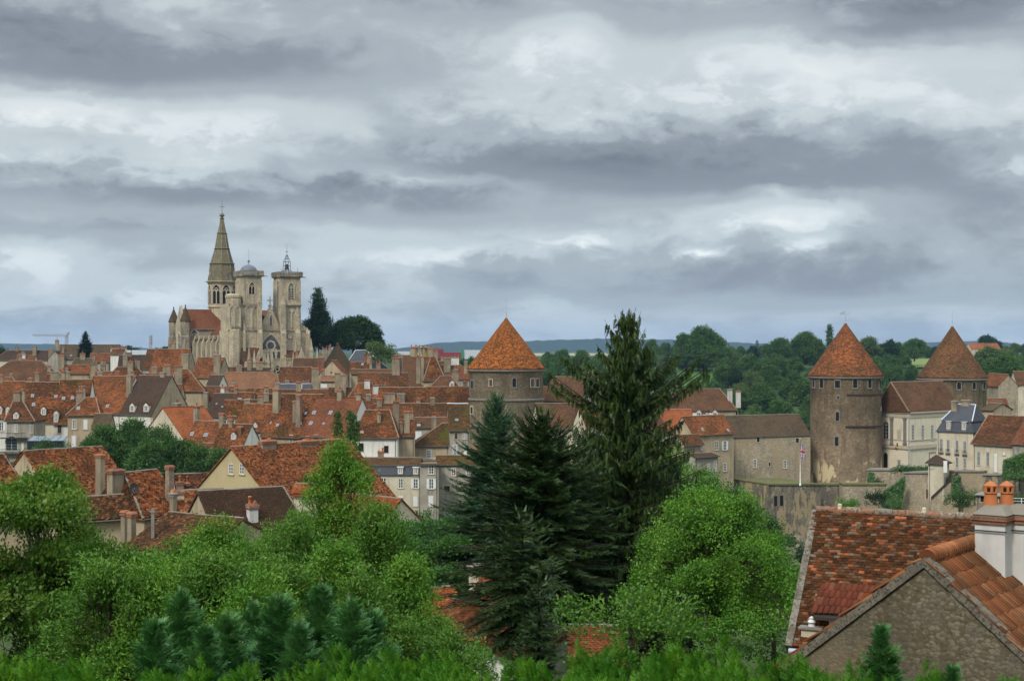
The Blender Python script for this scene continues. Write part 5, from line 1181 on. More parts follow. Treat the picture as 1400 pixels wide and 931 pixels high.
# retaining walls below the castle
WG = 'retaining walls of the castle rock'
def wall(label, a, b, ytop, ybot, mat, th_=1.5, cap='stone_grey', name='retaining_wall', capw=.25, ytop2=None, batter=0.0):
    A = P(a[0], ytop, a[1]); B = P(b[0], ytop if ytop2 is None else ytop2, b[1]); zb = P(a[0], ybot, a[1]).z
    u = Vector((B.x-A.x, B.y-A.y, 0)); L = u.length; e = empty(name, (A.x, A.y, zb), math.atan2(u.y, u.x), label, 'wall', WG)
    mb = MB(); za = A.z-zb; z2 = B.z-zb
    mb.mesh([(0, -batter, 0), (L, -batter, 0), (L, th_, 0), (0, th_, 0), (0, 0, za), (L, 0, z2), (L, th_, z2), (0, th_, za)], MB.BF); mb.build('wall', mat, e)
    if cap:
        mb = MB(); mb.mesh([(-.1, -capw, za+.003), (L+.1, -capw, z2+.003), (L+.1, th_+.1, z2+.003), (-.1, th_+.1, za+.003), (-.1, -capw+.05, za+.3), (L+.1, -capw+.05, z2+.3), (L+.1, th_, z2+.3), (-.1, th_, za+.3)], MB.BF); mb.build('coping', cap, e)
    return e, L, za
plain('mossy_cap', lin(.14, .14, .06), .95, .1, var=.4)
e, L, za = wall('high dark streaked bastion wall with two small openings below the flagpole', (1050, 290), (1122, 296), 663, 770, 'stone_wall_dark', 14, 'mossy_cap')
for x in (1.9, 3.4):
    mb = MB(); T = (Vector((x, 0, za-4.4)), Vector((1, 0, 0)), Vector((0, -1, 0)), Zv); mb.tbox(T, -.45, .45, -.1, .02, 0, 2.1, 1); mb.tbox(T, -.6, -.45, -.1, .1, -.1, 2.2, 0); mb.tbox(T, .45, .6, -.1, .1, -.1, 2.2, 0); mb.tbox(T, -.45, .45, -.1, .1, 2.1, 2.3, 0); mb.build('window', ['stone_grey', 'dark_void'], e)
wall('dark recessed rubble wall right of the streaked bastion', (1122, 302), (1154, 302), 663, 720, 'stone_wall_dark', 3, 'mossy_cap')
wall('long rubble terrace wall under the tall round tower', (1152, 298), (1212, 298), 663, 720, 'stone_rubble', 3, 'mossy_cap')
wall('low mossy terrace wall in front of the palace', (1186, 308), (1238, 304), 643, 672, 'stone_rubble', 4, 'stone_grey')
e, L, za = wall('broad rubble bastion with a little wooden door under the mansard townhouse', (1235, 292), (1282, 284), 647, 705, 'stone_castle', 10, 'stone_grey'); door(e, (Vector((L*.72, 0, za-4.6)), Vector((1, 0, 0)), Vector((0, -1, 0)), Zv), 1.0, 1.9, 'wood_brown')
wall('pale rubble wall with stair ramp under the townhouse', (1280, 284), (1345, 274), 645, 705, 'stone_castle', 8, 'stone_grey')
wall('rubble wall under the shuttered house at the right edge', (1343, 272), (1420, 262), 650, 705, 'stone_wall_dark', 6, 'stone_grey')
# stair ramp
A = P(1273, 683, 278); B = P(1310, 648, 276); e = empty('stair_ramp', (A.x, A.y, A.z-4), math.atan2(B.y-A.y, B.x-A.x), 'steep outside stair with dark parapet climbing the bastion wall', 'stair')
L = math.hypot(B.x-A.x, B.y-A.y); dz = B.z-A.z; mb = MB(); mb.mesh([(0, 0, 0), (L, 0, 0), (L, 1.6, 0), (0, 1.6, 0), (0, 0, 4), (L, 0, 4+dz), (L, 1.6, 4+dz), (0, 1.6, 4)], MB.BF); mb.build('flight', 'stone_castle', e)
mb = MB(); mb.mesh([(0, -.2, 4.003), (L, -.2, 4.003+dz), (L, .15, 4.003+dz), (0, .15, 4.003), (0, -.2, 4.6), (L, -.2, 4.6+dz), (L, .15, 4.6+dz), (0, .15, 4.6)], MB.BF); mb.build('parapet', 'wood_dark', e)
for i in range(18):
    t0 = i/18; 
mb = MB()
for i in range(18): mb.box(L*i/18, L*(i+1)/18, .16, 1.55, 4+dz*i/18, 4+dz*(i+1)/18)
mb.build('steps', 'stone_grey', e)
# little pavilion
h = H('tiny square pavilion with pointed slate roof on the terrace edge', (1269, 279), (1290, 277), 630, (1280, 622), rl=1279.2, rr=1280.8, roof='roof_dark', wall='wall_cream', K=1, D=2.8, group=CG, zb=CZ-30, ridge=None, name='pavilion', cat='pavilion', ov=.5); h.win((1274, 640, 3, 5))
mb = MB(); t = P(1292.5, 646, 276); q = empty('board', t, 0, 'white notice board leaning beside the little pavilion', 'board'); mb.box(-.35, .35, 0, .1, 0, 2.2); mb.box(-.42, .42, -.02, .12, 2.2, 2.3); mb.build('panel', 'frame_white', q)
# small terrace building and railing in front
h = H('small flat roofed stone shelter behind the orange chimney pots', (1334, 200), (1371, 198), 676, (1350, 674), roof='stone_grey', wall='stone_rubble', K=1, D=4, kind='x', group=CG, ridge=None, zb=CZ-26, name='shelter', cat='shelter')
h.win((1343, 686, 5, 8, 'o'), (1362, 686, 5, 8, 'o'))
A = P(1372, 700, 150); e = empty('railing', A, 0, 'white tubular railing on a terrace at the right edge behind the chimney pots', 'railing'); mb = MB()
for i in range(8): mb.tube((i*.9, i*-.15, 0), (i*.9, i*-.15, 1.55), .04, n=5)
for z in (.5, .85, 1.2, 1.5): mb.tube((0, 0, z), (6.3, -1.05, z), .025, n=5)
mb.build('rails', 'metal_white', e)
h = H('low dark roofed shed behind the orange chimney pots at the right edge', (1368, 155), (1420, 150), 703, (1390, 690), roof='roof_slate', wall='wall_grey', K=1, D=6, group=CG, ridge=None, zb=CZ-24, name='shed', cat='shed')

# flag pole
b = P(1094, 661, 288); e = empty('flagpole', b, 0, 'white flagpole with a faded red and blue flag on the bastion', 'flagpole'); hp = (661-600)*288/F
mb = MB(); mb.lathe([(.2, -.4), (.2, 0), (.075, .1), (.05, hp), (.11, hp), (.1, hp+.15), (0, hp+.2)], 8); mb.build('pole', 'metal_white', e)
mb = MB(); nx, nz = 10, 12; fw, fh = 1.0, 3.1
def fp(i, j):
    s_ = i/nx; t = j/nz; return Vector((.08+s_*fw*(.75+.25*t), .22*math.sin(s_*9+t*3)*s_, hp-1.0 - t*fh*(1-.1*s_) - s_*.35))
for j in range(nz):
    for i in range(nx):
        u = abs((i+.5)/nx-.5); v = abs((j+.5)/nz-.5); m = 1 if (u < .1 or v < .1) else (2 if (u < .2 or v < .17 or abs(u-v) < .07) else 0)
        mb.face([fp(i, j+1), fp(i+1, j+1), fp(i+1, j), fp(i, j)], m)
mb.build('flag', ['flag_blue', 'flag_red', 'shutter_grey'], e)

# far factory beyond the town
e = empty('factory', (0, 0, 0), 0, 'long low white factory with a red block on the plain behind the town', 'factory'); Yf = 1400
def fb(px0, px1, y0, y1, d, m, nm, yy=Yf):
    a = P(px0, y1, yy); b_ = P(px1, y0, yy); mb = MB(); mb.box(a.x, b_.x, yy, yy+d, CZ-10, b_.z); return mb
fb(593, 641, 482.5, 0+490, 60, 0, '').build('wall', 'factory_white', e); fb(593, 604, 477, 490, 40, 0, '', Yf-2).build('red_block', 'factory_red', e); fb(604, 631, 481.7, 483, 20, 0, '', Yf-1).build('roof_edge', 'factory_red', e)
e2 = empty('warehouse', (0, 0, 0), 0, 'pale warehouse with a green end panel on the plain behind the town', 'warehouse'); fb(633.5, 668, 478.5, 490, 60, 0, '', Yf-40).build('wall', 'factory_white', e2); fb(630.5, 633.4, 478, 490, 40, 0, '', Yf-42).build('end_panel', 'factory_green', e2)
e3 = empty('hangar', (0, 0, 0), 0, 'small far white hangar on the plain left of the red factory block', 'hangar'); fb(540, 560, 480.5, 490, 40, 0, '', Yf).build('wall', 'factory_white', e3)
e4 = empty('farm_shed', (0, 0, 0), 0, 'distant farm shed with a dark door on the pale field', 'shed'); fb(762, 769, 481, 486, 30, 0, '', 1850).build('wall', 'zinc', e4); fb(763.5, 767.5, 483, 486, 2, 0, '', 1849).build('door', 'dark_void', e4)
e5 = empty('farm_building', (0, 0, 0), 0, 'distant pale farm building at the edge of the field behind the spruce', 'building'); fb(795, 800, 487, 491, 30, 0, '', 1300).build('wall', 'zinc', e5); fb(793, 806, 486, 487.2, 30, 0, '', 1299).build('roof', 'factory_white', e5)
# white flat roofed hall behind the town
e6 = empty('hall', (0, 0, 0), 0, 'long white flat roofed hall on the skyline left of the church', 'hall'); fb(165, 207, 479.5, 490, 30, 0, '', 640).build('wall', 'wall_white', e6); fb(164, 208, 478.7, 479.6, 31, 0, '', 639.5).build('roof', 'zinc_pale', e6)

# tower crane and lattice mast
def lattice(mb, p0, p1, w_, n, r_):
    p0 = Vector(p0); p1 = Vector(p1); d = (p1-p0).normalized(); a = d.orthogonal().normalized()*w_/2; b_ = d.cross(a).normalized()*w_/2
    cs = [a+b_, a-b_, -a-b_, -a+b_]
    for c in cs: mb.tube(p0+c, p1+c, r_, n=4)
    for i in range(n):
        q0 = p0.lerp(p1, i/n); q1 = p0.lerp(p1, (i+1)/n)
        for j in range(4): mb.tube(q0+cs[j], q1+cs[(j+1) % 4], r_*.7, n=3)
Yk = 640; b = P(91, 500, Yk); e = empty('tower_crane', b, 0, 'thin pale tower crane with a long jib on the left skyline', 'crane'); m = Yk/F
mb = MB(); lattice(mb, (0, 0, 0), (0, 0, 41*m), 1.0, 14, .09); mb.build('mast', 'metal_grey', e)
mb = MB(); lattice(mb, (0, 0, 41*m), (-47*m, 0, 42*m), .6, 20, .06); mb.tube((-46*m, 0, 42*m), (-3*m, 0, 43*m), .08, n=3); mb.build('jib', 'metal_grey', e)
mb = MB(); lattice(mb, (0, 0, 41*m), (3.4*m, 0, 46*m), .6, 4, .07); mb.tube((3.4*m, 0, 46*m), (-20*m, 0, 42*m), .06, n=3); mb.build('counter_jib', 'metal_grey', e)
b = P(206, 500, 800); e = empty('lattice_mast', b, 0, 'distant lattice radio mast on the skyline left of the church', 'mast'); m = 800/F; mb = MB(); lattice(mb, (0, 0, 0), (0, 0, 42*m), 1.1, 20, .09)
for z in (30, 34, 38): mb.lathe([(1.0, z*m), (1.0, z*m+1.2)], 6)
mb.build('lattice', 'metal_grey', e)
# ================================================================ the old town: (far to near)
h = H('long dark brown roofed house at the far left edge with small chimneys', (-8, 400), (66, 400), 491, (30, 479.3), rl=10, roof='roof_dark', wall='wall_cream'); h.chim((23, 474, 4, 484, 1, 'r'), (47, 474, 5, 488, 1)); 
h = H('tall grey brown roofed house with a chimney on its left gable, on the skyline', (80, 425), (162, 430), 490, (120, 471.5), roof='roof_greybrown', wall='wall_grey', ridge='roof_red'); h.chim((78, 465, 5, 482, 1, 'r'), (86, 474, 3, 483, 1)).sky((97, 486))
h = H('small gabled grey house beside a broad chimney on the left skyline', (66, 395), (84, 398), 490, (77, 480), kind='y', D=9, roof='roof_dark', wall='wall_grey'); h.chim((69.5, 477, 6, 490, 1))
h = H('narrow white house end with an orange chimney on the left skyline', (151, 372), (168, 375), 484, (158, 477), roof='roof_rust', wall='wall_white', D=8); h.chim((157, 476, 11, 484, 2, 'r', 'chimney_white'), (170, 476, 7, 484, 3, 'r', 'chimney_white'))
h = H('low white house front with orange pots in the left background', (22, 370), (48, 372), 491, (35, 486), roof='roof_orange', wall='wall_white'); h.chim((30, 484, 9, 490, 3, 'f', 'chimney_white'))
h = H('house with small dark red roof beside the skyline fir', (122, 372), (149, 376), 494, (138, 483.5), roof='roof_red', wall='wall_grey')
h = H('big brown hipped roof with an orange right end at the far left', (-30, 318), (83, 322), 523, (38, 493.5), rl=14, rr=57, roof='roof_brown', wall='wall_ochre'); h.chim((67, 500, 5, 508, 1))
h = H('brown trapezoid roof house behind the mottled roofs at left', (88, 330), (128, 332), 514, (110, 490), rl=103, rr=127, roof='roof_greybrown', wall='wall_ochre', ridge='ridge_grey'); h.chim((113, 483, 7, 492, 1, 'r'))
h = H('house with dark slate coloured roof and white edge left of the church', (160, 340), (203, 344), 508, (190, 485.5), roof='roof_dark', wall='wall_grey', ridge='ridge_grey'); h.chim((171, 485, 6, 500, 1), (176, 482, 8, 486, 2, 'r'))
h = H('hipped orange brown roof house with a pale stack, before the slate coloured roof', (146, 300), (203, 302), 516, (176, 502), rl=160, rr=186, roof='roof_rust', wall='wall_ochre'); h.chim((178, 494, 7, 511, 1), (188, 494, 6, 503, 2, 'r'))
h = H('small house with low orange roof between two tall stacks at left', (82, 305), (122, 308), 509, (100, 499), roof='roof_orange', wall='wall_ochre'); h.chim((83.5, 485, 8, 505, 1), (91, 503, 4, 512, 1), (128, 497, 9, 512, 2), (141, 491, 7, 502, 2))
h = H('small house with two white ridge finials at the left edge', (-6, 252), (22, 252), 524, (10, 516), rl=4, rr=17, roof='roof_red', wall='wall_ochre'); 
h = H('low ochre house between the big brown roof and the tall stack', (62, 258), (92, 259), 526, (75, 512), roof='roof_rust', wall='wall_ochre'); h.chim((50.5, 509, 6, 523, 1), (75, 508, 13, 519, 2), (92.5, 508, 6, 520, 1))
h = H('orange roofed house with dormers cut by the left edge of the view', (-30, 216), (41, 217), 569, (10, 522), roof='roof_orange', wall='wall_white'); h.dorm((0, 566, 5, 10), (10.5, 567, 5, 10)).win((2, 589, 5, 12, 's'))
h = H('grey fronted house with tiny attic dormer, balcony and blue arched doorway', (9, 203), (46, 203), 573, (27, 545), rl=20, rr=29, roof='roof_rust', wall='wall_grey'); h.dorm((22, 572, 7, 7)).win((21.5, 591, 4, 11, 'n'), (43, 592, 3, 11, 'g')).chim((23, 535, 10, 548, 1), (31, 532, 5, 546, 1))
window(h.e, h.T(16, 616), 2.2, 1.7, 'g', arch=True, bars=2); h.win((31, 616, 2.5, 11, 'c'))
t = h.T(20, 598); mb = MB(); mb.tbox(t, -2.4, 2.4, 0, 1.0, -.2, 0); mb.tbox(t, -2.4, 2.4, .94, 1.0, .85, .92)
for i in range(25): mb.tbox(t, -2.38+i*.196, -2.35+i*.196, .95, .98, 0, .85)
mb.build('balcony', 'iron', h.e)
t = h.T(18, 619); mb = MB(); mb.tbox(t, -2.6, 1.6, 0, .9, -.25, 0); mb.tbox(t, -2.6, 1.6, .84, .9, .7, .76)
for i in range(20): mb.tbox(t, -2.58+i*.215, -2.55+i*.215, .85, .88, 0, .7)
mb.build('balcony', 'iron', h.e)
h = H('house with dark mottled roof and a green shuttered doorway at left', (27, 215), (80, 216), 575, (60, 523), roof='roof_mottled', wall='wall_cream'); h.dorm((59.5, 567, 6.5, 9)).sky((44.5, 541), (46, 553), (76.5, 542)); door(h.e, h.T(57, 595.5), 1.25, 2.5, 'shutter_green'); h.chim((85, 510, 8, 540, 1))
h = H('white house with steep mottled roof and a white roof turret at left', (73, 211), (117, 213), 577.5, (95, 519.5), roof='roof_mottled', wall='wall_white'); h.dorm((76.5, 577, 5.5, 14)).sky((87, 544.5), (99, 544)).win((81.5, 592, 4.5, 11, 'b')); h.chim((112, 528, 9, 550, 1))
h = H('ochre house with small hipped orange roof between white wall and mottled roofs', (92.5, 203), (135, 204), 565, (118, 544), rl=117, rr=131, roof='roof_orange', wall='wall_ochre'); h.win((101.5, 586.5, 4.5, 13), (117, 587, 5, 13, 'c'), (101, 612, 5, 16, 'c')).sky((107, 558))
h = H('lean-to with grey brown tiles right of the ochre house', (126, 201), (149, 201), 584, (138, 566), roof='roof_greybrown', wall='wall_ochre', D=4)
h = H('long white house with steep orange roof mottled by moss, left of the gable', (106, 231), (164.5, 227), 563, (140, 514.5), rl=None, roof='roof_orange', wall='wall_white', rot=-14); h.sky((127, 534), (147, 555))
h = H('white walled house with dark brown roof, two dormers and broad ochre gable', (164, 226), (208.5, 220), 564, (195, 513.5), roof='roof_dark', wall='wall_ochre', rot=-22); h.facade('wall_white'); h.dorm((181, 562.5, 8, 9), (200, 562.5, 8, 9), roof='roof_rust').chim((176, 513, 8, 537, 0), (223, 509, 8, 520, 1, 'r'))
h = H('low house with plain orange roof and pale gable above the tree clump', (196, 198), (250, 186), 594, (221.5, 557.5), kind='y', D=9, rot=-40, roof='roof_bright', wall='wall_cream', ridge='roof_bright'); h.chim((242, 551, 11, 573, 1), (269, 555, 9, 575, 1))
h = H('orange roofed house with a tall central stack before the church', (234, 258), (278, 259), 533, (250, 505.5), rl=240, rr=258, roof='roof_orange', wall='wall_ochre'); h.chim((244, 500, 10, 529, 1), (229, 499, 8, 512, 1))
h = H('tall steep orange roof house with ochre gable left of the church', (203, 314), (252, 306), 513, (240, 477.5), roof='roof_orange', wall='wall_ochre', D=10); h.chim((253, 484, 10, 512, 0), (226, 500, 7, 512, 1)); 
h = H('small steep orange roof house on the far side left of the church', (196, 330), (230, 330), 503, (215, 478), roof='roof_rust', wall='wall_grey'); h.chim((236, 469, 8, 480, 1, 'r'))
h = H('orange roof house with two white vents below the church flank', (262, 312), (298, 300), 515, (275, 489), roof='roof_orange', wall='wall_ochre', D=10); h.chim((296.5, 485, 9, 512, 1)); 
h = H('tiny brown roofed house with white gable below the church flank', (283, 272), (300, 270), 525, (290, 513), roof='roof_dark', wall='wall_white', D=5.5)
for lab, a, b, ye, r, kw in (
    ('rust roofed house wedged behind the steep mottled roofs at left', (98, 246), (150, 246), 545, (125, 519), dict(roof='roof_rust', wall='wall_ochre')),
    ('brown roofed house just visible behind the dark roof with two dormers', (200, 250), (246, 250), 545, (222, 526), dict(roof='roof_brown', wall='wall_ochre')),
    ('plain orange roofed house between the far brown roofs at left', (128, 300), (160, 300), 521, (143, 508), dict(roof='roof_orange', wall='wall_cream')),
    ('low brown roofed house under the tall orange gable left of the church', (196, 285), (236, 285), 524, (215, 511), dict(roof='roof_rust', wall='wall_cream')),
    ('little rust roofed house behind the dark grey roof mid town', (268, 262), (320, 262), 545, (290, 529), dict(roof='roof_rust', wall='wall_ochre')),
    ('ochre house with rust roof behind the orange roofs mid town', (320, 258), (380, 258), 549, (350, 531), dict(roof='roof_mottled', wall='wall_cream')),
    ('rust roofed house in the gap left of the tall central tower', (430, 232), (520, 232), 566, (470, 545), dict(roof='roof_rust', wall='wall_ochre')),
    ('grey brown house below the church trees', (400, 345), (450, 345), 503, (420, 490), dict(roof='roof_brown', wall='wall_ochre')),
    ('long rust roof line behind the crowned brown roof', (560, 345), (615, 345), 505, (590, 494), dict(roof='roof_rust', wall='wall_ochre'))):
    H(lab, a, b, ye, r, **kw)
h = H('large house with a wide pale pink hipped roof in front of the church', (290, 286), (384, 290), 537, (330, 509), rl=309, rr=378, roof='roof_pink', wall='wall_ochre'); h.chim((291, 509, 6, 520, 1), (372, 506, 5, 511, 1))
h = H('house with low dark roof right below the church porch', (334, 320), (370, 322), 512, (352, 503), roof='roof_dark', wall='wall_grey'); h.chim((341, 495, 6, 506, 2), (355, 495, 9, 505, 3), (327, 499, 7, 506, 1))
h = H('low red roofed house at the foot of the church tower', (300, 322), (336, 322), 510, (316, 502), roof='roof_rust', wall='wall_grey'); h.chim((325, 499, 4, 506, 1), (302, 504, 5, 510, 1, 'f', 'chimney_white'))
h = H('house with dark grey roof in the middle of the old town at left', (284, 238), (313, 236), 567, (290, 538), roof='roof_dark', wall='wall_grey', ridge='ridge_grey'); h.sky((296, 552, 2, 2), (304, 556, 2, 2)); h.chim((281, 536, 6, 552, 0))
h = H('orange roof house just right of the dark grey roof', (311, 243), (334, 243), 559, (318, 533), roof='roof_orange', wall='wall_ochre'); h.chim((304, 529, 5, 540, 1, 'f', 'chimney_white'))
h = H('white walled house with orange roof and one skylight mid town', (317, 238), (345, 236), 550, (332, 537), roof='roof_rust', wall='wall_white'); h.sky((327.5, 546, 5, 4))
h = H('house with brown mottled roof and small white window above the skylight roofs', (306, 229), (354, 230), 569, (338, 547), roof='roof_mottled', wall='wall_white'); h.win((320.5, 575, 4, 6)); h.chim((338, 547, 9, 566, 0), (356, 541, 8, 552, 1))
h = H('small dark orange roof cluster house behind the tall stack mid town', (345, 236), (374, 238), 556, (360, 539), roof='roof_mottled', wall='wall_ochre'); h.chim((364, 537, 7, 549, 1))
h = H('orange roof house with two skylights above the tree clump', (254, 190), (295, 188), 606, (283, 576), roof='roof_orange', wall='wall_white', rot=-18); h.sky((262.5, 593, 5, 5), (281.5, 594.5, 6, 5)); h.chim((302, 565, 7, 586, 0), (313, 568.5, 7, 579, 1))
h = H('small low red roof annex by the tree clump', (274, 186), (291, 185), 613, (284, 606), roof='roof_rust', wall='wall_cream')
h = H('mottled brown roof house with one dormer and white half timber gable', (291, 186), (331, 182), 611, (320, 580), roof='roof_mottled', wall='wall_white', rot=-20); h.dorm((319.5, 600.5, 7, 8)).chim((327, 583, 6, 596, 0, 'f', 'brick_red'))
h = H('cream house with orange brown roof and small dormer beside the big mottled roof', (318, 207), (362, 204), 586, (350, 552.5), roof='roof_orange', wall='wall_cream', rot=-24); h.dorm((349.5, 584, 6, 5)).win((353, 600, 4, 11, 'g'))
h = H('big steep mottled orange roof house with rubble wall and tall stack', (357, 204), (413, 200), 594, (405, 539), roof='roof_mottled', wall='stone_rubble', rot=-28); h.chim((377, 532, 10, 564, 1), (407, 540, 7, 585, 0, 'f', 'brick_pale'), (402, 548, 5, 578, 0, 'f', 'brick_pale')); h.sky((370, 578, 2, 3), (379.5, 581, 4, 4)).win((398, 606, 5, 11, 'g'), (368, 607, 6, 12, 'c'))
h = H('house with smooth brown pink roof, several skylights and white wall', (412.5, 200.6), (475, 204), 594, (460, 544), rl=None, roof='roof_red', wall='wall_white', rot=-22, ridge='roof_red'); h.sky((418, 565, 3, 3.5), (429.5, 564, 5, 5), (452, 564, 5, 5), (411, 579, 3, 3.5), (425, 578.5, 5, 5), (442.5, 579, 3, 3)); h.win((431.5, 607, 6, 12, 'b')); h.chim((463.5, 533, 7, 548, 1))
# parapet of that gable
h = H('small continuation roof of the skylight house toward the white house', (478, 204), (496, 204), 592, (488, 556), roof='roof_red', wall='wall_white'); h.chim((493, 549, 8, 574, 0))
h = H('steep orange hipped roof house with white chimney in mid town', (470, 252), (519, 254), 552, (492, 523.5), rl=490, rr=508, roof='roof_orange', wall='wall_ochre'); h.chim((502, 519, 8, 531, 1, 'f', 'chimney_white'), (514, 526, 9, 538, 1, 'f', 'chimney_white'), (524, 526, 8, 537, 2))
h = H('house with two tall stacks standing close together mid town', (448, 256), (478, 256), 549, (462, 530), roof='roof_rust', wall='wall_ochre'); h.chim((461.5, 510, 8, 536, 2), (469, 512, 8, 540, 1), (464, 533, 7, 546, 1))
h = H('broad brown roof house right of the church porch', (382, 286), (428, 292), 524, (415, 502), rr=426, roof='roof_rust', wall='wall_ochre'); h.chim((431, 503, 10, 528, 2), (418, 521, 9, 536, 2), (400, 525, 7, 538, 0))
h = H('low slate blue dormered house under the brown roof right of the porch', (378, 272), (425, 274), 535, (400, 525), roof='roof_slate', wall='wall_grey', ridge='zinc'); h.win((410, 531, 5, 5))
h = H('red roof strip house with mossy tiles between stacks mid town', (372, 262), (452, 264), 545, (410, 533), roof='roof_rust', wall='wall_ochre'); 
h = H('broad ochre gable house with brown roof among the stacks right of the porch', (437, 292), (470, 292), 511, (456, 493), kind='y', D=11, roof='roof_orange', wall='wall_ochre'); h.chim((439, 488, 9, 505, 3, 'r', 'brick_red'))
h = H('ochre block house with tiny orange window below the broad gable', (438, 276), (474, 276), 520, (456, 514), roof='roof_pink', wall='wall_ochre'); h.win((443, 530, 8, 5, 'c'), (453, 511, 3, 3, 'b'))
h = H('tall pointed brown gable house standing before the big church trees', (443, 330), (478, 344), 497, (459, 470), kind='y', D=12, roof='roof_greybrown', wall='roof_greybrown'); h.chim((444, 476, 7, 486, 2, 'r'), (451, 473, 4, 480, 1, 'r'))
h = H('blue grey slate hipped roof house with white hips right of the church trees', (470, 346), (532, 350), 504, (497, 479), rl=486, rr=500, roof='roof_slate', wall='wall_cream', ridge='zinc_pale'); h.chim((501, 483, 6, 498, 0, 'f', 'terracotta_dark'), (519, 481, 5, 493, 1))
h = H('small orange roof house with a skylight before the slate roof', (478, 318), (506, 318), 505, (490, 495), roof='roof_rust', wall='wall_grey'); h.sky((495.5, 498, 3, 3)); h.chim((483, 503, 5, 520, 1))
h = H('long low brown roofed house below the slate hipped roof', (480, 300), (540, 302), 510, (510, 505), roof='roof_brown', wall='wall_ochre')
h = H('wide red brown mottled roof house mid town above the hipped roof', (490, 270), (558, 272), 530, (522, 510), roof='roof_rust', wall='wall_ochre'); h.chim((541, 489, 11, 512, 2), (548, 488, 6, 508, 1))
h = H('very large steep brown roof house crowned by long chimney stacks', (530, 296), (592, 288), 527, (575, 486), rr=594, rl=None, roof='roof_brown', wall='wall_ochre', D=17); h.chim((566, 475, 9, 490, 5, 'r'), (577, 475, 9, 490, 5, 'r'), (588, 476, 10, 490, 1, 'r'), (572, 487, 6, 524, 2), (577.5, 487, 4, 526, 1))
for px, m_ in ((569.5, 'yellow_paint'), (576, 'metal_white'), (582.5, 'yellow_paint')):
    t = h.hit(px, 478, (0, h.D/2, 0), (0, 1, 0)); b = h.O + h.R @ t; e_ = empty('flue_pipe', (b.x, b.y-.9, b.z-.5), 0, {569.5: 'left yellow flue pipe between the long chimney stacks', 576: 'white flue pipe between the two yellow ones on the big roof', 582.5: 'right yellow flue pipe between the long chimney stacks'}[px], 'pipe', 'flue pipes'); mb = MB(); mb.lathe([(.13, -1.6), (.13, 1.1), (.18, 1.1), (.18, 1.3), (0, 1.4)], 8); mb.build('pipe', m_, e_)
h = H('orange hipped end roof house right of the very large brown roof', (580, 286), (608, 290), 519, (592, 488), rl=589, rr=595, roof='roof_mottled', wall='wall_ochre')
h = H('house with wide ochre stack right of the crowned roof', (602, 298), (626, 300), 516, (612, 500), roof='roof_greybrown', wall='wall_ochre'); h.chim((611.5, 489, 9, 508, 2), (620.5, 507, 6, 516, 1))
h = H('red hipped roof house with white stacks beside the central tower', (608, 330), (652, 332), 517, (625, 497), rl=617, rr=627, roof='roof_red', wall='wall_grey'); h.chim((622, 488, 11, 498, 3, 'r', 'chimney_white'), (624, 501, 4, 511, 1), (637, 494, 5, 511, 1))
h = H('low hipped brown roof house with a peaked white dormer beside the central tower', (588, 268), (628, 270), 529, (606, 514), rl=602, rr=616, roof='roof_brown', wall='wall_ochre'); h.dorm((618, 534, 6, 12), roof='roof_orange')
h = H('long mottled rust roof house running to the central tower', (584, 240), (642, 244), 555, (615, 529), roof='roof_mottled', wall='wall_ochre'); h.chim((614, 551, 10, 580, 1)); 
h = H('long rust roof house behind the flat blocks mid town', (515, 244), (583, 243), 551, (550, 530), roof='roof_mottled', wall='wall_ochre'); h.chim((533, 537, 15, 550, 0), (548, 538, 11, 552, 0), (572, 545, 6, 553, 1), (515, 541, 7, 552, 0))
h = H('long two tiered dark brown roof house above the white house', (512, 219), (612, 221), 571, (560, 552), roof='roof_rust', wall='wall_ochre'); 
h = H('lower tier house with narrow brown roof and white shutter above the triangular roof', (560, 212), (613, 213), 583, (585, 571), roof='roof_brown', wall='wall_grey', D=5); h.win((572, 602, 8, 12, 'c')).dorm((572.5, 582, 5, 4), flat=True)
h = H('white walled house with mottled hipped roof and two dark windows', (485, 190), (543, 190), 596, (517, 561), rl=499, rr=533, roof='roof_mottled', wall='wall_white'); h.win((494, 617, 6, 11, 'o'), (528, 619, 6, 9.5, 'o')).sky((495, 591, 4, 3)).chim((518, 564, 5, 578, 1))
h = H('ochre house wing with plastered wall and tall orange topped stack', (543, 189), (567, 197), 595, (550, 574), roof='roof_mottled', wall='wall_ochre', D=8); h.chim((556, 562, 8, 592, 2), (548.5, 577, 4, 594, 1))
h = H('house with triangular mossy brown roof and small balcony left of the central tower', (564, 196), (614, 199), 607, (604, 579), rl=604, rr=None, roof='roof_mossy', wall='wall_ochre'); 
window(h.e, h.T(586.5, 626), .75, 1.5, 'n'); t = h.T(584, 632); mb = MB(); mb.tbox(t, -1.2, 2.4, .1, 1.3, -.2, 0)
for i in range(19): mb.tbox(t, -1.18+i*.197, -1.15+i*.197, 1.25, 1.28, 0, .9)
mb.tbox(t, -1.2, 2.4, 1.24, 1.3, .9, .96); mb.build('balcony', 'metal_white', h.e)
h = H('narrow grey house with mossy roof touching the central tower', (614, 212), (642, 214), 586, (630, 552), roof='roof_mossy', wall='wall_grey', ridge='zinc_pale'); h.win((623.5, 600, 4, 8, 'b'), (635, 600, 4, 8, 'n'), (622, 622, 4, 14, 't'), (636, 622, 4, 13, 'c')).sky((624.5, 574, 4, 3))
h = H('long pale house with slate mansard strip and six white shuttered windows', (470, 181), (576, 181), 648.5, (530, 626), man=636, roof='roof_mossy', wall='wall_cream', D=8, mi=.5, ridge='ridge_grey', name='long_house'); h.win((524.5, 667, 7, 14, 'n'), (548, 667, 6, 13, 'n'), (568.5, 667.5, 6, 13, 's'), (548, 691, 6, 13, 'c'), (568, 692, 6, 14, 'c'), (504, 667, 6, 13, 'n'))
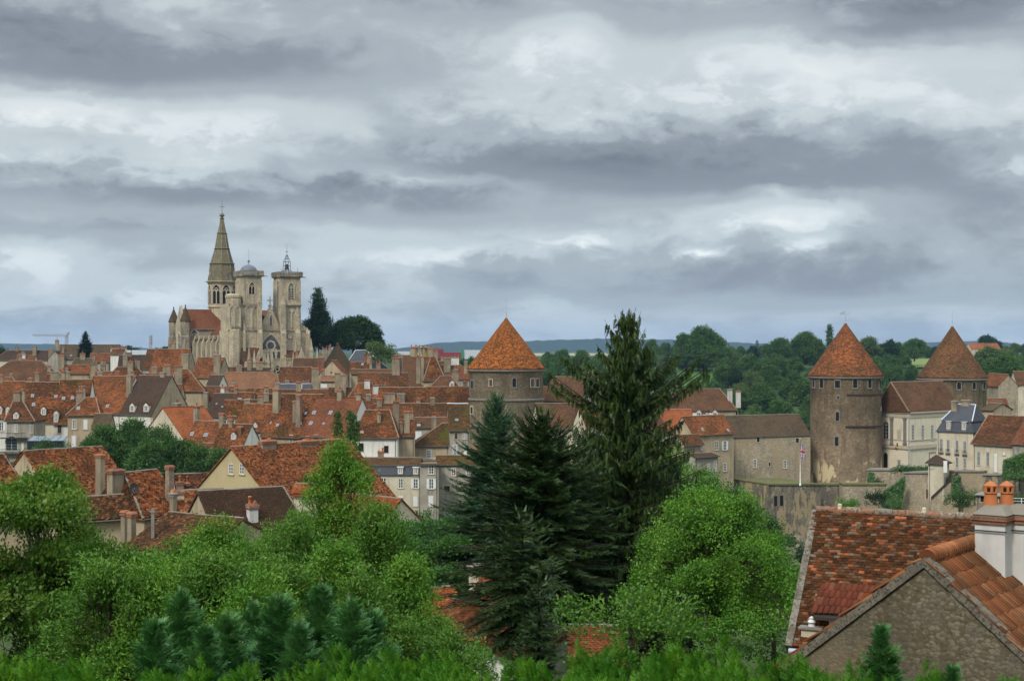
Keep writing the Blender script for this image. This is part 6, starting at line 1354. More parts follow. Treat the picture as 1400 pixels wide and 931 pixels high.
h.dorm((547.5, 647.5, 7, 9), (568.5, 648, 7, 9), (501, 646, 7, 9), flat=True, plane=h.mp, roof='zinc_pale')
h = H('narrow flat topped end house with an upper white window over shuttered ones', (574.5, 179.5), (599.5, 180.5), 635, (586, 633), roof='roof_mossy', wall='wall_grey', D=8, ridge=None)
h.win((589.5, 648, 6.5, 12, 'n'), (589.5, 668, 6, 14, 's'), (589, 692, 6, 14, 'c'))
h = H('ochre house with a strip of mossy orange roof right of the flat topped end', (596, 186), (650, 186), 633, (620, 623), roof='roof_mossy', wall='wall_grey'); h.win((620, 650, 5, 10), (640, 650, 5, 10), (611, 672, 8, 8, 'b'))
rch = random.Random(21)
for h_ in list(H.all):
    if h_.e.get('group') == TOWN and h_.kind == 'x' and h_.W > 4.5 and h_.nch < 2:
        for k_ in range(1 if h_.W < 12 else 2):
            x = h_.W*rch.choice((.07, .3, .62, .93)) if k_ == 0 else h_.W*rch.choice((.45, .8)); w_ = rch.uniform(.6, 1.3)
            chimney(h_.e, x, h_.D/2+rch.uniform(-.3, .8), h_.ze, h_.zr+rch.uniform(.8, 2.0), w_, .65, rch.choice((1, 2, 3)), rch.choice(('chimney_render', 'chimney_render', 'brick_pale')))
# conservatory terrace in front of the left row
e = empty('conservatory', P(37, 618, 255), .05, 'small dark framed glass conservatory in front of the green shuttered door', 'conservatory'); mb = MB(); Wc = 6.6
for x in (0, 1.3, 2.6, 4.0, 5.3, 6.5): mb.box(x, x+.08, 0, .08, -4, 2.0, 0); mb.mesh([(x, 0, 2.0), (x+.08, 0, 2.0), (x+.08, 3, 2.7), (x, 3, 2.7), (x, 0, 2.08), (x+.08, 0, 2.08), (x+.08, 3, 2.78), (x, 3, 2.78)], MB.BF, 0)
mb.box(0, 6.58, 0, .1, 1.95, 2.05, 0); mb.box(0, 6.58, .03, .06, -2.4, 1.95, 1); mb.mesh([(0, 0, 2.05), (6.58, 0, 2.05), (6.58, 3, 2.72), (0, 3, 2.72), (0, 0, 2.06), (6.58, 0, 2.06), (6.58, 3, 2.73), (0, 3, 2.73)], MB.BF, 2); mb.box(0, 6.58, 0, 3, -4, -2.4, 3); mb.build('frame', ['iron', 'glass', 'glass_sky', 'wall_cream'], e)

# ================================================================ near roofs (left, below the viewer)
NG = 'houses with old roofs below the hill'
tile_solid('tile_patched', [(.30, lin(0.336, 0.115, 0.045)), (.2, lin(0.272, 0.081, 0.030)), (.14, lin(0.192, 0.063, 0.027)), (.14, lin(0.384, 0.178, 0.084)), (.12, lin(0.112, 0.044, 0.021)), (.10, lin(0.056, 0.033, 0.018))], .35, lin(0.072, 0.037, 0.018), .65)
tile_solid('tile_dark', [(.3, lin(0.112, 0.056, 0.027)), (.25, lin(0.072, 0.038, 0.020)), (.2, lin(0.176, 0.074, 0.033)), (.15, lin(0.048, 0.030, 0.018)), (.10, lin(0.264, 0.111, 0.054))], .4, lin(0.036, 0.024, 0.015), .6)
tile_solid('tile_brown', [(.4, lin(0.072, 0.041, 0.025)), (.4, lin(0.060, 0.036, 0.023)), (.2, lin(0.088, 0.048, 0.029))], .4, lin(0.044, 0.031, 0.022), .4)
tile_solid('tile_orange', [(.3, lin(0.336, 0.096, 0.036)), (.3, lin(0.288, 0.081, 0.030)), (.2, lin(0.232, 0.067, 0.027)), (.1, lin(0.360, 0.148, 0.066)), (.1, lin(0.128, 0.044, 0.021))], .4, lin(0.112, 0.044, 0.021), .5)
tile_solid('tile_near', [(.30, lin(.115, .05, .022)), (.22, lin(.085, .036, .017)), (.14, lin(.13, .085, .055)), (.10, lin(.16, .052, .024)), (.07, lin(.40, .135, .06)), (.05, lin(.26, .12, .06)), (.08, lin(.045, .026, .015)), (.04, lin(.20, .16, .11))], 1.1, lin(.05, .026, .013), .5)
tile_solid('tile_mech', [(.4, lin(0.288, 0.100, 0.039)), (.3, lin(0.240, 0.081, 0.033)), (.2, lin(0.304, 0.133, 0.060)), (.1, lin(0.160, 0.059, 0.027))], 1.2, lin(0.104, 0.056, 0.027), .6)
tile_solid('tile_wine', [(.5, lin(0.128, 0.037, 0.021)), (.3, lin(0.104, 0.031, 0.018)), (.2, lin(0.160, 0.056, 0.030))], 1.2, lin(0.056, 0.026, 0.017), .5)
tile_solid('tile_mid', [(.4, lin(0.240, 0.085, 0.036)), (.3, lin(0.192, 0.067, 0.030)), (.2, lin(0.136, 0.052, 0.024)), (.1, lin(0.272, 0.133, 0.072))], .5, lin(0.072, 0.037, 0.021), .6)
def near(label, a, b, ye, r, tmat='tile_patched', tw=.24, th=.2, faces=None, **kw):
    kw.setdefault('K', 1); kw.setdefault('group', NG); kw.setdefault('roof', 'roof_patched'); kw.setdefault('wall', 'wall_ochre'); kw.setdefault('ridge', 'ridge_grey')
    h = H(label, a, b, ye, r, **kw); h.tilefield(tmat, tw, th, faces, seed=int(a[0]+900)); return h
h = near('hipped orange brown roof at the lower left edge of the view', (-60, 128), (55, 132), 712, (-10, 622), rl=-45, rr=5, sl=1.0)
h.tilefield('tile_patched', .24, .2, [[h.E[1], h.E[2], h.rr[1]]], 5)
h = near('broad patchy orange roof with three chimneys below the left row of houses', (-22, 154), (92, 144), 694, (40, 618), kind='y', D=9.5, faces=['L', 'R']); h.chim((76, 629, 19, 650, 2), (137, 621, 12, 651, 0), (36, 632, 15, 650, 0))
mb = MB(); q = h.hit(36, 632, (0, h.D/2, 0), (0, 1, 0)); 
h = near('steep brown hipped roof with a satellite dish at lower left', (197, 122), (250, 125.5), 704, (190, 645), rl=170, D=7.4); h.tilefield('tile_dark', .24, .2, [[h.E[3], h.E[0], h.rr[0]]], 9)
h.chim((158, 642, 20, 652, 0, 'r'), (235, 637, 9, 690, 0, 'f', 'brick_pale'), (240, 674, 6, 706, 1))
q = h.O + h.R @ h.hit(186, 675, h.fp[0], h.fp[1]); e = empty('satellite_dish', (q.x, q.y-.3, q.z), 0, 'dark satellite dish fixed on the hip of the steep brown roof', 'dish')
mb = MB(); vs = []; n = 16
for i, (rr0, dd) in enumerate(((0, .1), (.2, .08), (.36, .02), (.42, 0))):
    for j in range(n): a = 2*math.pi*j/n; vs.append((rr0*math.cos(a), -.35+dd*1.0, .55+rr0*math.sin(a)*1.15))
mb.mesh(vs, [(i*n+j, i*n+(j+1) % n, (i+1)*n+(j+1) % n, (i+1)*n+j) for i in range(3) for j in range(n)], 0, True); mb.mesh([(x, y+.03, z) for x, y, z in vs], [((i+1)*n+j, (i+1)*n+(j+1) % n, i*n+(j+1) % n, i*n+j) for i in range(3) for j in range(n)], 0, True); mb.build('dish', 'wood_dark', e)
mb = MB(); mb.tube((0, -.3, .55), (0, .1, .2), .03, n=5); mb.tube((0, .1, -.5), (0, .1, .25), .03, n=5); mb.tube((0, -.3, .1), (0, -.75, .5), .015, n=4); mb.build('bracket', 'metal_grey', e)
h = near('low dark brown roof in front of the satellite dish roof', (112, 112), (176, 114), 708, (140, 679), 'tile_dark', roof='roof_rust', sl=.8); 
h = near('wavy very mottled dark roof with a thin grey post at lower left', (172, 104), (272, 100), 748, (215, 700), 'tile_dark', roof='roof_rust', sl=.8, D=9); h.chim((167, 699, 5, 716, 0), (176, 701, 7, 722, 0)); q = h.O+h.R@h.hit(210, 735, h.fp[0], h.fp[1])
e = empty('post', (q.x, q.y-.2, q.z-1), 0, 'thin weathered grey wooden post before the wavy mottled roof', 'post'); mb = MB(); mb.box(-.11, .11, -.1, .1, 0, 3.2); mb.box(-.2, .2, -.15, .15, 2.9, 3.0); mb.build('pole', 'stone_grey', e)
h = near('orange roof with yellow edge board left of the dark brown roof', (243, 124), (312, 126), 705, (275, 670), 'tile_patched', sl=.9); h.chim((246, 671, 12, 684, 0, 'f', 'wall_cream'))
h = near('small rust roof between tree clump and yellow gable', (243, 160), (290, 162), 672, (265, 648), 'tile_dark', roof='roof_rust', sl=.9); h.chim((247, 659, 10, 672, 1), (257, 660, 5, 668, 1))
h = near('dark brown roof with a white chimney in front of the yellow house', (300, 108), (422, 112), 742, (350, 668.5), 'tile_brown', roof='roof_dark', sl=1.2, D=9, rr=397); h.chim((347, 690, 13, 716, 2, 'f', 'chimney_white'))
# the yellow gabled house: gable wall is the front line, long orange slope faces right
h = H('yellow gabled house with two white windows and large patchy orange roof', (250, 158), (389, 147), 690, (325, 612.5), kind='y', D=17, roof='roof_patched', wall='wall_yellow', K=1, group=NG, ov=.3, og=.2, name='yellow_house')
h.tilefield('tile_patched', .22, .18, ['R'], 3)
for px in (316, 331):
    t = h.T(px, 648); wm, hm = .72, 1.15
    w_ = window(h.e, t, wm, hm, 'n', bars=2, trim='wall_yellow')
h.sky((409.5, 642), side='R', w=.8, h=1.3)
for px, wd, pots in ((365, 29, 2), (420, 40, 2), (453, 32, 2)):
    q = h.hit(px, 604, (h.W/2+.3, 0, 0), (1, 0, 0)); zt = h.hit(px, 602 if px < 440 else 600, (0, q.y, 0), (0, 1, 0)); 
    chimney(h.e, h.W/2+.4, min(max(q.y, 1), 20), h.zr-3, zt.z, .7, wd*150/F*.9, pots, 'brick_pale', cap='terracotta_dark', poth=.6)
mb = MB(); t = h.hit(418, 661, h.fpR[0], h.fpR[1]); mb.lathe([(.14, -.6), (.14, .9), (.18, .9), (.18, 1.0)], 8); mb.build('flue', 'wood_dark', h.e, loc=t)
h = near('small orange shed roof on the lower slope of the yellow house', (402, 138), (434, 138), 674, (415, 662), 'tile_orange', roof='roof_bright', wall='wall_cream', D=3)
h = near('low orange roofed wing running right from the yellow house behind the birch', (430, 135), (510, 130), 722, (480, 676), 'tile_orange', roof='roof_patched', wall='wall_cream', sl=.8)
# centre: roofs under the firs
h = near('orange tiled roof seen below the acacia left of the firs', (530, 68), (632, 70), 842, (590, 806), 'tile_orange', .2, .15, wall='wall_cream', sl=.8)
h = near('long red brown tiled roof behind the dark firs at bottom centre', (590, 64), (748, 61), 912, (690, 786), 'tile_mid', .19, .11, wall='wall_white', D=10, sl=.9, roof='roof_rust'); h.chim((651, 771, 17, 800, 0, 'r', 'wall_cream'))
h = near('white gabled house end with clay tiles at bottom centre', (744, 52), (800, 53), 898, (790, 862), 'tile_mid', .19, .11, wall='wall_white', kind='y', D=8, faces=['L', 'R'], roof='roof_rust')
h = near('small tiled roof with rounded ridge tiles near the right foot of the firs', (784, 50), (850, 50), 905, (830, 858), 'tile_mid', .19, .11, wall='wall_white', sl=.8, roof='roof_rust')
h = near('white house glimpsed through the branches right of the spruce', (800, 90), (880, 90), 790, (840, 745), 'tile_orange', .2, .15, wall='wall_white', sl=.9)
h = near('orange roof deep behind the firs below the central tower', (715, 88), (800, 86), 800, (750, 755), 'tile_orange', .2, .15, wall='wall_cream', sl=.9); h.chim((745, 740, 10, 765, 1))

# ================================================================ the two houses at the lower right
def lichened(name, a, b, c, sc_):
    k = N(name); g = k.n('ShaderNodeNewGeometry'); n1 = k.noise(g.outputs['Position'], sc_, 6, .7); n2 = k.noise(g.outputs['Position'], sc_*3.3, 5, .7)
    col = k.mix(k.rng(n1, .42, .58), a, b); col = k.mix(k.rng(n2, .5, .62), col, c); MATS[name] = k.bsdf(col, .95, .1, n2, .8, .02)
lichened('ridge_orange', lin(.30, .11, .05), lin(.17, .12, .09), lin(.07, .05, .035), 5); lichened('ridge_near', lin(.20, .115, .07), lin(.24, .2, .15), lin(.08, .06, .045), 6)
lichened('lichen', lin(.19, .175, .14), lin(.12, .105, .08), lin(.07, .062, .048), 6); lichened('verge_stone', lin(.165, .145, .11), lin(.12, .10, .078), lin(.06, .052, .042), 7)
def near_right():
    V = Vector
    # tiled house behind
    E0 = P(1080, 885, 27); R0 = P(1117, 699, 29.1); dv = V((R0.x-E0.x, R0.y-E0.y, 0)); run = dv.length; dv.normalize(); u = V((dv.y, -dv.x, 0))
    zb = terrain(7, 29)-1; e = empty('house', (E0.x, E0.y, zb), math.atan2(u.y, u.x), 'old house with dark red hand made tiles and pale stone verge at lower right', 'house', 'houses at the lower right corner')
    W = 8.0; ze = E0.z-zb; zr = R0.z-zb; D = run*2
    mb = MB(); mb.box(.12, W, .25, D-.25, 0, ze-.1); mb.face([V((.12, .25, ze-.1)), V((.12, run, zr-.25)), V((.12, D-.25, ze-.1))]); mb.build('wall', 'wall_ochre', e)
    q = [V((0, 0, ze)), V((W, 0, ze)), V((W, run, zr)), V((0, run, zr))]
    mb = MB(); mb.thick([q, [q[3], q[2], V((W, D, ze)), V((0, D, ze))]], .12); mb.build('roof', 'roof_dark', e)
    tile_field(e, [p+V((0, 0, .0)) for p in q], 'tile_near', .118, .066, 4, .017, .02, rot=.02, gap=.015)
    # verge of mortar and stone
    mb = MB(); sl = (zr-ze)/run; n_ = V((0, -sl, 1)).normalized(); al = V((0, 1, sl)).normalized(); t = (q[0], V((1, 0, 0)), n_, al); L = (q[3]-q[0]).length
    for i in range(14): a = L*i/14; j = random.uniform(-.012, .012); mb.tbox(t, -.09+j*.4, .05+j*.4, -.14, .075+random.uniform(-.004, .006), a, a+L/14-.001)
    mb.build('verge', 'lichen', e)
    # ridge of half-round tiles bedded in mortar
    mb = MB(); n = 26
    for i in range(n):
        x = W*i/n; r = .085+random.uniform(-.008, .012); m = random.choice((0, 2, 2, 1)); z = zr+.03+random.uniform(-.012, .012)
        mb.tube((x, run, z), (x+W/n*.98, run, z+.01), r, r*.9, 10, m); 
        if random.random() < .5: mb.tube((x+W/n*.9, run, z), (x+W/n*1.1, run, z), r*1.12, r*1.1, 8, 2)
    for x in (.47, 2.15):
        mb.lathe([(.0, zr+.19), (.035, zr+.18), (.05, zr+.15), (.04, zr+.12), (.08, zr+.08)][::-1], 8, (x, run), 3)
    mb.build('ridge_tiles', ['ridge_orange', 'lichen', 'ridge_near', 'stone_trim'], e)
    mb = MB(); mb.tube((0, -.08, ze-.05), (W, -.08, ze-.05), .06, n=8); mb.build('gutter', 'zinc', e)
    # mechanical-tile lean dormer
    R = Matrix.Rotation(math.atan2(u.y, u.x), 3, 'Z').transposed(); C = R @ (CAM - V((E0.x, E0.y, zb)))
    def hit(px, py, p, nn): d = R @ V(((px-700)/F, 1, -(py-HY)/F)); return plane_hit(C, d, p, nn)
    a = hit(1130, 797, q[0]+n_*.06, n_); b = hit(1205, 797, q[0]+n_*.06, n_); s2 = .45; D2 = 1.05
    c = V((b.x+.4, a.y-D2, a.z-D2*s2)); d_ = V((a.x-.02, a.y-D2, a.z-D2*s2)); f = [d_, c, V((b.x+.4, a.y, a.z)), a]
    mb = MB(); mb.thick([f], .06); dm = mb.build('dormer', 'wood_dark', e); tile_field(dm, f, 'tile_wine', .11, .27, 3, .016, 0, rot=.003, gap=.1, name='dormer_tiles')
    mb = MB(); zz_ = ze + sl*(d_.y); mb.box(a.x+.25, b.x+.3, d_.y+.12, d_.y+.2, max(zz_, ze), d_.z-.04); mb.mesh([V((a.x+.25, d_.y+.12, zz_+.05)), V((a.x+.25, a.y, a.z-.06)), V((a.x+.25, d_.y+.12, d_.z-.06)), V((a.x+.33, d_.y+.12, zz_+.05)), V((a.x+.33, a.y, a.z-.06)), V((a.x+.33, d_.y+.12, d_.z-.06))], [(0, 1, 2), (5, 4, 3)]); mb.build('dormer_wall', 'wall_white', dm)
    # little vent stack at the eave
    p = hit(1109, 868, q[0], n_); mb = MB(); mb.frustum(p.x-.17, p.x+.19, p.y-.1, p.y+.25, p.z-.5, p.x-.17, p.x+.19, p.y-.1, p.y+.25, p.z+.13, 0); mb.box(p.x-.22, p.x+.24, p.y-.15, p.y+.3, p.z+.13, p.z+.17, 1)
    mb.lathe([(.07, p.z+.17), (.06, p.z+.24), (.08, p.z+.24), (.08, p.z+.26), (.05, p.z+.29), (.05, p.z+.32), (.065, p.z+.32), (.0, p.z+.36)], 12, (p.x, p.y+.05), 2); mb.build('vent_stack', ['wall_cream', 'stone_grey', 'metal_white'], e)
    # gabled stone house in front
    A = P(1264.5, 766, 20); zb = terrain(6, 19)-1; th = math.radians(-37); e = empty('house', (A.x, A.y, zb), th, 'near house with rough stone gable, big orange interlocking tiles and white chimneys', 'house', 'houses at the lower right corner')
    za = A.z-zb; sl = math.tan(math.radians(39.5)); hw = 3.4; ze = za-hw*sl; D = 7.0
    R = Matrix.Rotation(th, 3, 'Z').transposed(); C = R @ (CAM - V((A.x, A.y, zb)))
    mb = MB(); mb.box(-hw, hw, 0, D, 0, ze); mb.face([V((-hw, 0, ze)), V((hw, 0, ze)), V((0, 0, za-.06))]); mb.face([V((-hw, D, ze)), V((0, D, za-.06)), V((hw, D, ze))]); mb.build('wall', 'stone_gable', e)
    mb = MB(); Lf = [V((-hw-.25, -.02, ze-.25*sl)), V((0, -.02, za)), V((0, D, za)), V((-hw-.25, D, ze-.25*sl))]; Rt = [V((0, -.02, za)), V((hw+.25, -.02, ze-.25*sl)), V((hw+.25, D, ze-.25*sl)), V((0, D, za))]
    mb.thick([Lf, Rt], .1); mb.build('roof', 'roof_dark', e)
    tile_field(e, [Rt[1], Rt[2], Rt[3], Rt[0]], 'tile_mech', .105, .27, 6, .011, .012, rot=.006, gap=.06); tile_field(e, [Lf[3], Lf[0], Lf[1], Lf[2]], 'tile_mech', .235, .34, 7, .03, .01, rot=.006, gap=.07)
    # raking coping of mortared stones
    for sg in (-1, 1):
        mb = MB(); p0 = V((sg*(hw+.25), 0, ze-.25*sl)); p1 = V((0, 0, za)); al = (p1-p0).normalized(); nn = V((sg*sl, 0, 1)).normalized(); t = (p0, V((0, 1, 0)), nn, al); L = (p1-p0).length; n = 30
        for i in range(n):
            a_ = L*i/n; j = random.uniform(-.015, .015); mb.tbox(t, -.05+j*.6, .14+j, -.07, .055+random.uniform(-.01, .012), a_, a_+L/n-.001)
        mb.build('verge', 'verge_stone', e)
    # crested ridge tiles
    mb = MB(); n = 22
    for i in range(n):
        y = .1+(2.0-.1)*i/n; mb.tube((0, y, za+.03), (0, y+.075, za+.05), .13, .115, 12, 0); 
    for i in range(14): y = 2.0+5*i/14; mb.tube((0, y, za+.03), (0, y+.35, za+.03), .12, .11, 10, 0)
    mb.build('ridge_tiles', 'tile_mech', e)
    # white chimneys
    def hx(px, py, y): d = R @ V(((px-700)/F, 1, -(py-HY)/F)); return C + d*((y-C.y)/d.y)
    for (x0p, x1p, yy, dd, pots) in ((1331, 1376, 1.75, .62, (1355,)), (1377.5, 1402, 2.1, .6, (1377,))):
        a = hx(x0p, 720, yy); b = hx(x1p, 720, yy); zt = hx(x0p, 702, yy).z; w_ = b.x-a.x; x = (a.x+b.x)/2; y = yy+dd/2
        mb = MB(); mb.box(a.x+.02, b.x-.02, yy, yy+dd, za-sl*b.x-.8, zt-.14, 0)
        mb.box(a.x-.01, b.x+.01, yy-.035, yy+dd+.035, zt-.14, zt-.085, 1); mb.box(a.x-.03, b.x+.03, yy-.06, yy+dd+.06, zt-.085, zt-.03, 1); mb.box(a.x, b.x, yy-.03, yy+dd+.03, zt-.03, zt, 2)
        mb.frustum(a.x-.02, b.x+.02, yy-.05, yy+dd+.05, zt, x-.13, x+.13, y-.15, y+.15, zt+.12, 2); mb.tube((a.x-.02, yy-.045, zt-.24), (b.x+.02, yy-.045, zt-.24), .012, n=5, m=3)
        ch = mb.build('chimney', ['chimney_white', 'brick_red', 'ridge_grey', 'iron'], e)
    for px, yy in ((1354.5, 2.06), (1376.5, 2.4)):
        p = hx(px, 693, yy); pm = hx(px, 657, yy); h_ = pm.z-p.z; r = .105; mb = MB()
        mb.lathe([(r*1.18, p.z-.05), (r*1.12, p.z), (r*.86, p.z+h_*.48), (r*.86, p.z+h_*.52), (r*1.0, p.z+h_*.53), (r*1.0, p.z+h_*.57), (r*.84, p.z+h_*.58)], 16, (p.x, yy), 0)
        mb.lathe([(r*.72, p.z+h_*.57), (r*.72, p.z+h_*.82)], 8, (p.x, yy), 1)
        for i in range(6): a_ = math.pi*2*i/6; mb.box(p.x+r*.84*math.cos(a_)-.018, p.x+r*.84*math.cos(a_)+.018, yy+r*.84*math.sin(a_)-.018, yy+r*.84*math.sin(a_)+.018, p.z+h_*.57, p.z+h_*.80, 0)
        mb.lathe([(r*.9, p.z+h_*.74), (r*1.0, p.z+h_*.78), (r*1.08, p.z+h_*.82), (r*.55, p.z+h_*.93), (0, p.z+h_)], 8, (p.x, yy), 0, sm=False)
        mb.build('chimney_pot', ['terracotta', 'dark_void'], ch)
near_right()
# ================================================================ far and middle trees
def lump(seed, w_, h_, n=7, base=.3):
    rng = np.random.default_rng(seed); L = []
    for i in range(n):
        t = i/max(1, n-1); a = rng.uniform(0, 6.28); rr0 = w_*.5*rng.uniform(.15, .55)*(1 if t < .75 else .5); z = h_*(base + (.86-base)*t)
        r = w_*rng.uniform(.24, .34)*(1.15-.45*t); L.append((math.cos(a)*rr0, math.sin(a)*rr0, z, r, r, r*.8))
    L.append((0, 0, h_*.55, w_*.36, w_*.36, h_*.28)); return L
WOOD = 'trees of the wooded valley side'
protos = []
for i, (w_, h_, m) in enumerate(((13, 13, 'leaf_wood'), (11, 15, 'leaf_wood'), (15, 14, 'leaf_wood'), (12, 11, 'leaf_wood_pale'), (9, 12, 'leaf_wood'), (10, 9, 'leaf_town'), (14, 17, 'leaf_wood'), (12, 13, 'leaf_deep'))):
    protos.append(broad('broadleaf_tree', (0, 0, 0), lump(50+i, w_, h_, 8), dens=9, rc=.75, per=20, size=.72, mat=m, seed=i+1, trunk=(.35, None), label='round green broadleaf tree in the thick wood behind the castle towers', group=WOOD, shell=.7))
rng = random.Random(5); used = set(); spots = []
for Y in (500, 545, 595, 650, 710, 770, 840, 915, 1000, 1090, 1180):
    step = 11.0/Y*F; px = 742 + rng.uniform(0, step)
    while px < 1440:
        x = (px-700)/F*Y; skip = (888 < px < 968 and 760 < Y < 850) or (1234 < px < 1276 and 860 < Y < 1050) or (rng.random() < .07)
        if Y > 950 and px < 890: skip = True
        if px > 1405 and Y > 700 and rng.random() < .3: skip = True
        if not skip: spots.append((px, Y))
        px += step*rng.uniform(.7, 1.25)
WOODN = len(spots)
for px, Y in spots[:290]:
    Yj = Y + rng.uniform(-18, 18); x = (px-700)/F*Yj; i = rng.choice([0, 0, 1, 2, 2, 3, 4, 5, 6, 7]) ; s = rng.uniform(.75, 1.15)
    if Y > 950: s *= .8
    if 885 < px < 975 and 590 < Y < 700: s *= .62
    z = terrain(x, Yj) - .5; p = protos[i]
    if i not in used: used.add(i); p.location = (x, Yj, z); p.rotation_euler.z = rng.uniform(0, 6.28); p.scale = (s, s, s)
    else: copy_tree(p, (x, Yj, z), rng.uniform(0, 6.28), (s, s, s*rng.uniform(.85, 1.15)))
# distinct trees on the skyline
def bigtree(label, px, ytop, Y, w_, h_, mat='leaf_wood', seed=0, dens=9, size=.7, rc=.6, per=20, n=10, name='broadleaf_tree', base=.3):
    t = P(px, ytop, Y); z = t.z - h_; return broad(name, (t.x, Y, z), lump(seed, w_, h_*.93, n, base), dens=dens, rc=rc, per=per, size=size, mat=mat, seed=seed, trunk=(.5, None), label=label, shell=.7)
bigtree('largest round tree standing above the meadow on the skyline', 962, 446, 880, 32, 27, 'leaf_wood', 21, 4.5, .9, .8, 16)
bigtree('tall tree shouldering the largest round tree on its left', 938, 453, 885, 18, 24, 'leaf_wood', 22, 5, .9, .8, 16)
t = P(1134, 443, 900); broad('poplar', (t.x, 900, t.z-24), [(0, 0, 3+i*2.4, 2.2-.05*i, 2.2-.05*i, 2.6) for i in range(8)] + [(0, 0, 21.5, 1.2, 1.2, 2.4)], dens=8, rc=.5, per=14, size=.7, mat='leaf_wood', seed=31, trunk=(.35, None), label='slim upright poplar on the skyline left of the tall tower', limbs=False)
bigtree('round tree on the skyline left of the poplar', 1102, 456, 900, 22, 16, 'leaf_wood', 23, 5, .9, .8, 16)
bigtree('dark tree left of the flat-topped skyline group at mid right', 1066, 462, 920, 17, 15, 'leaf_wood', 24, 5, .9, .8, 16)
bigtree('pair of light trees on the skyline right of the tall tower', 1188, 460, 900, 15, 15, 'leaf_wood_pale', 25, 5, .9, .8, 16)
bigtree('tree on the skyline between the two right hand towers', 1250, 464, 950, 18, 14, 'leaf_wood', 26, 5, .9, .8, 16)
bigtree('dark dense tree right of the pair of light skyline trees', 1215, 465, 930, 14, 13, 'leaf_deep', 27, 5, .9, .8, 16)
bigtree('dark copper tree above the orange barn roof on the far right skyline', 1350, 461, 1080, 18, 12, 'leaf_deep', 28, 5, 1.0, .8, 16)
bigtree('bright green tree below the far orange barn', 1352, 478, 720, 26, 15, 'leaf_wood_pale', 29, 5, .8, .7, 18)
bigtree('broad green tree right of the far brown cone roof', 1372, 487, 620, 22, 16, 'leaf_wood', 30, 6, .7, .6, 18)
conifer('fir_tree', (P(914, 472, 820).x, 820, P(914, 470, 820).z-17), 17, 4.5, 'dark pointed fir on the skyline right of the tall spruce top', seed=40, mat='needle_town', sp=1.6, step=.8, whorls=16, nb=7)
conifer('fir_tree', (P(1035, 466, 900).x, 900, P(1035, 466, 900).z-13), 13, 5, 'dark fir between the skyline broadleaf trees at mid right', seed=41, mat='needle_town', sp=1.6, step=.8, whorls=14, nb=7)
bigtree('small dark bush on the edge of the pale field behind the central tower', 748, 481, 1150, 7, 7, 'leaf_deep', 32, 6, .8, .5, 12)
for i, (px, yt, Y, s_) in enumerate(((172, 474, 700, 10), (184, 476, 720, 9), (215, 476, 700, 8), (228, 475, 690, 10), (272, 476, 700, 8))):
    bigtree(['first small tree right of the white hall on the left skyline', 'second small tree on the left skyline above the white hall', 'low tree on the skyline near the lattice mast', 'low tree just left of the church turrets', 'low tree far behind the church transept'][i], px, yt, Y, s_, 8, 'leaf_deep', 60+i, 6, .7, .5, 12)
bigtree('dark domed tree at the extreme left skyline', 2, 473, 560, 12, 12, 'leaf_deep', 66, 6, .6, .5, 16)
# trees between the factory and the town
for i, px in enumerate((597, 606, 616, 634, 646)):
    bigtree('green tree in the line between the factory and the town roofs', px, 487+i % 2*2, 700, 8, 9, 'leaf_wood', 70+i, 6, .7, .5, 12)['group'] = 'tree line before the factory'
# skyline fir in the left town
conifer('fir_tree', (P(117, 456, 500).x, 500, P(117, 456, 500).z-12), 12, 4.0, 'dark blue green fir standing alone among the left skyline roofs', seed=42, mat='needle_town', sp=1.7, step=.35, whorls=24, nb=10, tr=.3)
# church trees
t = P(434, 383, 505); L = []
rg = random.Random(3)
for i in range(15):
    tt = i/14; L.append((rg.uniform(-1, 1)*3.0*(1-tt)**.7, rg.uniform(-1, 1)*2.5, 6+tt*18.5, 4.3*(1-tt)**1.0+.7, 4.2*(1-tt)**1.0+.7, 3.2*(1-tt)+1.6))
broad('cedar_tree', (t.x, 505, t.z-28.5), L, dens=8, rc=.6, per=20, size=.6, mat='leaf_deep', seed=80, trunk=(.5, 25), label='tall dark tree with a thin ragged top right of the church', shell=.55, limbs=True)
t = P(483, 430, 510); broad('broadleaf_tree', (t.x, 510, t.z-17), [(-6, 0, 7, 4.6, 5, 4.4), (-3, 1, 10.5, 5, 5, 4.2), (2, 0, 12, 4.6, 5, 3.8), (5.5, 0, 9.5, 4.4, 5, 4.0), (0, -1, 7, 6.5, 6, 5), (8, 0, 6, 3.0, 4, 3.2), (-1, 0, 13.4, 2.6, 3, 2.2), (-5.5, 0, 11, 2.4, 3, 2)], dens=14, rc=.5, per=24, size=.6, mat='leaf_deep', seed=81, trunk=(.6, None), label='wide dark dome shaped tree right of the tall ragged tree', shell=.75)
t = P(519, 462, 450); broad('broadleaf_tree', (t.x, 450, t.z-10), [(-1.5, 0, 6.5, 3.2, 3, 2.6), (2, 0, 5, 3.6, 3, 2.8), (0, 0, 4, 4, 3, 3), (4, 0, 3, 3, 3, 2.2)], dens=7, rc=.5, per=16, size=.5, mat='leaf_wood_pale', seed=82, trunk=(.25, None), label='small yellow green tree beside the slate blue roof', shell=.6)
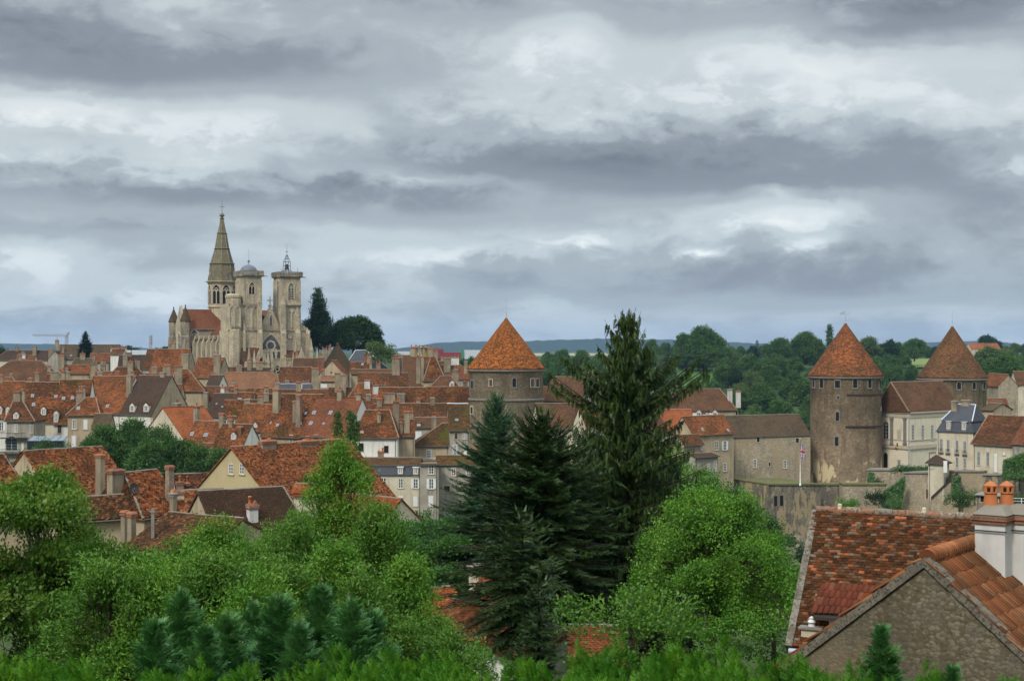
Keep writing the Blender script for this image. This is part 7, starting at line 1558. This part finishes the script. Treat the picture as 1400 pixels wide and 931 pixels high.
# tree clump below the white gable house
TG = 'tree clump below the white wall'
for i, (px, yt, Y, w_, h_) in enumerate(((150, 572, 236, 10, 12), (182, 566, 240, 10, 13), (215, 578, 238, 10, 12), (244, 592, 232, 9, 11), (272, 603, 230, 7, 9), (126, 590, 232, 7, 10), (300, 608, 228, 5.5, 8), (200, 600, 228, 9, 9))):
    t = P(px, yt, Y); broad('broadleaf_tree', (t.x, Y, t.z-h_), lump(90+i, w_*.92, h_*.93, 9, .25), dens=19, rc=.42, per=26, size=.34, mat='leaf_town', seed=90+i, trunk=(.25, None), shell=.6,
        label=['round green tree at the left of the clump below the white wall', 'tallest tree of the clump below the white wall', 'tree right of the tallest in the clump below the white wall', 'green tree of the clump under the pale orange roof', 'tree at the right of the clump below the skylight roof', 'small tree beside the ochre house at the left end of the clump', 'last small tree of the clump beside the yellow gable', 'low front tree in the middle of the clump'][i], group=TG)
for i, (px, yt, Y, w_, h_) in enumerate(((62, 598, 252, 4.5, 5), (87, 603, 250, 4, 5), (50, 612, 250, 3, 3), (36, 615, 250, 3, 3))):
    t = P(px, yt, Y); broad('shrub', (t.x, Y, t.z-h_), lump(110+i, w_, h_*.93, 6, .25), dens=13, rc=.35, per=16, size=.3, mat='leaf_town', seed=110+i, trunk=(.12, None), shell=.5, label=['airy shrub in front of the glass conservatory', 'shrub right of the conservatory', 'low shrub at the foot of the conservatory', 'low shrub under the blue arched doorway'][i], cat='shrub')
for px, yt, s in ((462, 566, 51), (479, 563, 52), (486, 577, 53)):
    t = P(px, yt, 172); broad('cypress', (t.x, 172, t.z-9.5), [(0, 0, 1.2+j*.95, .75-.03*j, .75-.03*j, 1.0) for j in range(9)], dens=60, rc=.16, per=12, size=.24, mat='leaf_town', seed=s, trunk=(.12, None), limbs=False, label={51: 'left one of the slim cypresses before the skylight house', 52: 'tallest of the slim cypresses before the skylight house', 53: 'right and shortest of the slim cypresses'}[s], group='slim cypresses', droop=-.6)
# bushes and ivy on the castle rock
for i, (px, yt, Y, w_, h_, m) in enumerate(((1249, 636, 298, 8, 2.2, 'leaf_town'), (1201, 668, 290, 5, 5, 'leaf_deep'), (1316, 668, 268, 6, 5, 'leaf_town'), (1160, 676, 270, 4, 6, 'leaf_bright'), (1197, 652, 303, 2.6, 3.5, 'leaf_deep'), (1300, 648, 278, 3, 5, 'leaf_deep'), (1393, 672, 240, 5, 6, 'leaf_town'), (1394, 642, 262, 5, 3, 'leaf_town'))):
    t = P(px, yt, Y); broad('bush', (t.x, Y, t.z-h_), [(k*w_*.22-w_*.33, 0, h_*.5, w_*.26, w_*.24, h_*.45) for k in range(4)], dens=26, rc=.25, per=16, size=.24, mat=m, seed=130+i, trunk=(.08, None), shell=.5, limbs=False, cat='bush',
        label=['long trimmed bush on the terrace before the palace', 'dark round bush left of the ivy', 'round bush below the stair ramp', 'bright bush behind the ridge of the near roof', 'dark bush on the low mossy wall', 'dark shrub hanging over the stair', 'bush behind the orange chimney pots', 'bush on top of the wall at the right edge'][i])
def ivy(label, pts, seed, d=.5, n=9000, size=.3):
    rng = np.random.default_rng(seed); q = [P(*p) for p in pts]; a, b, c, d_ = [np.array(v) for v in q]
    o = q[0]; e = empty('ivy', o, 0, label, 'ivy'); s_, t = rng.random(n)[:, None], rng.random(n)[:, None]
    p = a*(1-s_)*(1-t) + b*s_*(1-t) + c*s_*t + d_*(1-s_)*t; p[:, 1] -= d*rng.random(n)**.5 + .1; p += rng.normal(0, .12, p.shape) + (np.sin(p[:, :1]*2.3)*.2 + np.sin(p[:, 2:]*1.7)*.2)*np.array((0, 1, 0))
    dr = unit(np.array((0, -.5, -.8)) + rng.normal(0, .4, (n, 3))); V, Fc = place(LEAF_V, LEAF_F, frames(dr, np.array((0, -1, .5)) + rng.normal(0, .4, (n, 3))), p-np.array(o), size*rng.uniform(.6, 1.3, n))
    npmesh('foliage', V, Fc, 'leaf_ivy', e)
    mb = MB(); 
    for i in range(7):
        s0 = (i+.5)/7; p0 = Vector(a*(1-s0)+b*s0); p1 = Vector(d_*(1-s0)+c*s0); mb.tube(p0-o, p1-o+Vector((rng.normal(0, .5), 0, 0)), .05, .03, 4)
    mb.build('stem', 'bark', e); return e
ivy('thick bright ivy covering the slanting bastion wall under the palace', [(1206, 692, 290), (1233, 692, 288), (1237, 650, 288), (1207, 672, 290)], 1)
ivy('large bright ivy sheet on the wall at the right edge', [(1370, 652, 262), (1412, 652, 258), (1412, 614, 258), (1372, 628, 262)], 2, n=12000)
ivy('dark ivy hanging from the low wall beside the tall tower', [(1186, 662, 302), (1194, 662, 302), (1194, 645, 302), (1187, 645, 302)], 3, n=1500)
ivy('ivy tongue hanging beside the stair ramp', [(1300, 676, 276), (1312, 668, 276), (1312, 650, 276), (1302, 652, 276)], 4, n=1800)
# rocks under the bastion, bare branches
rng = np.random.default_rng(4)
for i in range(9):
    mb = MB(); bm_ = P(1062+i*7+rng.uniform(-3, 3), 742+(i % 4)*17, 272-i % 4*12); vs = []; n = 10; r = rng.uniform(1.2, 2.6)
    for j in range(6):
        ph = math.pi*(j+.5)/6
        for k_ in range(n): a = 2*math.pi*k_/n; f_ = r*(1+rng.normal(0, .16)); vs.append((f_*math.sin(ph)*math.cos(a)*1.3, f_*math.sin(ph)*math.sin(a), f_*math.cos(ph)*.9))
    mb.mesh(vs, [(j*n+k_, j*n+(k_+1) % n, (j+1)*n+(k_+1) % n, (j+1)*n+k_) for j in range(5) for k_ in range(n)][::1]); mb.face(vs[:n][::-1]); mb.face(vs[-n:])
    o = mb.build('rock', 'rock', None, bm_); tag(o, 'rough brown boulder on the slope below the streaked bastion', 'rock', 'boulders under the bastion')
for i, (px, yt, Y, w_, h_) in enumerate(((1075, 735, 262, 7, 4), (1100, 750, 250, 7, 5), (1088, 775, 235, 9, 6), (1070, 800, 215, 10, 7), (1108, 790, 215, 8, 6))):
    t = P(px, yt, Y); broad('bush', (t.x, Y, t.z-h_), lump(150+i, w_, h_, 5, .3), dens=12, rc=.4, per=14, size=.4, mat=['leaf_town', 'leaf_deep'][i % 2], seed=150+i, trunk=(.1, None), shell=.5, cat='bush', label=['bush directly under the streaked bastion wall', 'darker bush among the boulders', 'wide bush halfway down the slope left of the near roof', 'lowest wide bush beside the bright tree', 'dark bush hiding the slope beside the stone verge'][i])
# valley floor filler trees behind the near foliage
for i, (px, yt, Y, w_, h_, m) in enumerate(((575, 692, 150, 9, 9, 'leaf_town'), (560, 700, 140, 7, 8, 'leaf_town'), (665, 660, 160, 12, 12, 'leaf_deep'), (720, 640, 170, 12, 14, 'leaf_town'), (770, 650, 165, 12, 13, 'leaf_mid'), (905, 600, 150, 14, 15, 'leaf_mid'), (945, 625, 140, 11, 13, 'leaf_mid'), (850, 640, 150, 14, 14, 'leaf_mid'), (995, 655, 190, 12, 14, 'leaf_town'), (1035, 690, 180, 12, 13, 'leaf_town'), (820, 700, 110, 10, 10, 'leaf_mid'))):
    t = P(px, yt, Y); broad('broadleaf_tree', (t.x, Y, t.z-h_), lump(170+i, w_, h_*.93, 9, .22), dens=13, rc=.36, per=22, size=.3, mat=m, seed=170+i, trunk=(.2, None), shell=.55,
        label=['grey green round tree below the pale shuttered house', 'low round tree behind the acacia', 'dark tree behind the blue green fir', 'green tree below the central tower', 'green tree seen between the firs', 'bright tree right of the tall spruce', 'green tree under the cream houses', 'deep green tree behind the spruce trunk', 'green tree below the rubble castle building', 'green tree left of the streaked bastion', 'tree low behind the spruce trunk'][i], group='trees of the valley floor')

# ================================================================ near trees
def near_tree(name, label, px, ytop, Y, L, **kw):
    t = P(px, ytop, Y); zt = max(l[2]+l[5] for l in L); kw.setdefault('shell', .55)
    return broad(name, (t.x, Y, t.z-zt), L, label=label, **kw)
def acacia(seed, w_, h_, n=20):
    rng = random.Random(seed); return [(rng.uniform(-.45, .45)*w_, rng.uniform(-.3, .3)*w_, h_*rng.uniform(.25, .92), w_*rng.uniform(.12, .2), w_*rng.uniform(.12, .2), h_*rng.uniform(.05, .08)) for _ in range(n)]
near_tree('acacia', 'soft feathery green acacia between the birch and the firs', 605, 712, 85, [(x, y, z*1.0, a*1.3, b*1.2, c*1.3) for x, y, z, a, b, c in acacia(3, 7.5, 6.5, 30)], dens=110, rc=.2, per=20, size=.15, mat='leaf_acacia', seed=200, trunk=(.16, None), droop=.2)
near_tree('acacia', 'second feathery acacia standing lower behind the orange roof', 560, 735, 80, acacia(4, 6, 6, 26), dens=110, rc=.2, per=20, size=.15, mat='leaf_acacia', seed=201, trunk=(.16, None), droop=.2)
# oak-like tree at the left edge
L = []; rg = random.Random(11)
prof = [(0, .5), (.15, 1.0), (.3, 1.6), (.5, 2.3), (.7, 2.7), (1.0, 2.9)]
t0 = 0
for i in range(46):
    z = rg.uniform(.5, 6.9); top = 7.0; k_ = (top-z)/top; wd = .25+2.6*min(1, k_*1.35); L.append((rg.uniform(-1, 1)*wd + (-.25), rg.uniform(-.7, .7)*wd, z, rg.uniform(.35, .75), rg.uniform(.35, .7), rg.uniform(.3, .55)))
for i in range(40):
    x = rg.uniform(-1, 1); L.append((x*2.4-.25, rg.uniform(-1, 1), 6.6-abs(x)*2.6+rg.uniform(-.6, .35), rg.uniform(.12, .22), .15, rg.uniform(.25, .5)))
near_tree('oak_tree', 'leafy green oak filling the lower left corner', 62, 645, 34, L, dens=240, rc=.15, per=20, size=.10, mat='leaf_oak', seed=210, trunk=(.14, 6.2), up=.5)
L = [(rg.uniform(-1, 1)*2.2, rg.uniform(-1, 1)*1.4, rg.uniform(.4, 4.2), rg.uniform(.4, .8), .6, rg.uniform(.35, .6)) for _ in range(34)]
near_tree('oak_tree', 'second oak at the extreme left edge', -20, 668, 32, [(x*.8, y, z*1.35, a, b, c) for x, y, z, a, b, c in L], dens=200, rc=.15, per=20, size=.10, mat='leaf_oak', seed=211, trunk=(.12, None), up=.5)
# birch / willow mass
def birch(seed, w_, h_, n, top=.35):
    rng = random.Random(seed); R = []
    for i in range(n):
        z = h_*rng.uniform(.05, .97); k_ = 1-z/h_; wd = w_*.5*(top*.3 + min(1, k_*1.8)**.8*(1-top*.3)); R.append((rng.uniform(-1, 1)*wd, rng.uniform(-.8, .8)*wd*.8, z, rng.uniform(.16, .42), rng.uniform(.2, .45), rng.uniform(.4, .85)))
    for i in range(int(n*.55)):      # leading shoots that break the outline
        x = rng.uniform(-1, 1); y = rng.uniform(-.7, .7); rz = rng.uniform(.3, .62); zt_ = h_*(.97 - .5*x*x*(1-top*.2)) - rz*.6 + rng.uniform(-.25, .22)
        R.append((x*w_*.5, y*w_*.4, min(zt_, h_*1.02-rz*.5), rng.uniform(.07, .14), rng.uniform(.07, .14), rz))
    return R
BG = 'birches in front of the old roofs'
for i, (px, yt, Y, w_, h_, n, m) in enumerate(((466, 600, 39, 3.0, 8.0, 66, 'leaf_bright'), (405, 692, 36, 4.2, 6.0, 64, 'leaf_mid'), (306, 700, 35, 4.4, 5.8, 64, 'leaf_bright'), (268, 730, 36, 3.6, 5.4, 52, 'leaf_mid'), (520, 676, 37, 3.4, 5.8, 56, 'leaf_mid'), (556, 752, 34, 2.4, 4.2, 36, 'leaf_bright'), (208, 758, 31, 3.2, 4.6, 42, 'leaf_bright'), (370, 740, 31, 3.2, 4.4, 42, 'leaf_mid'), (450, 730, 32, 3.4, 4.6, 42, 'leaf_bright'), (150, 748, 30, 2.8, 4.2, 36, 'leaf_mid'), (618, 848, 31, 1.8, 2.4, 20, 'leaf_mid'), (290, 740, 29, 2.6, 4.0, 30, 'leaf_mid'), (110, 712, 34, 3.0, 5.2, 56, 'leaf_oak'), (186, 745, 35, 3.2, 5.2, 56, 'leaf_mid'), (240, 752, 30, 2.8, 4.2, 40, 'leaf_bright'), (345, 770, 28, 3.0, 3.4, 36, 'leaf_bright'), (495, 765, 30, 2.8, 3.8, 40, 'leaf_mid'))):
    near_tree('birch_tree', ['tallest bright birch rising before the orange roof of the yellow house', 'birch below the patchy orange roof', 'bright birch in front of the dark brown roof', 'birch in front of the wavy mottled roof', 'birch right of the tallest one', 'low bright birch beside the bottom centre roofs', 'light green birch beside the left oak', 'darker birch in the middle of the thicket', 'bright birch below the tallest one', 'small birch touching the left oak', 'small birch nearest the bottom centre roofs', 'small dark birch left of the thicket middle', 'leafy young tree between the left oak and the satellite dish roof', 'green birch under the wavy mottled roof', 'low bright birch left of the cypress tips', 'lowest bright birch right behind the middle cypress tips', 'birch behind the right end of the cypress row'][i],
              px, yt, Y, birch(220+i, w_, h_, n), dens=270, rc=.12, per=20, size=.092, mat=m, seed=220+i, trunk=(.09, h_*.9), narrow=True, droop=.35, group=BG)
# bright tree right of centre
L = []; rg = random.Random(31)
for i in range(95):
    z = rg.uniform(.3, 1)**.8*5.9; k_ = 1-z/6.3; wd = 3.05*min(1, (k_*1.9)**.6)*(1 if z > 1 else .9); a = rg.uniform(0, 6.28); q = rg.random()**.5; L.append((math.cos(a)*wd*q, math.sin(a)*wd*q*.9, z, rg.uniform(.28, .6), rg.uniform(.3, .6), rg.uniform(.3, .55)))
for i in range(90):
    a = rg.uniform(0, 6.28); z = rg.uniform(2.2, 6.1); wd = 3.0*min(1, ((1-z/6.5)*1.9)**.6); L.append((math.cos(a)*wd, math.sin(a)*wd*.9, z+.15, rg.uniform(.08, .15), .11, rg.uniform(.3, .7)))
near_tree('broadleaf_tree', 'big bright green bushy tree right of the dark firs', 974, 655, 42, [(x*.9, y, z, a, b, c) for x, y, z, a, b, c in L], dens=200, rc=.13, per=22, size=.078, mat='leaf_bright', seed=240, trunk=(.16, 5.2), up=.3)
L = [(rg.uniform(-1, 1)*1.6, rg.uniform(-1, 1)*1.2, rg.uniform(.3, 2.6), rg.uniform(.3, .6), .5, rg.uniform(.3, .5)) for _ in range(26)]
near_tree('broadleaf_tree', 'lower green tree at the left foot of the big bright tree', 862, 800, 38, L, dens=95, rc=.15, per=13, size=.105, mat='leaf_mid', seed=241, trunk=(.1, None), up=.3)
near_tree('broadleaf_tree', 'dark green tree at the right foot of the big bright tree', 1058, 770, 46, [(x*1.1, y, z*1.3, a*1.2, b, c*1.2) for x, y, z, a, b, c in L], dens=80, rc=.15, per=12, size=.11, mat='leaf_mid', seed=242, trunk=(.1, None), up=.3)

# ================================================================ the big conifers
def con(label, px, ytop, Y, h, rb, **kw):
    t = P(px, ytop, Y); return conifer(kw.pop('name', 'fir_tree'), (t.x, Y, t.z-h), h, rb, label, **kw)
con('blue green fir with dense tidy branches before the central tower', 678, 545, 82, 11.8, 4.2, seed=300, mat='needle_blue', whorls=42, nb=12, prof=.68, up_top=.9, up_bot=.12, sp=.58, step=.18, flat=.9, tr=.14, jit=.25)
con('dark pyramidal fir in the centre with layered branches', 742, 572, 57, 10.8, 4.0, seed=301, mat='needle_dark', z0=.26, whorls=42, nb=13, prof=.62, up_top=.8, up_bot=-.1, sp=.52, step=.15, tr=.16, jit=.3)
con('dark fir with hanging lower boughs over the bottom centre roof', 712, 704, 50, 6.3, 1.9, seed=302, mat='needle_dark', z0=.32, whorls=22, nb=8, prof=.55, up_top=.6, up_bot=-.25, sp=.42, step=.16, tr=.12, jit=.25)
con('small dark fir nearest the viewer with star shaped shoots', 738, 788, 44, 3.1, .85, seed=303, mat='needle_dark', whorls=9, nb=7, prof=.6, up_top=.7, up_bot=.1, sp=.34, step=.12, tr=.09)
def asym(az, t):
    k_ = 1.0
    if .67 < t < .79: k_ = 1.75 if abs(math.cos(az)) > .75 else .95
    if t > .88: k_ = 1.15
    return k_
con('very tall ragged spruce with drooping dark curtains of twigs', 857, 434, 60, 15.0, 3.6, name='spruce_tree', seed=304, mat='needle_spruce', whorls=46, nb=10, prof=.58, up_top=1.05, up_bot=.2, hang=.55, sp=.30, step=.095, tr=.17, jit=.34, gaps=.06, asym=asym, bark='bark_dark', flat=.8)
con('dark spruce filling the gap low behind the tallest one', 803, 588, 66, 10.5, 3.4, name='spruce_tree', seed=305, mat='needle_dark', whorls=26, nb=8, prof=.5, up_top=.7, up_bot=-.1, hang=.7, sp=.5, step=.22, tr=.16)
con('dark spruce low between the tall spruce and the bright tree', 908, 628, 64, 9.6, 2.7, name='spruce_tree', seed=306, mat='needle_dark', whorls=24, nb=8, prof=.5, up_top=.7, up_bot=-.1, hang=.7, sp=.5, step=.22, tr=.16)

# ================================================================ foreground cypresses and hedge
def cypress_proto(seed, h, r, n=360, mat='needle_cypress'):
    rng = np.random.default_rng(seed); e = empty('young_cypress', (0, 0, 0), 0, 'x', 'cypress'); pos = []; dr = []; sc_ = []; upv = []
    for i in range(n):
        t = rng.random()**.9; z = h*t*.96; R = r*(1-t)**1.0*(.8+.3*math.sin(z*11+seed)); a = rng.uniform(0, 6.28); q = R*rng.uniform(.05, .7)
        el = rng.uniform(-.05, .5) + .6*t**2; d = np.array((math.cos(a)*math.cos(el), math.sin(a)*math.cos(el), math.sin(el)))
        pos.append((math.cos(a)*q, math.sin(a)*q, z)); dr.append(d); sc_.append((.13+.36*(1-t)**.7)*rng.uniform(.6, 1.25)); upv.append(np.array((0, 0, 1)) + rng.normal(0, .25, 3))
    for i in range(30): pos.append((0, 0, h*(1-.008*i))); a = rng.uniform(0, 6.28); dr.append((math.cos(a)*.7, math.sin(a)*.7, 1)); sc_.append(.05+.004*i); upv.append(rng.normal(0, 1, 3))
    V, Fc = place(FROND[0], FROND[1], frames(unit(np.array(dr, float)), np.array(upv, float)), np.array(pos, float), np.array(sc_)); npmesh('crown', V, Fc, mat, e)
    mb = MB(); mb.tube((0, 0, -1), (0, 0, h*1.02), .03, .004, 6); mb.build('trunk', 'bark_red', e); return e
cps = [cypress_proto(400, 2.1, .7), cypress_proto(401, 1.9, .68), cypress_proto(402, 2.3, .8, 520)]
CYG = 'feathery young cypresses behind the hedge'; first = set()
for i, (px, yt, Y, k_, s) in enumerate(((248, 802, 13.0, 0, .95), (312, 838, 12.2, 1, .9), (345, 818, 13.2, 0, .8), (380, 812, 12.6, 1, 1.0), (438, 795, 13.0, 2, .95), (480, 815, 12.4, 0, .9), (212, 845, 12.2, 1, .85), (508, 832, 12.8, 1, .95), (280, 850, 11.8, 2, .7), (410, 848, 11.6, 2, .75), (1205, 850, 12.0, 2, .62), (1303, 908, 11.2, 1, .5))):
    t = P(px, yt, Y); hh = (2.1, 1.9, 2.3)[k_]*s; lab = ['leftmost of the tall feathery cypress tips', 'short blunt cypress tip between the two tall left ones', 'slender cypress tip left of the middle', 'broad feathery cypress tip in the middle of the row', 'tallest blue green cypress tip in the row', 'cypress tip right of the tallest one', 'low cypress tip at the left end of the row', 'cypress tip at the right end of the row', 'small dark cypress in front at left of the row', 'small dark cypress in front of the tallest tips', 'lone blue green cypress tip in front of the stone gable', 'tiny cypress tip in front of the right foot of the gable'][i]
    loc = (t.x, Y, t.z-hh)
    if k_ not in first: first.add(k_); o = cps[k_]; o.location = loc; o.scale = (s, s, s); o['label'] = lab; o['group'] = CYG
    else: copy_tree(cps[k_], loc, i*1.3, s, lab, CYG)
# hedge of upright sprays
def hedge(label, x0, x1, y0, y1, topf, n, seed, mat='needle_hedge', size=.085):
    rng = np.random.default_rng(seed); e = empty('hedge', ((x0+x1)/2, (y0+y1)/2, terrain(0, y0)), 0, label, 'hedge'); o = np.array(e.location)
    nt = int((x1-x0)*(y1-y0)*34); tx = rng.uniform(x0, x1, nt); ty = rng.uniform(y0, y1, nt); th_ = rng.normal(0, .085, nt); tr_ = rng.uniform(.05, .10, nt); ti = rng.integers(0, nt, n)
    ox = rng.normal(0, 1, n)*tr_[ti]; oy = rng.normal(0, 1, n)*tr_[ti]; x = tx[ti]+ox; y = ty[ti]+oy; dep = rng.random(n)**1.1*.5 + .17 - th_[ti] + (ox**2+oy**2)*9; ztop = np.array([topf(a, b) for a, b in zip(x, y)])
    lump_ = .05*np.sin(x*5.1+y*3)+.04*np.sin(x*11+1)+.05*np.sin(y*7+x*2.3); z = ztop + lump_ - dep - .06
    d = unit(np.stack([rng.normal(0, .18, n)+ox*5, rng.normal(-.08, .18, n)+oy*5, np.ones(n)], 1)); up_ = np.stack([rng.normal(0, .5, n), -np.ones(n), rng.normal(0, .3, n)], 1)
    V, Fc = place(FROND2[0], FROND2[1], frames(d, up_), np.stack([x, y, z], 1)-o, size*rng.uniform(.6, 1.35, n)); npmesh('foliage', V, Fc, mat, e)
    mb = MB(); m = 40
    for i in range(m):
        a = x0+(x1-x0)*i/m; b = x0+(x1-x0)*(i+1)/m; za = min(topf(a, y0), topf(b, y0))-.42; mb.box(a-o[0], b-o[0], y0+.12-o[1], y1-.12-o[1], terrain(a, y0)-.5-o[2], za-o[2])
    mb.build('hedge_core', 'hedge_core_dark', e)  # near-black solid core filling the inside of the hedge
    return e
def top_main(x, y):
    px = 700 + x/max(y, 1)*F; yy = np.interp(px, [0, 120, 220, 330, 500, 560, 700, 790, 860, 1000, 1080, 1180, 1250, 1330, 1400], [885, 885, 905, 900, 892, 885, 893, 888, 880, 885, 892, 903, 915, 915, 905])
    return CZ - (yy-HY+4)/F*11.0 - (y-11.0)*.06
hedge('bright green clipped conifer hedge along the bottom of the view', -5.2, 5.2, 10.3, 11.7, top_main, 66000, 7)
sh = sum(1 for o in bpy.data.objects if o.parent is None); print('top-level', sh, 'objects', len(bpy.data.objects), 'polys', sum(len(m.polygons) for m in bpy.data.meshes))
sc.cycles.use_denoising = True; sc.cycles.max_bounces = 6; sc.cycles.diffuse_bounces = 3; sc.cycles.transmission_bounces = 3; sc.cycles.glossy_bounces = 2; sc.cycles.volume_bounces = 0
sc.cycles.use_adaptive_sampling = True; sc.cycles.adaptive_threshold = .02
